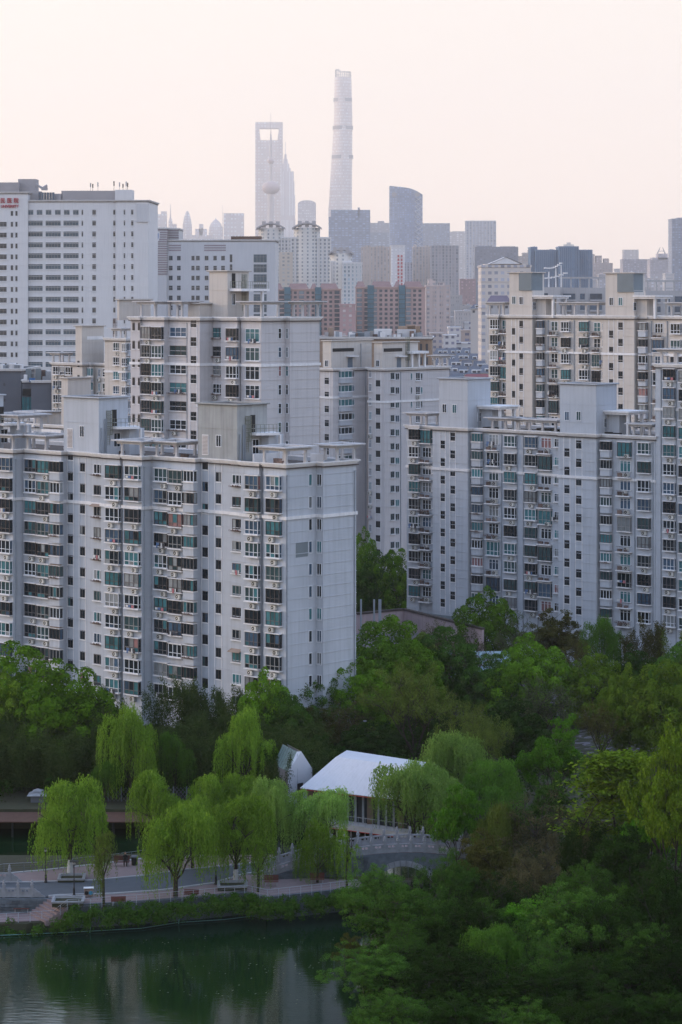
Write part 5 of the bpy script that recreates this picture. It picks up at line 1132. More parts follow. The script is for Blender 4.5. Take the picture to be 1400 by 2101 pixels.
# ------------------------------------------------------------ ground, water, promenade
WZ, TZ = -2.1, -1.3          # water level, lower terrace
def G(px, py, z=0.0): return gnd(px, py, z)
shore = [G(px, py, WZ) for px, py in ((-300, 1925), (0, 1909), (140, 1903), (280, 1894), (420, 1882), (560, 1868), (700, 1850), (760, 1838))]
gap_r = [(3.6, 236), (4.0, 243), (5.0, 252), (11.5, 253.5)]
pond = [(-95, 120)] + shore[:-1] + [(1.5, 233.5), (3.4, 238), (3.8, 252.5), (-20, 253), (-40, 252), (-95, 250), (-95, 274.5), (-26, 274.5), (-9, 276), (12, 263), (14, 255), (9.6, 252), (8.8, 240), (8.5, 232), (3.2, 226), (1.8, 215), (2.4, 205), (2.0, 190), (3, 120)]
terr = [G(px, py, TZ) for px, py in ((-300, 1868), (112, 1862), (140, 1880), (140, 1893), (-300, 1912))]
def inside(poly, X, Y):
    r = np.zeros(X.shape, bool); n = len(poly)
    for i in range(n):
        (x0, y0), (x1, y1) = poly[i], poly[(i + 1) % n]
        c = (y0 > Y) != (y1 > Y); xi = (x1 - x0) * (Y - y0) / ((y1 - y0) or 1e-9) + x0; r ^= c & (X < xi)
    return r
st = .55; gx = np.arange(-94, 96 + st, st); gy = np.arange(124, 334 + st, st); GX, GY = np.meshgrid(gx, gy)
rs = np.random.RandomState(3)
gz = np.zeros(GX.shape) + rs.rand(*GX.shape) * .02; gz[inside(pond, GX, GY)] = -3.0; gz[inside(terr, GX, GY)] = TZ
grn = (GX > 14) & (gz > -1); gz[grn] += (rs.rand(int(grn.sum())) * .12)
nx, ny = len(gx), len(gy); V = np.stack([GX.ravel(), GY.ravel(), gz.ravel()], 1)
I = np.arange(nx * ny).reshape(ny, nx); Q = np.stack([I[:-1, :-1], I[:-1, 1:], I[1:, 1:], I[1:, :-1]], -1).reshape(-1, 4)
gm_ = bpy.data.meshes.new("park_ground"); gm_.from_pydata(V.tolist(), [], Q.tolist())
SOIL = mat("dark_park_soil", (0.02, 0.028, 0.012), .95, .4, .4, col2=(.03, .022, .014)); gm_.materials.append(SOIL)
def struct(name, me, label=None, kind="structure"): o = bpy.data.objects.new(name, me); return link(o, None, kind=kind, label=label)
struct("park_ground", gm_, "dark leaf-littered park ground under the trees")
xe0, xe1, ye0, ye1 = float(gx[0]), float(gx[-1]), float(gy[0]), float(gy[-1])
CITYG = mat("city_ground", (0.10, 0.10, 0.10), .95, .3, .02)
mb = MB()
for a, c, d, f in ((-5500, xe0, -400, 12300), (xe1, 5500, -400, 12300), (xe0, xe1, -400, ye0), (xe0, xe1, ye1, 12300)): mb.face([(a, d, -.02), (c, d, -.02), (c, f, -.02), (a, f, -.02)])
struct("city_ground", mb.mesh("city_ground", [CITYG]), "grey ground of the city running to the horizon")
# water
WM = bpy.data.materials.new("pond_water"); WM.use_nodes = True; t = WM.node_tree; b = t.nodes["Principled BSDF"]
b.inputs["Base Color"].default_value = (0.004, 0.017, 0.006, 1); b.inputs["Roughness"].default_value = .04; b.inputs["IOR"].default_value = 1.31; b.inputs["Specular IOR Level"].default_value = .5
g = N(t, 'ShaderNodeNewGeometry'); mp = N(t, 'ShaderNodeMapping'); mp.inputs["Scale"].default_value = (.5, 1.6, 1); t.links.new(g.outputs["Position"], mp.inputs[0])
n1 = N(t, 'ShaderNodeTexNoise'); n1.inputs["Scale"].default_value = 1.6; n1.inputs["Detail"].default_value = 4; t.links.new(mp.outputs[0], n1.inputs["Vector"])
n2 = N(t, 'ShaderNodeTexNoise'); n2.inputs["Scale"].default_value = .06; t.links.new(g.outputs["Position"], n2.inputs["Vector"])
ml = N(t, 'ShaderNodeMath', operation='MULTIPLY'); t.links.new(n1.outputs[0], ml.inputs[0]); t.links.new(n2.outputs[0], ml.inputs[1])
bp = N(t, 'ShaderNodeBump'); bp.inputs["Strength"].default_value = .28; bp.inputs["Distance"].default_value = .05; t.links.new(ml.outputs[0], bp.inputs["Height"]); t.links.new(bp.outputs[0], b.inputs["Normal"])
mb = MB(); mb.face([(xe0 + 1, 126, WZ), (60, 126, WZ), (60, 285, WZ), (xe0 + 1, 285, WZ)]); struct("pond_water", mb.mesh("pond_water", [WM]), "dark green still pond water with faint ripples")

PAVE = mat("pink_paving", (0.20, 0.15, 0.15), .9, .12, 1.2, bump=.05); ASPH = mat("blue_grey_asphalt", (0.075, 0.085, 0.10), .95, .15, 1.0); KERB = mat("pale_kerb_stone", (0.33, 0.34, 0.36), .8, .1, 1)
STONE = mat("grey_carved_stone", (0.24, 0.25, 0.27), .85, .25, 2.0, streak=.3); STN2 = mat("dark_wall_stone", (0.09, 0.105, 0.12), .9, .35, 2.5, obj_var=.3)
def sheet(name, pts, z, m_, label, zs=None):
    mb = MB(); mb.face([(x, y, (zs[i] if zs else z)) for i, (x, y) in enumerate(pts)])
    struct(name, mb.mesh(name, [m_]), label)
lowf = [(128, 1860), (280, 1851), (420, 1840), (500, 1831), (548, 1842), (700, 1826), (742, 1822)]
lowk = [(740, 1806), (690, 1806), (560, 1796), (500, 1796), (440, 1814), (330, 1829), (230, 1836), (120, 1839), (100, 1841)]
sheet("promenade_paving", [G(*p) for p in lowf] + [G(*p) for p in lowk], .05, PAVE, "pink paved promenade along the pond")
road = [(-300, 1846), (0, 1842), (100, 1841), (120, 1839), (230, 1836), (330, 1829), (440, 1814), (500, 1796), (560, 1786), (560, 1768), (470, 1778), (380, 1786), (300, 1798), (190, 1808), (60, 1812), (-300, 1810)]
sheet("park_road", [G(*p) for p in road], .046, ASPH, "dark blue-grey asphalt park road")
plz = [(-300, 1812), (-40, 1812), (60, 1811), (190, 1807), (300, 1797), (380, 1785), (470, 1777), (560, 1767), (560, 1755), (420, 1757), (300, 1762), (240, 1770), (90, 1787), (-40, 1798), (-300, 1800)]
sheet("plaza_paving", [G(*p) for p in plz], .05, PAVE, "pink paved plaza between the road and the back canal")
sheet("lower_terrace", [G(px, py, TZ) for px, py in ((-300, 1873), (118, 1866), (138, 1882), (138, 1888), (-300, 1905))], TZ + .03, PAVE, "lower pink paved terrace at the water's edge, left")
def path_box(name, pts, w, z0, z1, m_, label=None, parent=None):
    mb = MB()
    for (a, c) in zip(pts[:-1], pts[1:]):
        d = Vector((c[0]-a[0], c[1]-a[1])); n_ = Vector((-d.y, d.x)).normalized() * w / 2
        mb.prism([(a[0]-n_.x, a[1]-n_.y), (c[0]-n_.x, c[1]-n_.y), (c[0]+n_.x, c[1]+n_.y), (a[0]+n_.x, a[1]+n_.y)], z0, z1)
    me = mb.mesh(name, [m_]); return struct(name, me, label) if parent is None else part(name, me, parent)
path_box("kerb_near", [G(*p) for p in ((100, 1841), (120, 1839), (230, 1836), (330, 1829), (440, 1814), (500, 1796), (562, 1786))], .22, -.1, .17, KERB, "pale kerb on the pond side of the road")
path_box("kerb_far", [G(*p) for p in ((-300, 1810), (60, 1811.5), (190, 1807.5), (300, 1797.5), (380, 1785.5), (470, 1777.5), (562, 1767.5))], .2, -.1, .13, KERB, "pale kerb on the canal side of the road")
path_box("quay_wall", [G(*p) for p in lowf], .35, -3, .1, STN2, "dark stone quay edge of the promenade")
path_box("canal_edge", [G(*p) for p in plz[-1:8:-1][::-1]] , .3, -3, .12, KERB, "stone edge of the plaza towards the canal")
# stairs
s_ = thing("stone_stairs", "pink stone stairs leading down from the promenade to the lower terrace", "stairs")
p0, p1 = Vector(G(104, 1845)), Vector(G(140, 1862)); dn = Vector((-.95, -.35)).normalized()
for i in range(6):
    a, c = p0 + dn * .36 * i, p1 + dn * .36 * i; mb = MB(); e_ = dn * .4
    mb.prism([(a.x, a.y), (a.x + e_.x, a.y + e_.y), (c.x + e_.x, c.y + e_.y), (c.x, c.y)], -1.6, .04 - .22 * i); part("step", mb.mesh("step", [PAVE]), s_)
# stone wall with blocks, left and right
def block_wall(label, a, c, z0, z1fn, bw=.62, bh=.33, th=.4):
    root = thing("stone_wall", label, "wall", (a[0], a[1], 0), math.atan2(c[1] - a[1], c[0] - a[0])); L = math.dist(a, c); rr = random.Random(int(L * 10))
    mb = MB(); mb.box(0, L, .03, th, z0, max(z1fn(0), z1fn(1)) - .02); z = z0; row = 0
    vars_ = [MB().box(0, w_, 0, .2, 0, bh - .03).mesh("stone_block", [STN2]) for w_ in (.45, .62, .8)]
    while z < z1fn(1) - .05 or z < z1fn(0) - .05:
        x = -.3 * (row % 2)
        while x < L:
            k_ = rr.randrange(3); w_ = (.45, .62, .8)[k_]
            if z + bh <= z1fn(min(1, max(0, x / L))) + .1 and x + w_ <= L + .3 and x > -.01: part("stone_block", vars_[k_], root, (x, -.03 + rr.uniform(-.03, .02), z))
            x += w_ + .03
        z += bh; row += 1
    n_ = 8; q = MB()
    for i in range(n_): q.box(L * i / n_, L * (i + 1) / n_, .05, th, z0, z1fn((i + .5) / n_) - .04)
    part("wall_core", q.mesh("wall_core", [STN2]), root); return root
block_wall("dark stone-block wall under the left balustrade, behind a red-brown bench", G(-60, 1846), G(104, 1846), TZ - .1, lambda t: .12)
# carved balustrades
def stone_post(h_=1.15):
    if ('sp', h_) not in _cache:
        mb = MB(); mb.box(-.13, .13, -.13, .13, 0, h_); mb.box(-.17, .17, -.17, .17, h_, h_ + .08); lathe(mb, [(.11, h_ + .08), (.14, h_ + .2), (.09, h_ + .34), (.11, h_ + .42), (.01, h_ + .55)], 8)
        _cache[('sp', h_)] = mb.mesh("post", [STONE])
    return _cache[('sp', h_)]
def stone_panel(L, dz=0.0):
    mb = MB()
    def bar(z0, z1, y=.07, x0=0, x1=1):
        a, c = x0 * L, x1 * L; za, zc = dz * x0, dz * x1; n = len(mb.v)
        mb.v += [(a, -y, z0 + za), (c, -y, z0 + zc), (c, y, z0 + zc), (a, y, z0 + za), (a, -y, z1 + za), (c, -y, z1 + zc), (c, y, z1 + zc), (a, y, z1 + za)]
        for f in ((0,3,2,1),(4,5,6,7),(0,1,5,4),(1,2,6,5),(2,3,7,6),(3,0,4,7)): mb.f.append(tuple(n + i for i in f)); mb.m.append(0)
    bar(.02, .5, .06); bar(.46, .5, .09); bar(.72, .86, .09); bar(.5, .72, .055, 0, .22); bar(.5, .72, .055, .78, 1); bar(.5, .72, .05, .45, .55); bar(.0, .1, .1)
    return mb.mesh("panel", [STONE])
def balustrade(label, pts, scroll_end=False):
    root = thing("stone_balustrade", label, "balustrade")
    for i, (x, y, z) in enumerate(pts): part("post", stone_post(), root, (x, y, z))
    for a, c in zip(pts[:-1], pts[1:]):
        L = math.dist(a[:2], c[:2]); ang = math.atan2(c[1] - a[1], c[0] - a[0]); ux, uy = math.cos(ang), math.sin(ang)
        part("panel", stone_panel(L - .26, (c[2] - a[2]) * (L - .26) / L), root, (a[0] + ux * .13, a[1] + uy * .13, a[2] + .02), ang)
    if scroll_end:
        a, sg = pts[-1], 1; mb = MB(); P = [(0, 0), (1.15, 0), (1.05, .14), (.75, .3), (.6, .5), (.35, .62), (.2, .78), (0, .86)]
        mb.face([(x, -.07, z) for x, z in P]); mb.face([(x, .07, z) for x, z in P][::-1])
        for p, q in zip(P, P[1:] + P[:1]): mb.face([(p[0], -.07, p[1]), (p[0], .07, p[1]), (q[0], .07, q[1]), (q[0], -.07, q[1])][::-1])
        for i in range(12): a0, a1 = i * .52, (i + 1) * .52; mb.tube((.36 + .2 * math.cos(a0), -.09, .3 + .2 * math.sin(a0)), (.36 + .2 * math.cos(a1), -.09, .3 + .2 * math.sin(a1)), .03, k=4)
        part("scroll_end", mb.mesh("scroll_end", [STONE]), root, (a[0] + .13, a[1], a[2]), 0)
    return root
lb = [G(p, 1841, .1) for p in (-49, -20.5, 8, 37, 66)]
balustrade("carved stone balustrade with a scroll end at the left edge, nearer one", [(x, y, .1) for x, y in lb], True)
lb = [G(p, 1809, .1) for p in (-36, -8, 19.5)]
balustrade("carved stone balustrade end across the road at the left edge, farther one", [(x, y, .1) for x, y in lb], True)
# arched bridge
def bz(x):      # deck height along the bridge
    return 2.15 * max(0.0, 1 - ((x - 6.6) / 14.6) ** 2) if x < 6.6 else 2.15 * max(0, 1 - ((x - 6.6) / 11.0) ** 2)
def by(x): return 243.6 + 3.2 * (1 - math.exp(-max(0, x + 8) / 8))
br = thing("arched_stone_bridge", "arched grey stone bridge over the channel beside the white-roofed pavilion", "bridge")
xs_ = [-8 + 25.6 * i / 32 for i in range(33)]; mb = MB(); wh = 2.3
AX, AR = 6.2, 2.05
for a, c in zip(xs_[:-1], xs_[1:]):
    za, zc, ya, yc = bz(a), bz(c), by(a), by(c)
    mb.face([(a, ya - wh, za), (c, yc - wh, zc), (c, yc + wh, zc), (a, ya + wh, za)])
part("deck", mb.mesh("deck", [PAVE]), br)
mb = MB()
def soff(x):
    d = abs(x - AX); return -2.6 + math.sqrt(max(0, 3.4 ** 2 - d * d)) if d < 3.0 else -2.6
xf = sorted(set([round(x, 2) for x in xs_] + [round(AX - 3 + 6 * i / 20, 2) for i in range(21)]))
for s_ in (-1, 1):
    for a, c in zip(xf[:-1], xf[1:]):
        y0, y1 = by(a) + s_ * wh, by(c) + s_ * wh; f = [(a, y0, soff(a)), (c, y1, soff(c)), (c, y1, bz(c) - .02), (a, y0, bz(a) - .02)]
        mb.face(f if s_ < 0 else f[::-1])
for a, c in zip(xf[:-1], xf[1:]): mb.face([(a, by(a) - wh, soff(a)), (a, by(a) + wh, soff(a)), (c, by(c) + wh, soff(c)), (c, by(c) - wh, soff(c))])
part("spandrel", mb.mesh("spandrel", [STN2]), br)
for i in range(15):          # voussoirs
    a0, a1 = math.pi * (.12 + .76 * i / 15), math.pi * (.12 + .76 * (i + .9) / 15); q = MB(); y = by(AX) - wh - .12
    P = [(AX + r_ * math.cos(t), -2.6 + r_ * math.sin(t)) for r_, t in ((3.4, a0), (3.95, a0), (3.95, a1), (3.4, a1))]
    q.face([(x, y, z) for x, z in P][::-1]); q.face([(x, y + .3, z) for x, z in P])
    for p, r_ in zip(P, P[1:] + P[:1]): q.face([(p[0], y, p[1]), (r_[0], y, r_[1]), (r_[0], y + .3, r_[1]), (p[0], y + .3, p[1])])
    part("arch_stone", q.mesh("arch_stone", [STONE]), br)
for s_, nm in ((-1, "carved stone balustrade on the near side of the arched bridge"), (1, "carved stone balustrade on the far side of the arched bridge")):
    pts = []; x = -7.6
    while x < 15: pts.append((x, by(x) + s_ * (wh - .2), bz(x))); x += 1.33
    balustrade(nm, pts)
block_wall("dark stone-block wall carrying the bridge ramp, behind two red-brown benches", (-8, by(-8) - wh - .1), (2.6, by(2.6) - wh - .35), -.1, lambda t: bz(-8 + 10.6 * t) - .05)

# pavilion
PV = mat("white_standing_roof", (0.50, 0.51, 0.56), .6, .06, .5, streak=.12); PVW = mat("pavilion_dark_glass", (0.03, 0.035, 0.04), .15, .2, .6); DECK = mat("pale_deck", (0.36, 0.38, 0.41), .8, .15, 1)
pv_ = thing("pavilion", "low waterside pavilion with a broad white hipped roof", "building")
def W3(px, py, D): return Vector(at(px, py, D))
a_, b_, c_, d_ = W3(616, 1616, 267), W3(860, 1645, 262), W3(878, 1580, 276), W3(688, 1553, 275)
ridge0, ridge1 = W3(700, 1553, 273.5), W3(905, 1583, 268.5)
el, er = W3(616, 1616, 266), W3(905, 1652, 258.5); n_ = 30
zl = 4.0; e0 = Vector((el.x, el.y, zl)); e1 = Vector((er.x, er.y, zl)); rz_ = 7.1
def onz(px, py, z): x, y = gnd(px, py, z); return Vector((x, y, z))
e0, e1 = onz(616, 1617, 3.9), onz(868, 1647, 3.9); r0, r1 = onz(690, 1553, 6.9), onz(868, 1577, 6.9)
for i in range(n_):       # roof strips with standing seams
    t0, t1 = i / n_, (i + 1) / n_; q = MB(); p0, p1, q0, q1 = e0.lerp(e1, t0), e0.lerp(e1, t1 - .0008), r0.lerp(r1, t0), r0.lerp(r1, t1 - .0008)
    q.face([p0, p1, q1, q0]); up = Vector((0, 0, .02)); q.face([p0, q0, q0 + up, p0 + up]); q.face([p0, p0 - up * 2, p1 - up * 2, p1])
    part("roof_panel", q.mesh("roof_panel", [PV]), pv_)
bk0, bk1 = onz(712, 1548, 6.2), onz(876, 1573, 6.2); bk0.y += 2.5; bk1.y += 2.5
q = MB(); q.face([r0, r1, bk1, bk0]); le = bk0.copy(); le.z = 3.9; q.face([e0, r0, bk0, le]); part("roof_back", q.mesh("roof_back", [PV]), pv_)
fa, fb = e0 + Vector((.9, 1.3, 0)), e1 + Vector((0, 1.3, 0)); q = MB()
q.face([(fa.x, fa.y, .6), (fb.x, fb.y, .6), (fb.x, fb.y, 3.95), (fa.x, fa.y, 3.95)]); q.face([(fa.x, fa.y, .6), (fa.x, fa.y, 3.95), (fa.x + 3, fa.y + 9, 3.95), (fa.x + 3, fa.y + 9, .6)]); part("glass_wall", q.mesh("glass_wall", [PVW]), pv_)
TAN = mat("tan_column_panel", (.20, .135, .10), .8, .1, 1)
for i in range(15):
    p = fa.lerp(fb, (i + .3) / 15); part("column" if i % 4 else "wall_panel", _cache.setdefault(('pvc', i % 4 > 0), MB().box(-.12, .12, -.2, 0, .6, 3.9).mesh("column", [KERB]) if i % 4 else MB().box(-.4, .4, -.12, 0, .6, 3.9).mesh("wall_panel", [TAN])), pv_, (p.x, p.y - .05, 0))
dk0, dk1 = e0 + Vector((1.0, -.8, 0)), e1 + Vector((0, -.8, 0)); q = MB()
q.face([(dk0.x, dk0.y, .6), (dk1.x, dk1.y, .6), (fb.x, fb.y, .6), (fa.x, fa.y, .6)]); q.face([(dk0.x, dk0.y, .0), (dk1.x, dk1.y, .0), (dk1.x, dk1.y, .6), (dk0.x, dk0.y, .6)]); part("deck", q.mesh("deck", [DECK]), pv_)
RDL = mat("red_edge", (.30, .03, .03), .6, 0)
q = MB(); q.tube((dk0.x, dk0.y - .02, .0), (dk1.x, dk1.y - .02, .0), .05, k=4); part("red_edge_strip", q.mesh("red_edge_strip", [RDL]), pv_)
q = MB(); q.tube(e0 - Vector((0, 0, .14)), e1 - Vector((0, 0, .14)), .05, k=4); part("eaves_edge", q.mesh("eaves_edge", [RDL]), pv_)
for i in range(16):
    p = dk0.lerp(dk1, i / 16); part("stilt", _cache.setdefault(('stilt',), MB().tube((0, 0, -2.6), (0, 0, 0), .07, k=6).mesh("stilt", [KERB])), pv_, (p.x, p.y + .3, 0))
    part("railing_post", _cache.setdefault(('rp',), MB().box(-.02, .02, -.02, .02, 0, .95).mesh("railing_post", [PIPE])), pv_, (p.x, p.y, .6))
q = MB(); q.tube((dk0.x, dk0.y, 1.55), (dk1.x, dk1.y, 1.55), .03, k=4); part("handrail", q.mesh("handrail", [PIPE]), pv_)
# white gabled house
gh = thing("gabled_house", "narrow white gabled house standing left of the pavilion", "house"); WG = mat("white_painted_wall", (.50, .52, .57), .7, .05, .6)
def gp(px, py, D): return Vector(at(px, py, D))
D = 272; A0, A1 = gp(591, 1660, D), gp(641, 1660, D + 3.0); zb = 0; ez0, ez1, rzp = gp(591, 1584, D).z, gp(641, 1577, D + 3).z, gp(615, 1542, D + 1.5).z
mid = (A0 + A1) / 2; mid.x = gp(612, 0, D + 1.3).x
q = MB(); F_ = [(A0.x, A0.y, -.5), (A1.x, A1.y, -.5), (A1.x, A1.y, ez1), (mid.x + .35, mid.y, rzp), (mid.x - .15, mid.y, rzp), (A0.x, A0.y, ez0)]; q.face(F_)
bx = Vector((-1.7, 4.5, 0)); q.face([(A1.x, A1.y, -.5), (A1.x + bx.x, A1.y + bx.y, -.5), (A1.x + bx.x, A1.y + bx.y, ez1), (A1.x, A1.y, ez1)])
part("wall", q.mesh("wall", [WG]), gh)
q = MB(); q.face([(A0.x, A0.y, -.5), (A0.x, A0.y, ez0), (A0.x + bx.x, A0.y + bx.y, ez0), (A0.x + bx.x, A0.y + bx.y, -.5)]); part("side_wall", q.mesh("side_wall", [DKG]), gh, label="dark slatted side wall")
GRF = mat("translucent_roof_sheet", (.13, .19, .20), .4, .5, 2)
for i in range(7):
    t0, t1 = i / 7, (i + .93) / 7; v = Vector((A0.x, A0.y, ez0)); w_ = Vector((mid.x - .15, mid.y, rzp)); q = MB(); q.face([v + bx * t0, w_ + bx * t0, w_ + bx * t1, v + bx * t1][::-1]); part("roof_panel", q.mesh("roof_panel", [GRF]), gh)
v = Vector((A1.x, A1.y, ez1)); w_ = Vector((mid.x + .35, mid.y, rzp)); q = MB(); q.face([v, v + bx, w_ + bx, w_]); part("roof", q.mesh("roof", [WG]), gh)
dd = (A1 - A0).normalized(); q = MB(); s0 = A0 + dd * 1.55; q.box(0, .9, -.05, 0, .0, 3.2); o = part("door", q.mesh("door", [BLACK]), gh, (s0.x, s0.y - .02, 0), math.atan2(dd.y, dd.x))
q = MB(); q.box(0, .05, -.03, 0, 3.25, rzp - .2); part("joint", q.mesh("joint", [PIPE]), gh, (s0.x, s0.y - .02, 0), math.atan2(dd.y, dd.x))

# far bank boardwalk, hut
BW = mat("red_brown_boards", (0.085, 0.042, 0.03), .85, .3, 2); bw = thing("boardwalk", "red-brown timber boardwalk along the far bank of the canal, left", "boardwalk")
y0, y1 = gnd(0, 1688, -.4)[1], gnd(0, 1668, -.4)[1]; k_ = 7
for i in range(k_):
    ya, yb_ = y0 + (y1 - y0) * i / k_, y0 + (y1 - y0) * (i + .94) / k_; part("plank", _cache.setdefault(('plk', i), MB().box(-58, -14, 0, yb_ - ya, 0, .12).mesh("plank", [BW])), bw, (0, ya, -.42))
for i in range(16): part("pile", _cache.setdefault(('pile',), MB().tube((0, 0, -2.8), (0, 0, -.42), .12, k=6).mesh("pile", [BLACK])), bw, (-56 + i * 2.8, y0 + .3, 0))
hut = thing("kiosk", "small kiosk with a two-tier grey roof on the far bank beside the left willow", "kiosk"); c = Vector(at(78, 1640, 279)); q = MB()
for (r0_, r1_, z0_, z1_) in ((1.15, .55, 1.1, 1.45), (.6, .1, 1.52, 1.75)): q.v += [(-r0_, -r0_, z0_), (r0_, -r0_, z0_), (r0_, r0_, z0_), (-r0_, r0_, z0_), (-r1_, -r1_, z1_), (r1_, -r1_, z1_), (r1_, r1_, z1_), (-r1_, r1_, z1_)]; n_ = len(q.v) - 8; [(q.f.append(tuple(n_ + i for i in f)), q.m.append(0)) for f in ((0,3,2,1),(4,5,6,7),(0,1,5,4),(1,2,6,5),(2,3,7,6),(3,0,4,7))]
part("roof", q.mesh("roof", [STONE]), hut, (c.x, c.y, -.3)); part("wall", MB().box(-.75, .75, -.75, .75, -.3, 1.05).mesh("wall", [DKG]), hut, (c.x, c.y, 0))
fn = thing("lattice_fence", "dark green lattice fence on the far bank right of the left willow", "fence")
x0_, y_ = at(222, 1650, 279)[:2]
for i in range(12): part("fence_post", _cache.setdefault(('fp',), MB().box(-.05, .05, -.05, .05, -.3, 1.7).mesh("fence_post", [DKG])), fn, (x0_ + i * 1.5, y_, 0))
q = MB(); [q.tube((x0_ + i * .45, y_, -.2), (x0_ + i * .45 + s_ * 1.6, y_, 1.6), .02, k=3) for i in range(40) for s_ in (-1, 1)]; part("lattice", q.mesh("lattice", [DKG]), fn)

# street furniture
LMP = mat("lamp_black_iron", (0.015, 0.015, 0.017), .45, .1, 1); LGL = mat("lamp_opal", (.35, .36, .36), .4, 0)
def lamp(label, px, py, h_=3.35, z=0.05):
    x, y = gnd(px, py, z); root = thing("street_lamp", label, "lamp", (x, y, z))
    mb = MB(); lathe(mb, [(.17, 0), (.16, .12), (.11, .2), (.11, .75), (.07, .8), (.05, 1.0), (.045, h_ - .35), (.07, h_ - .3), (.02, h_ - .28)], 10); part("pole", _cache.setdefault(('lp', h_), mb.mesh("pole", [LMP])), root)
    mb = MB(); mb.prism([(.14 * math.cos(a), .14 * math.sin(a)) for a in (0, 1.05, 2.09, 3.14, 4.19, 5.24)], h_ - .28, h_ - .02); part("lantern", _cache.setdefault(('ll', h_), mb.mesh("lantern", [LGL])), root)
    mb = MB(); mb.box(-.4, .4, -.4, .4, h_, h_ + .06); mb.box(-.02, .02, -.38, .38, h_ - .08, h_); mb.box(-.38, .38, -.02, .02, h_ - .08, h_ - .001); part("lamp_hood", _cache.setdefault(('lh', h_), mb.mesh("lamp_hood", [LMP])), root)
lamp("black lamp post with flat square hood beside the raised empty planter", 152, 1839); lamp("black lamp post behind the road, left of the big willow's planter", 94, 1811)
lamp("black lamp post beside the planter of the white-trunked willow", 443, 1815, 3.6); lamp("black lamp post at the far right end of the stone wall, half hidden", 692, 1806, 3.2)
WOODR = mat("red_brown_bench_wood", (0.11, 0.035, 0.028), .7, .2, 2); BLG = mat("bench_leg", (.25, .25, .26), .6, .1, 1)
def bench(label, px, py, z=.05, L=1.4, rz=0.0, facing=1, tip=.0):
    x, y = gnd(px, py, z); root = thing("park_bench", label, "bench", (x, y, z), rz)
    s_ = facing
    for i in range(3): part("seat_slat", MB().box(-L / 2, L / 2, s_ * (-.42 + i * .15) - .065, s_ * (-.42 + i * .15) + .065, .42, .46).mesh("seat_slat", [WOODR]), root)
    for i in range(4): part("back_slat", MB().box(-L / 2, L / 2, s_ * (.05 + i * .025) - .02, s_ * (.05 + i * .025) + .02, .48 + i * .13, .59 + i * .13).mesh("back_slat", [WOODR]), root)
    for sx_ in (-1, 1):
        q = MB(); q.box(-.04, .04, -.45 if s_ > 0 else -.08, .08 if s_ > 0 else .45, .36, .42); q.box(-.04, .04, s_ * -.4 - .04, s_ * -.4 + .04, 0, .36); q.box(-.04, .04, s_ * .05 - .04, s_ * .05 + .04, 0, .36)
        part("leg", q.mesh("leg", [BLG]), root, (sx_ * (L / 2 - .15), 0, 0))
bench("red-brown bench on the lower terrace against the stone wall at left", 45, 1872, TZ + .03, 1.5, facing=1)
bench("weathered red-brown bench beside the small leaning willow", 243, 1860, facing=-1, rz=.08)
bench("red-brown bench under the hanging willow strands, middle of the promenade", 393, 1845, facing=-1, rz=.12)
bench("red-brown bench against the ramp wall, left one of two", 557, 1817, facing=1, rz=.03); bench("red-brown bench against the ramp wall, right one behind a willow", 651, 1812, facing=1)
bench("dark red bench by the canal railing where a person in black sits", 250, 1776, facing=1, L=1.6)
def planter(label, px0, px1, py, h_=.5, d_=1.7, hedge=False):
    x0, y = gnd(px0, py, .05); x1, _ = gnd(px1, py, .05); root = thing("raised_planter", label, "planter", (x0, y, .05), .05); w_ = x1 - x0
    outer = [(0, 0), (w_, 0), (w_, d_), (0, d_)]; q = MB(); q.ring(outer, offset(outer, -.22), 0, h_ - .1); part("wall", q.mesh("wall", [KERB]), root)
    q = MB(); q.ring(offset(outer, .06), offset(outer, -.3), h_ - .1, h_); part("coping", q.mesh("coping", [STONE]), root); q = MB(); q.prism(offset(outer, -.225), 0, h_ - .18); part("soil", q.mesh("soil", [SOIL]), root)
planter("square raised planter holding the big left willow", 124, 168, 1810, .35, 1.9, True); planter("empty raised planter with white coping at the head of the stairs", 112, 166, 1861, .55, 1.8); planter("raised planter around the willow with a whitewashed trunk", 452, 502, 1828, .5, 1.9)
# litter bin with coloured doors
x, y = gnd(182, 1841, .05); lbn = thing("litter_bin", "twin litter bin with white canopy and a blue roundel on the kerb", "bin", (x, y, .05), .1)
part("body", MB().box(-.42, .42, -.2, .2, .12, .78).mesh("body", [mat("bin_brown", (.2, .15, .13), .6, .2, 2)]), lbn); part("canopy", MB().box(-.48, .48, -.26, .26, .86, .94).mesh("canopy", [FRW]), lbn)
for sx_, m_ in ((-.2, BLACK), (.2, mat("bin_blue", (.04, .22, .36), .5, 0))): part("door", MB().tube((sx_, -.205, .45), (sx_, -.225, .45), .19, k=14).mesh("door", [m_]), lbn)
for sx_ in (-.4, .4): part("leg", MB().box(-.03, .03, -.15, .15, 0, .86).mesh("leg", [BLG]), lbn, (sx_, 0, 0))
x, y = gnd(276, 1775, .05); cb = thing("rubbish_bin", "round black rubbish bin at the back of the plaza near the sitting person", "bin", (x, y, .05))
part("body", lathe(MB(), [(.01, 0), (.3, 0), (.33, .8), (.01, .8)], 12).mesh("body", [BLACK]), cb); part("lid", lathe(MB(), [(.36, .8), (.34, .92), (.01, 1.0)], 12).mesh("lid", [DKG]), cb)
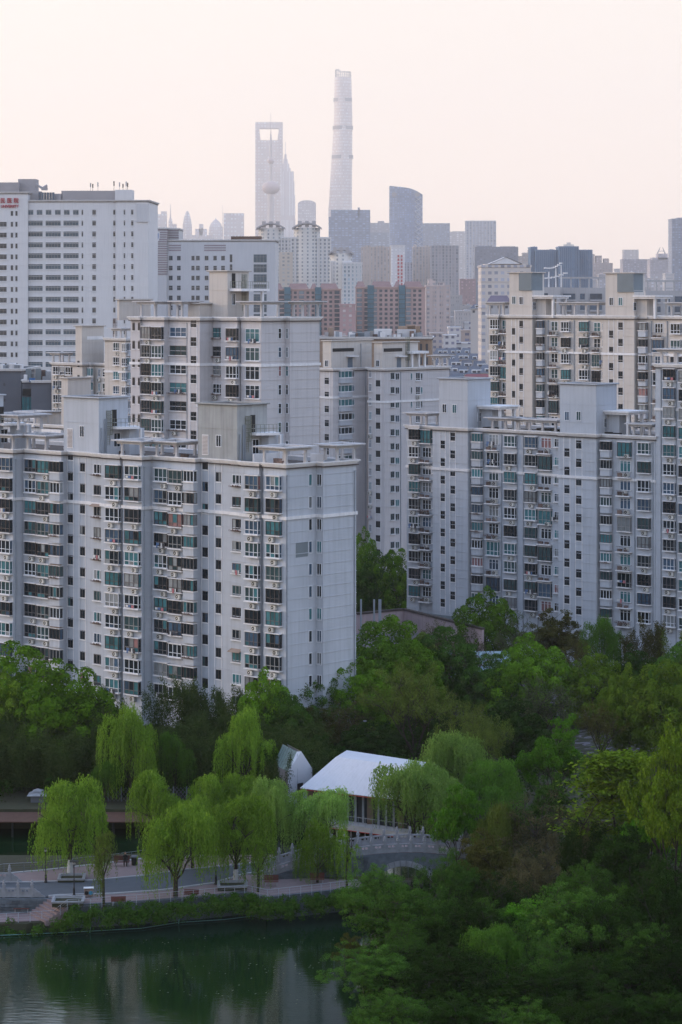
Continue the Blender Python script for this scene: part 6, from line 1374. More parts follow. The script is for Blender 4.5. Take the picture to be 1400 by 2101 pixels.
# person sitting on the far bench
x, y = gnd(257, 1776, .05)
pm_ = bpy.data.meshes.new("person"); J = [(0, 0, .52), (0, .02, .78), (0, -.02, 1.02), (0, -.04, 1.12), (0, -.06, 1.24), (0, -.07, 1.33),
    (.18, -.02, 1.0), (.24, -.1, .78), (.12, -.32, .66), (-.18, -.02, 1.0), (-.24, -.1, .78), (-.1, -.33, .64), (.1, -.02, .52), (.12, -.42, .52), (.12, -.46, .08), (.12, -.6, .05), (-.1, -.02, .52), (-.13, -.4, .52), (-.13, -.42, .08), (-.13, -.57, .05)]
Eg = [(0,1),(1,2),(2,3),(3,4),(4,5),(2,6),(6,7),(7,8),(2,9),(9,10),(10,11),(0,12),(12,13),(13,14),(14,15),(0,16),(16,17),(17,18),(18,19)]
pm_.from_pydata(J, Eg, []); po = thing("person", "person in black sitting on the far dark red bench by the canal", "person", (x, y, .05), .15, data=pm_)
sk = po.modifiers.new("skin", 'SKIN'); rad = [.13, .14, .15, .06, .1, .1, .075, .055, .045, .075, .055, .045, .1, .08, .055, .05, .1, .08, .055, .05]
for v, r_ in zip(pm_.skin_vertices[0].data, rad): v.radius = (r_, r_)
pm_.skin_vertices[0].data[0].use_root = True; po.modifiers.new("sub", 'SUBSURF').levels = 1; pm_.materials.append(BLACK)
SKN = mat("skin", (.35, .2, .14), .6, 0)
q = MB(); lathe(q, [(.01, 1.14), (.07, 1.16), (.1, 1.24), (.095, 1.31), (.06, 1.36)], 10, 0, -.085); part("face", q.mesh("face", [SKN]), po)
q = MB(); lathe(q, [(.108, 1.22), (.115, 1.32), (.08, 1.4), (.01, 1.42)], 10, 0, -.05); part("hair", q.mesh("hair", [BLACK]), po)
# thin rails and shore rope
def thin_rail(label, pts, h_=.95, step=1.05, m_=None, bars=3):
    root = thing("metal_railing", label, "railing"); m_ = m_ or PIPE; post = _cache.setdefault(('trp', h_, m_.name), MB().box(-.025, .025, -.025, .025, 0, h_).mesh("post", [m_])); q = MB(); top = MB()
    for a, c in zip(pts[:-1], pts[1:]):
        L = math.dist(a[:2], c[:2]); n_ = max(1, round(L / step))
        for i in range(n_): part("post", post, root, tuple(a[j] + (c[j] - a[j]) * i / n_ for j in range(3)))
        top.tube((a[0], a[1], a[2] + h_), (c[0], c[1], c[2] + h_), .022, k=5)
        for k in range(1, bars + 1): q.tube((a[0], a[1], a[2] + h_ * k / (bars + 1)), (c[0], c[1], c[2] + h_ * k / (bars + 1)), .009, k=3, cap=False)
    part("handrail", top.mesh("handrail", [PIPE]), root); part("wire", q.mesh("wire", [m_]), root)
def g3(px, py, z): return (*gnd(px, py, z), z)
thin_rail("thin metal railing along the pond edge of the promenade", [g3(-60, 1899, TZ), g3(110, 1889, TZ), g3(138, 1867, .05), g3(280, 1857, .05), g3(420, 1845, .05), g3(502, 1836, .05), g3(549, 1846, .05), g3(640, 1836, .05), g3(735, 1825, .05)])
thin_rail("thin metal railing between the plaza and the back canal", [g3(-60, 1805, .05), g3(8, 1792, .05), g3(90, 1788, .05), g3(240, 1771, .05), g3(300, 1763, .05), g3(430, 1758, .05)], m_=DKG, step=1.6)
NET = mat("green_blue_rope", (.12, .26, .26), .7, .1, 1)
rp_ = thing("floating_rope", "thin blue-green rope held by small floats just off the planted shore", "rope"); q = MB(); pts = [g3(px, py, WZ + .12) for px, py in ((-40, 1921), (60, 1917), (184, 1911), (290, 1905), (366, 1893), (460, 1887), (543, 1877), (640, 1871), (720, 1862))]
for a, c in zip(pts[:-1], pts[1:]): q.tube(a, c, .03, k=4)
part("rope", q.mesh("rope", [NET]), rp_)
for p in pts[2:7:2]: part("stake", MB().tube((p[0], p[1], WZ - .3), (p[0] + .1, p[1], WZ + .75), .05, k=5).mesh("stake", [NET]), rp_)
# clearing with a path between the trees at right
sheet("clearing_path", [G(px, py) for px, py in ((1180, 1545), (1300, 1556), (1420, 1548), (1420, 1505), (1290, 1490), (1180, 1500))], .05, mat("grey_path", (.11, .10, .12), .9, .15, .5), "pale path in the clearing between dark trunks at right")
sheet("clearing_grass", [G(px, py) for px, py in ((980, 1600), (1420, 1640), (1420, 1551), (1300, 1559), (980, 1545))], .045, mat("dark_lawn", (.03, .05, .015), .95, .3, .8), "dark lawn in the clearing at right")  # plain dark green lawn colour
x, y = gnd(1270, 1540, .05); mb = MB(); [mb.tube((i * .25, 0, 0), (i * .25 + .1, 0, .35 + .1 * (i % 2)), .3, .12, k=7) for i in range(4)]; thing("boulder", "dark boulder lying on the path in the clearing", "rock", (x, y, 0), data=mb.mesh("boulder", [BLACK]))
x, y = gnd(749, 1556, 0); lp = thing("light_pole", "slim grey pole standing among trees behind the pavilion roof", "pole", (x, y, 0)); part("pole", MB().tube((0, 0, 0), (0, 0, 4.6), .07).mesh("pole", [PIPE]), lp); part("lamp_head", MB().box(-.2, .2, -.15, .15, 4.6, 4.72).mesh("lamp_head", [PIPE]), lp)

# ------------------------------------------------------------ trees
def unit(v): return v / (np.linalg.norm(v, axis=-1, keepdims=True) + 1e-9)
def leaf_tris(C, Nrm, size, rs, aspect=.55, down=0.0):
    """triangles centred at C, roughly facing Nrm"""
    n = len(C); Nrm = unit(unit(Nrm) + rs.randn(n, 3) * .3); a = unit(np.cross(Nrm, rs.randn(n, 3))); 
    if down: a = unit(a * (1 - down) + np.array([0, 0, -1.0]) * down)
    b = unit(np.cross(Nrm, a)); s = (size * rs.uniform(.6, 1.3, n))[:, None]
    V = np.stack([C + a * s, C - a * s * .6 + b * s * aspect, C - a * s * .6 - b * s * aspect], 1); return V.reshape(-1, 3)
def fib(n, rs, top=1.0, bot=-.35):
    i = np.arange(n) + .5; z = top - (top - bot) * i / n; ph = i * 2.39996; r = np.sqrt(np.maximum(0, 1 - z * z))
    return np.stack([r * np.cos(ph), r * np.sin(ph), z], 1) + rs.randn(n, 3) * .07
def clumpy(seed, Rr=5.2, H=12.0, cb=1.2, ncl=120, nl=190, cr=1.15, size=.22, lobes=7, flat=1.0, bot=-.7, fill=2500):
    rs = np.random.RandomState(seed); cz = cb + (H - cb) * .42; rzv = (H - cz); out = []
    L = [(np.array([0, 0, cz]), np.array([Rr * .72, Rr * .72, rzv]))]
    for i in range(lobes):
        a = 2 * math.pi * (i + rs.rand() * .7) / lobes; d = Rr * rs.uniform(.42, .6); s = rs.uniform(.42, .58)
        L.append((np.array([d * math.cos(a), d * math.sin(a), cz + rs.uniform(-.45, .35) * rzv]), np.array([Rr * s, Rr * s, rzv * s * 1.1])))
    Cc, Nn = [], []; per = ncl // len(L) + 1
    for j, (c, r) in enumerate(L):
        d = fib(per if j else per * 2, rs, 1, bot); p = c + d * r
        keep = np.ones(len(p), bool)
        for k_, (c2, r2) in enumerate(L):
            if k_ != j: keep &= (((p - c2) / r2) ** 2).sum(1) > .72
        Cc.append(p[keep]); Nn.append(unit(d / r)[keep])
    Cc, Nn = np.concatenate(Cc), np.concatenate(Nn)
    for c, n in zip(Cc, Nn):
        r = cr * rs.uniform(.65, 1.25); k_ = int(nl * (r / cr) ** 2); d = unit(rs.randn(k_, 3) + n * .7 + np.array([0, 0, .35])); d[:, 2] *= flat
        out.append(leaf_tris(c + d * r * rs.uniform(.82, 1.05, (k_, 1)), d, size, rs))
    f = unit(rs.randn(fill, 3)) * rs.uniform(.5, .85, (fill, 1)) * np.array([Rr * .8, Rr * .8, rzv * .85]) + np.array([0, 0, cz])
    out.append(leaf_tris(f, rs.randn(fill, 3), size * 1.3, rs)); return np.concatenate(out)
def willow(seed, Rr=4.0, H=8.0, ns=800, lobes=11, hang=(1.6, 6.2), size=.17, step=.14):
    rs = np.random.RandomState(seed); out = []; L = [(np.array([rs.randn() * .3, rs.randn() * .3, H * .8]), Rr * .33)]
    for i in range(lobes):
        a = 2.39996 * i + rs.rand() * .9; d = Rr * rs.uniform(.25, .85); L.append((np.array([d * math.cos(a), d * math.sin(a), H * (rs.uniform(.58, .9) - .16 * (d / Rr) ** 2)]), Rr * rs.uniform(.15, .34)))
    for j, (c, r) in enumerate(L):
        n = int(ns * (r * r) / sum(q[1] ** 2 for q in L)); Lb = rs.uniform(.55, 1.15); nb = max(4, n // 6)
        heads = [unit(rs.randn(3) * np.array([1, 1, .8]) + np.array([0, 0, .5])) for _ in range(nb)]
        for i in range(n):
            d = unit(heads[i % nb] + rs.randn(3) * .2); p = c + d * r * rs.uniform(.75, 1.2)
            out_d = unit(np.array([d[0], d[1], 0]) + 1e-3); Lh = rs.uniform(*hang) * Lb * (.55 + .55 * min(1, np.linalg.norm(p[:2]) / Rr)); Lh = min(Lh, max(.5, p[2] - .5))
            k_ = max(4, int(Lh / step)); t = (np.arange(k_) + .5) / k_ * Lh; arc = .55 * (1 - np.exp(-t / .6)); sway = rs.randn(2) * .12
            P = np.stack([p[0] + out_d[0] * arc + sway[0] * t * .3, p[1] + out_d[1] * arc + sway[1] * t * .3, p[2] + .3 * np.exp(-((t - .3) / .3) ** 2) - t], 1) + rs.randn(k_, 3) * .05
            out.append(leaf_tris(P, np.array([out_d[0], out_d[1], .25]) + rs.randn(k_, 3) * .5, size * (1 - .3 * t / max(Lh, .1)), rs, .30, .8))
        m = int(230 * r * r); d = unit(rs.randn(m, 3) + np.array([0, 0, .8])); out.append(leaf_tris(c + d * r * rs.uniform(.55, 1.05, (m, 1)), d, size, rs, .32, .5))
    return np.concatenate(out)
def skeleton(seed, H=10.0, Rr=4.0, first=.25, lv=3, n0=6, up=.5, r0=.2, kids=4, droop=0.0):
    rs = random.Random(seed); mb = MB(); tips = []
    def grow(p, d, L, r, lvl):
        segs = 3; q = p
        for s_ in range(segs):
            d = (d + Vector((rs.gauss(0, .16), rs.gauss(0, .16), rs.gauss(0, .08) + (.06 if lvl < 2 else -.1 * droop)))).normalized(); q2 = q + d * L / segs
            mb.tube(q, q2, r * (1 - s_ / segs * .45), r * (1 - (s_ + 1) / segs * .45), k=5 if lvl < 2 else 3, cap=False); q = q2
            if lvl < lv and s_ > 0:
                for k_ in range(kids // 2 + (s_ == 2)):
                    a = rs.uniform(0, 6.28); side = Vector((math.cos(a), math.sin(a), rs.uniform(-.1, .6))); grow(q, (d * .75 + side * .8).normalized(), L * rs.uniform(.5, .72), r * .5, lvl + 1)
        if lvl >= lv - 1: tips.append(tuple(q))
    p = Vector((0, 0, -.3)); hh = H * first; mb.tube(p, (0.05, 0, hh), r0 * 1.25, r0, k=8, cap=False); top = Vector((.05, 0, hh))
    for i in range(n0):
        a = 6.28 * (i + rs.random() * .5) / n0; grow(top - Vector((0, 0, rs.random() * .6)), Vector((math.cos(a), math.sin(a), up + rs.random() * .8)).normalized(), (H - hh) * rs.uniform(.42, .6), r0 * .55, 1)
    grow(top, Vector((0, 0, 1)), (H - hh) * .6, r0 * .7, 1); return mb, np.array(tips)
def airy(seed, tips, nl=90, cr=.75, size=.2, flat=.6, down=0.0, aspect=.5, keep=1.0):
    rs = np.random.RandomState(seed); out = []
    for c in tips:
        if rs.rand() > keep: continue
        k_ = int(nl * rs.uniform(.6, 1.3)); d = rs.randn(k_, 3); d = d / (np.linalg.norm(d, axis=1, keepdims=True)) * rs.rand(k_, 1) ** .4 * cr; d[:, 2] *= flat
        out.append(leaf_tris(c + d, np.array([0, 0, .8]) + rs.randn(k_, 3) * .4, size, rs, aspect, down))
    return np.concatenate(out)
def bamboo(seed, Rr=2.2, H=10.0, culms=9):
    rs = np.random.RandomState(seed); out = []
    for c in range(culms):
        b0 = rs.randn(2) * Rr * .35; lean = rs.randn(2) * .17; h_ = H * rs.uniform(.75, 1.0)
        for i in range(22):
            t = .25 + .75 * i / 22; z = h_ * t; p = np.array([b0[0] + lean[0] * z * t, b0[1] + lean[1] * z * t, z]); w = .95 * (1.15 - t); k_ = 55
            d = rs.randn(k_, 3) * np.array([w, w, .33]); P = p + d; P[:, 2] -= np.linalg.norm(d[:, :2], axis=1) * .35; out.append(leaf_tris(P, rs.randn(k_, 3) + np.array([0, 0, .6]), .17, rs, .28, .45))
    return np.concatenate(out)
def layered(seed, Rr=4.5, H=12.0, n=70):
    rs = np.random.RandomState(seed); out = []
    for i in range(n):
        t = rs.rand() ** .8; z = H * (.3 + .68 * t); rr_ = Rr * (1.05 - t) ** .7 * rs.uniform(.3, 1); a = rs.rand() * 6.28; c = np.array([rr_ * math.cos(a), rr_ * math.sin(a), z - rr_ * .12]); k_ = 190
        d = rs.randn(k_, 3) * np.array([.8, .8, .13]); out.append(leaf_tris(c + d, np.array([0, 0, 1.0]) + rs.randn(k_, 3) * .3, .2, rs, .5))
    return np.concatenate(out)
M_CAM = leafmat("camphor_leaves", (.022, .050, .006), (.062, .125, .012), (.12, .17, .02)); M_CAMY = leafmat("yellow_camphor_leaves", (.028, .055, .008), (.078, .125, .016), (.14, .17, .03))
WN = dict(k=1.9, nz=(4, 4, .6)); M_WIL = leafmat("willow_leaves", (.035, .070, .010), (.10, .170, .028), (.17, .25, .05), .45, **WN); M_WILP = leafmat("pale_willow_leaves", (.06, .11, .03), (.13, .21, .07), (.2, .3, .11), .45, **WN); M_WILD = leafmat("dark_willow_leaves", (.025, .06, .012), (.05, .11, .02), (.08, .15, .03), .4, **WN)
M_BAM = leafmat("bamboo_leaves", (.012, .024, .010), (.032, .048, .018), (.06, .075, .03), k=1.5); M_OLV = leafmat("olive_sparse_leaves", (.028, .045, .012), (.065, .088, .024), (.10, .12, .04)); M_BRN = leafmat("brown_seed_leaves", (.024, .026, .016), (.055, .048, .034), (.09, .08, .06))
M_RUS = leafmat("rust_tinged_leaves", (.025, .032, .010), (.05, .045, .018), (.08, .058, .022)); M_DRK = leafmat("dark_green_leaves", (.008, .020, .005), (.020, .044, .010), (.045, .075, .016), k=1.35); M_MID = leafmat("mid_green_leaves", (.016, .040, .010), (.04, .085, .018), (.07, .12, .03))  # dark green partly paints in the gloom of the lower right corner
M_BRI = leafmat("bright_green_leaves", (.025, .075, .008), (.06, .15, .015), (.1, .2, .03)); M_YEL = leafmat("yellow_green_leaves", (.035, .065, .008), (.085, .13, .015), (.16, .19, .02)); M_GRY = leafmat("grey_green_leaves", (.022, .032, .022), (.05, .06, .042), (.085, .09, .07))
BARK = mat("dark_bark", (.035, .028, .022), .95, .3, 3); LIME = mat("whitewashed_bark", (.45, .46, .47), .9, .1, 3)
_cr = {}
def crown_mesh(kind, v):
    k = (kind, v)
    if k in _cr: return _cr[k]
    s = v * 17 + 3
    if kind == 'camphor': _cr[k] = (clumpy(s), None, 5.6, 12.4)
    elif kind == 'round': _cr[k] = (clumpy(s, 3, 6.5, .4, 90, 120, .6, .17, 5, bot=-.7, fill=1500), None, 3.2, 6.7)
    elif kind == 'willow': _cr[k] = (willow(s), skeleton(s, 7.2, 3.6, .28, 2, 5, .9, .19, 4, 1)[0], 4.3, 8.2)
    elif kind == 'slimwillow': _cr[k] = (willow(s, 1.7, 7.5, 170, 6, (1.8, 5.0), .15), skeleton(s, 7.0, 1.6, .4, 2, 4, 1.4, .14, 3, 1)[0], 1.9, 7.7)
    elif kind == 'bamboo': _cr[k] = (bamboo(s), None, 2.3, 10)
    elif kind == 'layered': _cr[k] = (layered(s), skeleton(s, 11.5, 3.5, .3, 2, 6, .1, .16, 4)[0], 4.6, 12)
    elif kind == 'sparse':
        mb, tips = skeleton(s, 9.5, 4.5, .22, 3, 7, .6, .17, 4); tips = tips[:360]; _cr[k] = (airy(s, tips, 42, .6, .13, .8, keep=.9), mb, 4.6, 10)
    elif kind == 'upright':
        mb, tips = skeleton(s, 10, 4.0, .12, 3, 8, 1.2, .15, 4); tips = tips[:360]; _cr[k] = (airy(s, tips, 60, .6, .13, 1.2, .5, .35), mb, 4.2, 10.5)
    elif kind == 'airy':
        mb, tips = skeleton(s, 11, 4.5, .2, 3, 7, .55, .2, 4); tips = tips[:340]; _cr[k] = (airy(s, tips, 120, .85, .19, .55), mb, 5, 11.5)
    elif kind == 'drape':      # big near trees: leafy sprays that droop at the tips
        mb, tips = skeleton(s, 11, 4.5, .16, 3, 8, .7, .2, 4, .8); tips = tips[:360]; _cr[k] = (np.concatenate([airy(s, tips, 110, .7, .15, .8, .45, .35), clumpy(s, 4.4, 10.6, .2, 230, 75, .55, .15, 10, bot=-.9, fill=2500)]), mb, 5, 11.8)
    V, mb, Rr, H = _cr[k]
    xy = np.percentile(np.hypot(V[:, 0], V[:, 1]), 97); zt_ = np.percentile(V[:, 2], 99.6); _cr[k] = (V, mb, xy, zt_); return _cr[k]
_tm = {}
def tree(kind, v, px, pytop, D, wpx, matl, label, base=0.0, name=None, rz=None, trunk=True, lime=False, group=None):
    V, mb, Rr, H = crown_mesh(kind, v)
    key = (kind, v, matl.name)
    if key not in _tm: _tm[key] = np_mesh("crown", V, 3, [matl])
    tk = (kind, v, 'trunk', lime)
    if tk not in _tm:
        if mb is None:
            mb = MB(); rr = random.Random(v); mb.tube((0, 0, -.4), (.1, .05, H * .35), .26, .2, k=7, cap=False)
            for i in range(6): a = i * 1.05 + rr.random(); mb.tube((.1, .05, H * .3), (Rr * .5 * math.cos(a), Rr * .5 * math.sin(a), H * rr.uniform(.5, .7)), .13, .05, k=5, cap=False)
        _tm[tk] = mb.mesh("trunk", [BARK])
    if kind == 'camphor': wpx *= 1.22; pytop -= 18
    if kind == 'willow': wpx *= 1.12
    x, _, zt_ = at(px, pytop, D); root = thing(name or {'camphor': 'camphor_tree', 'round': 'round_shrub', 'willow': 'willow_tree', 'slimwillow': 'willow_tree', 'bamboo': 'bamboo_clump'}.get(kind, 'tree'), label, "shrub" if kind == 'round' else ("bamboo" if kind == 'bamboo' else "tree"), (x, D, base), R.uniform(0, 6.28) if rz is None else rz, group)
    sxy = (wpx / 2 / FOC * D) / Rr; sz = (zt_ - base) / H; root.scale = (sxy, sxy, sz)
    part("crown", _tm[key], root)
    if trunk: part("trunk", _tm[tk], root)
    if lime: part("whitewash", _cache.setdefault(('lime',), lathe(MB(), [(.3, -.2), (.27, .5), (.25, 1.25)], 9).mesh("whitewash", [LIME])), root)
    return root
T = tree
# behind, between the slabs
T('camphor', 1, 749, 1104, 448, 62, M_CAM, "small camphor tree highest up behind the near slab's right edge"); T('camphor', 2, 776, 1150, 432, 110, M_MID, "dark camphor tree filling the gap between the near slab and the right slab")
T('camphor', 3, 815, 1146, 428, 80, M_CAM, "camphor tree directly against the left end of the right slab"); T('sparse', 1, 762, 1195, 415, 75, M_DRK, "thin bare-branched tree by the pink podium wall"); T('camphor', 0, 735, 1180, 440, 70, M_DRK, "dark camphor tree low behind the near slab's right edge")
T('camphor', 1, 1003, 1226, 374, 118, M_CAM, "camphor tree standing alone before the right slab's ground floor"); T('sparse', 2, 1066, 1262, 366, 130, M_GRY, "grey-green sparse tree right of the lone camphor"); T('airy', 1, 1132, 1248, 369, 150, M_RUS, "rust-tinged broad tree before the right slab")
T('willow', 1, 1240, 1270, 361, 88, M_WILD, "dark green weeping tree before the right slab"); T('bamboo', 1, 1305, 1292, 358, 80, M_RUS, "brownish bamboo clump right of the dark weeping tree"); T('bamboo', 2, 1352, 1272, 356, 70, M_RUS, "tall brownish bamboo clump near the right edge, before the slab")
T('bamboo', 0, 1392, 1290, 352, 90, M_OLV, "olive bamboo clump cut by the right edge below the slab"); T('sparse', 3, 1180, 1300, 358, 90, M_RUS, "low reddish-brown sparse tree between the rust-tinged and weeping trees"); T('sparse', 0, 905, 1278, 348, 120, M_BRN, "bare pinkish tree in front of the flat annex roof", group=None)
T('sparse', 2, 960, 1300, 342, 140, M_BRN, "bare brown tree before the glass-roofed shed"); T('round', 1, 860, 1300, 346, 140, M_OLV, "olive shrub just under the flat annex roof")
# camphor belt
T('camphor', 2, 792, 1282, 333, 185, M_CAM, "largest domed camphor crown right of the near slab's base"); T('camphor', 0, 686, 1322, 330, 130, M_CAM, "camphor tree touching the near slab's blank end wall"); T('camphor', 3, 905, 1306, 337, 150, M_MID, "darker camphor tree right of the largest dome")
T('camphor', 1, 745, 1370, 320, 140, M_CAM, "camphor tree below the largest dome, above the bare olive tree"); T('camphor', 2, 660, 1400, 318, 110, M_MID, "darker camphor below the near slab's blank wall"); T('camphor', 1, 1085, 1322, 330, 165, M_CAM, "broad camphor crown in the middle of the right tree belt")
T('camphor', 0, 1215, 1350, 328, 125, M_CAMY, "yellowish camphor crown right of the broad one"); T('camphor', 3, 1000, 1360, 332, 120, M_MID, "shadowy camphor between the darker and the broad crowns"); T('camphor', 2, 1365, 1372, 302, 160, M_CAMY, "bright yellow-green camphor at the right edge above the clearing")
T('camphor', 1, 1292, 1384, 306, 110, M_CAMY, "yellow-green camphor just left of the bright one at the right edge"); T('camphor', 3, 1400, 1340, 320, 110, M_MID, "dark camphor behind the bright one at the right edge"); T('camphor', 0, 1300, 1345, 335, 110, M_DRK, "dark crown behind the yellow-green camphors")
T('camphor', 3, 45, 1338, 303, 190, M_CAM, "camphor dome at the left edge against the slab"); T('camphor', 0, 140, 1372, 295, 200, M_CAM, "second camphor dome right of the left-edge one"); T('camphor', 2, 0, 1390, 298, 110, M_CAMY, "lighter camphor cut by the left edge")
T('camphor', 1, 545, 1393, 299, 115, M_CAM, "camphor dome amid bamboo below the near slab's corner"); T('camphor', 2, 590, 1440, 296, 110, M_MID, "camphor right of the one amid bamboo")
# middle trees
T('upright', 1, 850, 1358, 302, 230, M_OLV, "large olive half-bare tree rising behind the pavilion"); T('sparse', 1, 700, 1440, 305, 130, M_BRN, "small brown twiggy tree left of the half-bare olive tree"); T('sparse', 3, 1108, 1392, 306, 190, M_GRY, "grey-brown broad tree beneath the middle camphor crown")
T('sparse', 0, 1232, 1440, 300, 110, M_RUS, "small dark rusty tree left of the clearing"); T('upright', 2, 985, 1448, 287, 170, M_OLV, "olive feathery willow right of the half-bare tree"); T('airy', 2, 1140, 1476, 272, 165, M_BRI, "vivid green tree with fan-like sprays at the edge of the clearing")
T('willow', 2, 935, 1500, 274, 165, M_WILP, "pale green willow behind the bright one at the pavilion's right end"); T('willow', 0, 849, 1574, 257, 155, M_WILP, "bright pale willow hiding the pavilion's right end"); T('willow', 2, 884, 1562, 261, 120, M_WILP, "second pale willow crowding the pavilion's right end"); T('willow', 3, 1010, 1560, 268, 150, M_WILD, "dark willow right of the pale ones")
T('round', 0, 655, 1508, 285, 90, M_DRK, "round dark green shrub between the gabled house and the pavilion roof"); T('round', 2, 700, 1530, 288, 70, M_DRK, "smaller dark shrub right of the round one"); T('willow', 1, 268, 1455, 279, 118, M_WIL, "bright willow against the dark bamboo, left one")
T('willow', 3, 500, 1460, 279, 118, M_WIL, "bright willow against the dark bamboo, right one"); T('willow', 2, 360, 1506, 281, 75, M_WILD, "dark slim willow between the two bright ones against the bamboo"); T('willow', 0, 215, 1560, 278, 60, M_WILD, "dark small willow low beside the left bright one")
T('camphor', 0, 760, 1500, 300, 120, M_DRK, "dark mass of leaves behind the pavilion roof, left part"); T('camphor', 3, 900, 1480, 306, 150, M_DRK, "dark crown behind the olive willow"); T('camphor', 2, 1050, 1450, 300, 130, M_DRK, "dark crown between olive willow and vivid green tree")
T('airy', 1, 640, 1450, 303, 120, M_RUS, "dark reddish tree behind the round shrub")
# bamboo grove: one mass
rs = np.random.RandomState(9); out = []; bm = [bamboo(50 + i) for i in range(3)]
for i in range(120):
    px, D = rs.uniform(-30, 640), rs.uniform(281, 305)
    if i > 92: px, D = rs.uniform(540, 640), rs.uniform(277, 290)
    x = (px - 700) / FOC * D; f = max(0., min(1., (D - 279) / 24)); h_ = (6.4 + 3.8 * f) * rs.uniform(.85, 1.08); V = bm[i % 3][::3 * 0 + 1].copy()
    if 560 < px: h_ = min(h_, 7.5)
    a = rs.rand() * 6.28; c, s = math.cos(a), math.sin(a); k_ = h_ / 10; V = V.reshape(-1, 9)[rs.rand(len(V) // 3) < .62].reshape(-1, 3)
    out.append(np.stack([x + (V[:, 0] * c - V[:, 1] * s) * 1.05, D + (V[:, 0] * s + V[:, 1] * c) * 1.05, V[:, 2] * k_ - .2], 1))
V = np.concatenate(out); o = thing("bamboo_grove", "dark feathery bamboo grove massed below the near slab", "bamboo", data=np_mesh("bamboo_grove", V, 3, [M_BAM]), kind="stuff")
T('bamboo', 0, 574, 1538, 270, 62, M_DRK, "dark bamboo tuft half hiding the gabled house's roof"); T('bamboo', 2, 556, 1560, 268, 50, M_BAM, "low bamboo tuft left of the gabled house")
# promenade willows
T('willow', 1, 144, 1604, 243.5, 172, M_WIL, "big round willow with whitewashed trunk in the square planter at left", lime=True, base=.1); T('slimwillow', 1, 213, 1708, 231.6, 66, M_OLV, "small leaning willow right by the pond railing", base=-.1)
T('willow', 2, 325, 1588, 259, 120, M_WIL, "willow on the far bank behind the middle of the promenade", base=-.5); T('willow', 0, 360, 1660, 234.5, 150, M_WIL, "wide willow trailing over the middle bench", base=-.1); T('willow', 3, 432, 1592, 258, 130, M_WIL, "willow at the back of the row, centre left", base=-.5)
T('willow', 2, 484, 1638, 240.5, 148, M_WIL, "tall willow with whitewashed trunk in the right planter", lime=True); T('willow', 1, 560, 1598, 255, 105, M_WILP, "pale willow in front of the gabled house", base=-.4); T('slimwillow', 2, 530, 1722, 236.5, 76, M_WIL, "slim young willow before the ramp wall")
T('willow', 0, 660, 1622, 255, 118, M_WILP, "pale willow overlapping the pavilion's left end", base=-.4); T('willow', 3, 652, 1690, 240.2, 98, M_WIL, "willow standing before the right bench of the ramp wall"); T('slimwillow', 3, 712, 1702, 238, 66, M_WIL, "small willow limb against the bridge's left part")
T('willow', 1, 500, 1590, 259, 110, M_WIL, "willow at the back of the row, centre", base=-.5); T('slimwillow', 1, 612, 1620, 258, 60, M_WILP, "thin pale willow between the gabled house and pavilion", base=-.4)
T('willow', 3, 395, 1640, 246, 120, M_WIL, "willow overlapping behind the wide one over the middle bench", base=-.1); T('camphor', 3, 850, 1335, 327, 130, M_CAM, "camphor crown filling the dip right of the largest dome")
T('airy', 1, 1120, 1590, 252, 120, M_MID, "green tree below the vivid one at the clearing"); T('drape', 0, 1210, 1775, 218, 160, M_MID, "leafy crown in the middle of the right wood"); T('drape', 2, 1010, 1850, 211, 150, M_MID, "leafy crown left of the broad dark tree, lower right wood"); T('drape', 1, 1310, 1900, 203, 170, M_MID, "mid-green crown low at right")
fl = MB(); rr = random.Random(8)
for i in range(170):
    px, py = rr.uniform(-20, 700), rr.choice([1935, 1986, 1990, 2040]) + rr.gauss(0, 9); x, y = gnd(px, py, WZ); s_ = rr.uniform(.03, .09); fl.face([(x - s_, y - s_, WZ + .012), (x + s_, y - s_ * .5, WZ + .012), (x + s_ * .6, y + s_, WZ + .012)])
thing("floating_leaves", "scattered leaves and bits floating on the pond", "leaves", data=fl.mesh("floating_leaves", [mat("floating_leaf", (.3, .3, .2), .8, .3, 3)]), kind="stuff")
# shore planting
rs = np.random.RandomState(4); out = []; pth = [(-60, 1912, TZ), (0, 1893, TZ), (60, 1893, TZ), (125, 1874, -.3), (150, 1862, .3), (280, 1854, .3), (420, 1842, .3), (500, 1834, .3), (549, 1845, .25), (640, 1836, .3), (740, 1824, .3)]
for (a, c) in zip(pth[:-1], pth[1:]):
    A_, C_ = np.array(g3(*a)), np.array(g3(*c)); L = np.linalg.norm(C_ - A_); n = int(L * 11)
    for i in range(n):
        t = rs.rand(); P = A_ + (C_ - A_) * t + np.array([rs.randn() * .2, rs.uniform(-1.7, -.1), rs.uniform(-.9, .1)]); P[2] -= (P[1] - (A_ + (C_ - A_) * t)[1]) * -.45
        if a[2] == TZ and rs.rand() < .75: continue
        r = rs.uniform(.35, .7); k_ = 70; d = unit(rs.randn(k_, 3) + np.array([0, -.3, .6])); out.append(leaf_tris(P + d * r * rs.uniform(.7, 1.1, (k_, 1)), d, .13, rs, .5))
thing("bank_ivy", "low ivy and shrubs hanging over the quay into the pond", "shrubs", data=np_mesh("bank_ivy", np.concatenate(out), 3, [M_MID]), kind="stuff")
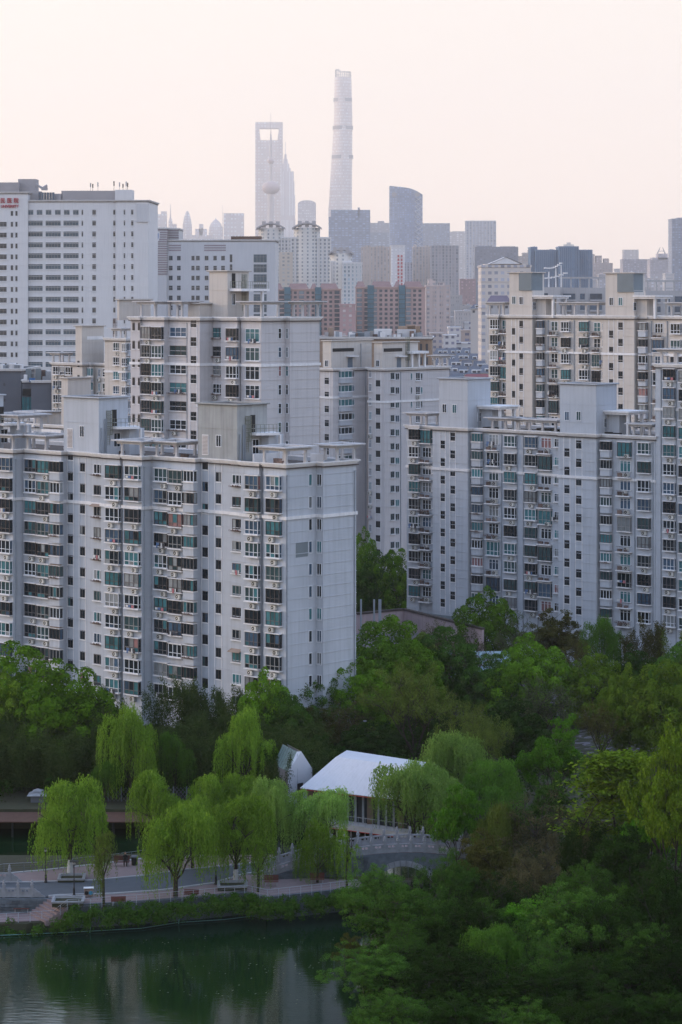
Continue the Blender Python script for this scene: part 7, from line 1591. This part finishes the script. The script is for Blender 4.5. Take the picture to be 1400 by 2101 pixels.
# right-hand dark wood
T('airy', 3, 938, 1612, 243, 105, M_BRI, "narrow fresh green tree at the bridge's right end"); T('willow', 2, 1015, 1648, 240, 100, M_OLV, "olive willow right of the narrow fresh green tree"); T('sparse', 1, 1110, 1640, 238, 250, M_BRN, "wide grey-brown maple crown in the right wood"); T('sparse', 2, 1190, 1665, 232, 200, M_BRN, "grey-brown crown right of the wide maple")
T('layered', 1, 1270, 1545, 236, 240, M_YEL, "layered bright tree with a straight bare trunk, right"); T('airy', 0, 1385, 1490, 222, 200, M_YEL, "yellow-green speckled tree cut by the right edge"); T('airy', 2, 1340, 1600, 230, 150, M_BRI, "green tree beneath the speckled one at right")
T('clumpcone' if False else 'bamboo', 1, 1188, 1688, 226, 100, M_DRK, "dark conical evergreen inside the right wood", name="conifer"); T('drape', 1, 768, 1778, 223, 180, M_MID, "leafy tree covering the bridge's lower left, at the pond"); T('drape', 2, 925, 1748, 226, 140, M_MID, "leafy tree below the bridge arch")
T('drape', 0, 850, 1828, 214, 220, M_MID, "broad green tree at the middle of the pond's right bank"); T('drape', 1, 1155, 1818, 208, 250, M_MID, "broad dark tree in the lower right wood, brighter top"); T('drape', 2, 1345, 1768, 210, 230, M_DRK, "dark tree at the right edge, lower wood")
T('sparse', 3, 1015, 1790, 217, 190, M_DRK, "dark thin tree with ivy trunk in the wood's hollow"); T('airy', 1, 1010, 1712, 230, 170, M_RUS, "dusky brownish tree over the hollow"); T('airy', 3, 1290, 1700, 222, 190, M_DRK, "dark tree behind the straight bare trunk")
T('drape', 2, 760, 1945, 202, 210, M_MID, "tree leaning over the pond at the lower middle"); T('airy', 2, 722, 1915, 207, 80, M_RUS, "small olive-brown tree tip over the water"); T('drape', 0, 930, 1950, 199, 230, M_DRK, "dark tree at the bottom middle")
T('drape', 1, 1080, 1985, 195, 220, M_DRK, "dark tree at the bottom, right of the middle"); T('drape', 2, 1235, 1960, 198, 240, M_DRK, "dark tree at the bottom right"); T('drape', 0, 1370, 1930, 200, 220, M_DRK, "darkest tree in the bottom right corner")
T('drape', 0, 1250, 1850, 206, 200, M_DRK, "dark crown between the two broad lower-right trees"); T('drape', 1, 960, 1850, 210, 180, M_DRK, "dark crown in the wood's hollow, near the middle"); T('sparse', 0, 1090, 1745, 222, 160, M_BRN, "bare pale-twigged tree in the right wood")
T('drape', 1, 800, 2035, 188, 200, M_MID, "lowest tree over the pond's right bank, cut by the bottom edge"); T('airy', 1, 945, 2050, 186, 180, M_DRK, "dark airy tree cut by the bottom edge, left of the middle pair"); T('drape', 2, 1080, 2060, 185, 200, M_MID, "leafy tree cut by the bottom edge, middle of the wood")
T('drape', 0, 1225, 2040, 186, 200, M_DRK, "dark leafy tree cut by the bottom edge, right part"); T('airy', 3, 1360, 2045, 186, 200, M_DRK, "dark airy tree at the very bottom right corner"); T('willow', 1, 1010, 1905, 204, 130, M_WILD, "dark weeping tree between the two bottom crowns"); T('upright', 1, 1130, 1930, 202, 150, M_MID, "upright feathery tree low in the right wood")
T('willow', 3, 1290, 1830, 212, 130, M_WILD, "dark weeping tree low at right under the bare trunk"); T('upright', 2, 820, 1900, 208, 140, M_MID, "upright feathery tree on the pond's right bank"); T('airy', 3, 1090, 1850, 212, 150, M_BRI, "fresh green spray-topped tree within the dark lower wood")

# undergrowth below the wood
rs = np.random.RandomState(12); out = []
for i in range(2600):
    x, D = rs.uniform(2, 62), rs.uniform(189, 345)
    if rs.rand() < .35: x, D = rs.uniform(2, 45), rs.uniform(189, 240)
    px = 700 + x / D * FOC
    if inside(pond, np.array([[x]]), np.array([[D]]))[0, 0] or px > 1440: continue
    if D > 238 and D < 282 and x < 15: continue
    if 1150 < px < 1420 and 296 < D < 330: continue
    if 262 < D <= 296 and 1150 < px: r, hz_ = .5, .3
    else: r, hz_ = rs.uniform(.7, 1.5), rs.uniform(.4, 1.9)
    k_ = int(60 * r); d = unit(rs.randn(k_, 3) + np.array([0, 0, .7])); out.append(leaf_tris(np.array([x, D, hz_ * .6]) + d * np.array([r, r, hz_]) * rs.uniform(.6, 1.1, (k_, 1)), d, .22, rs, .5))
for i in range(900):
    x, D = rs.uniform(-60, 8), rs.uniform(277, 318)
    r, hz_ = rs.uniform(.7, 1.5), rs.uniform(.5, 2.0)
    if D < 284 and x < -8 and rs.rand() < .7: continue
    if -14 < x < 14 and D < 284: continue
    k_ = int(60 * r); d = unit(rs.randn(k_, 3) + np.array([0, 0, .7])); out.append(leaf_tris(np.array([x, D, hz_ * .6]) + d * np.array([r, r, hz_]) * rs.uniform(.6, 1.1, (k_, 1)), d, .22, rs, .5))
thing("undergrowth", "dark shrubs and saplings filling the ground under the trees", "shrubs", data=np_mesh("undergrowth", np.concatenate(out), 3, [M_DRK]), kind="stuff")
# ------------------------------------------------------------ haze
HZ = bpy.data.materials.new("morning_haze"); HZ.use_nodes = True; t = HZ.node_tree; t.nodes.remove(t.nodes["Principled BSDF"])
pv = t.nodes.new("ShaderNodeVolumePrincipled"); pv.inputs["Density"].default_value = 0.000075
pv.inputs["Color"].default_value = (1.0, 0.945, 0.915, 1); pv.inputs["Anisotropy"].default_value = 0.7
t.links.new(pv.outputs[0], t.nodes["Material Output"].inputs["Volume"])
hz = bpy.data.objects.new("haze", MB().box(-5800, 5800, -500, 12500, -6, 1100).mesh("haze", [HZ])); link(hz, None, kind="stuff", label="pale morning haze filling the air over the whole city", category="haze")
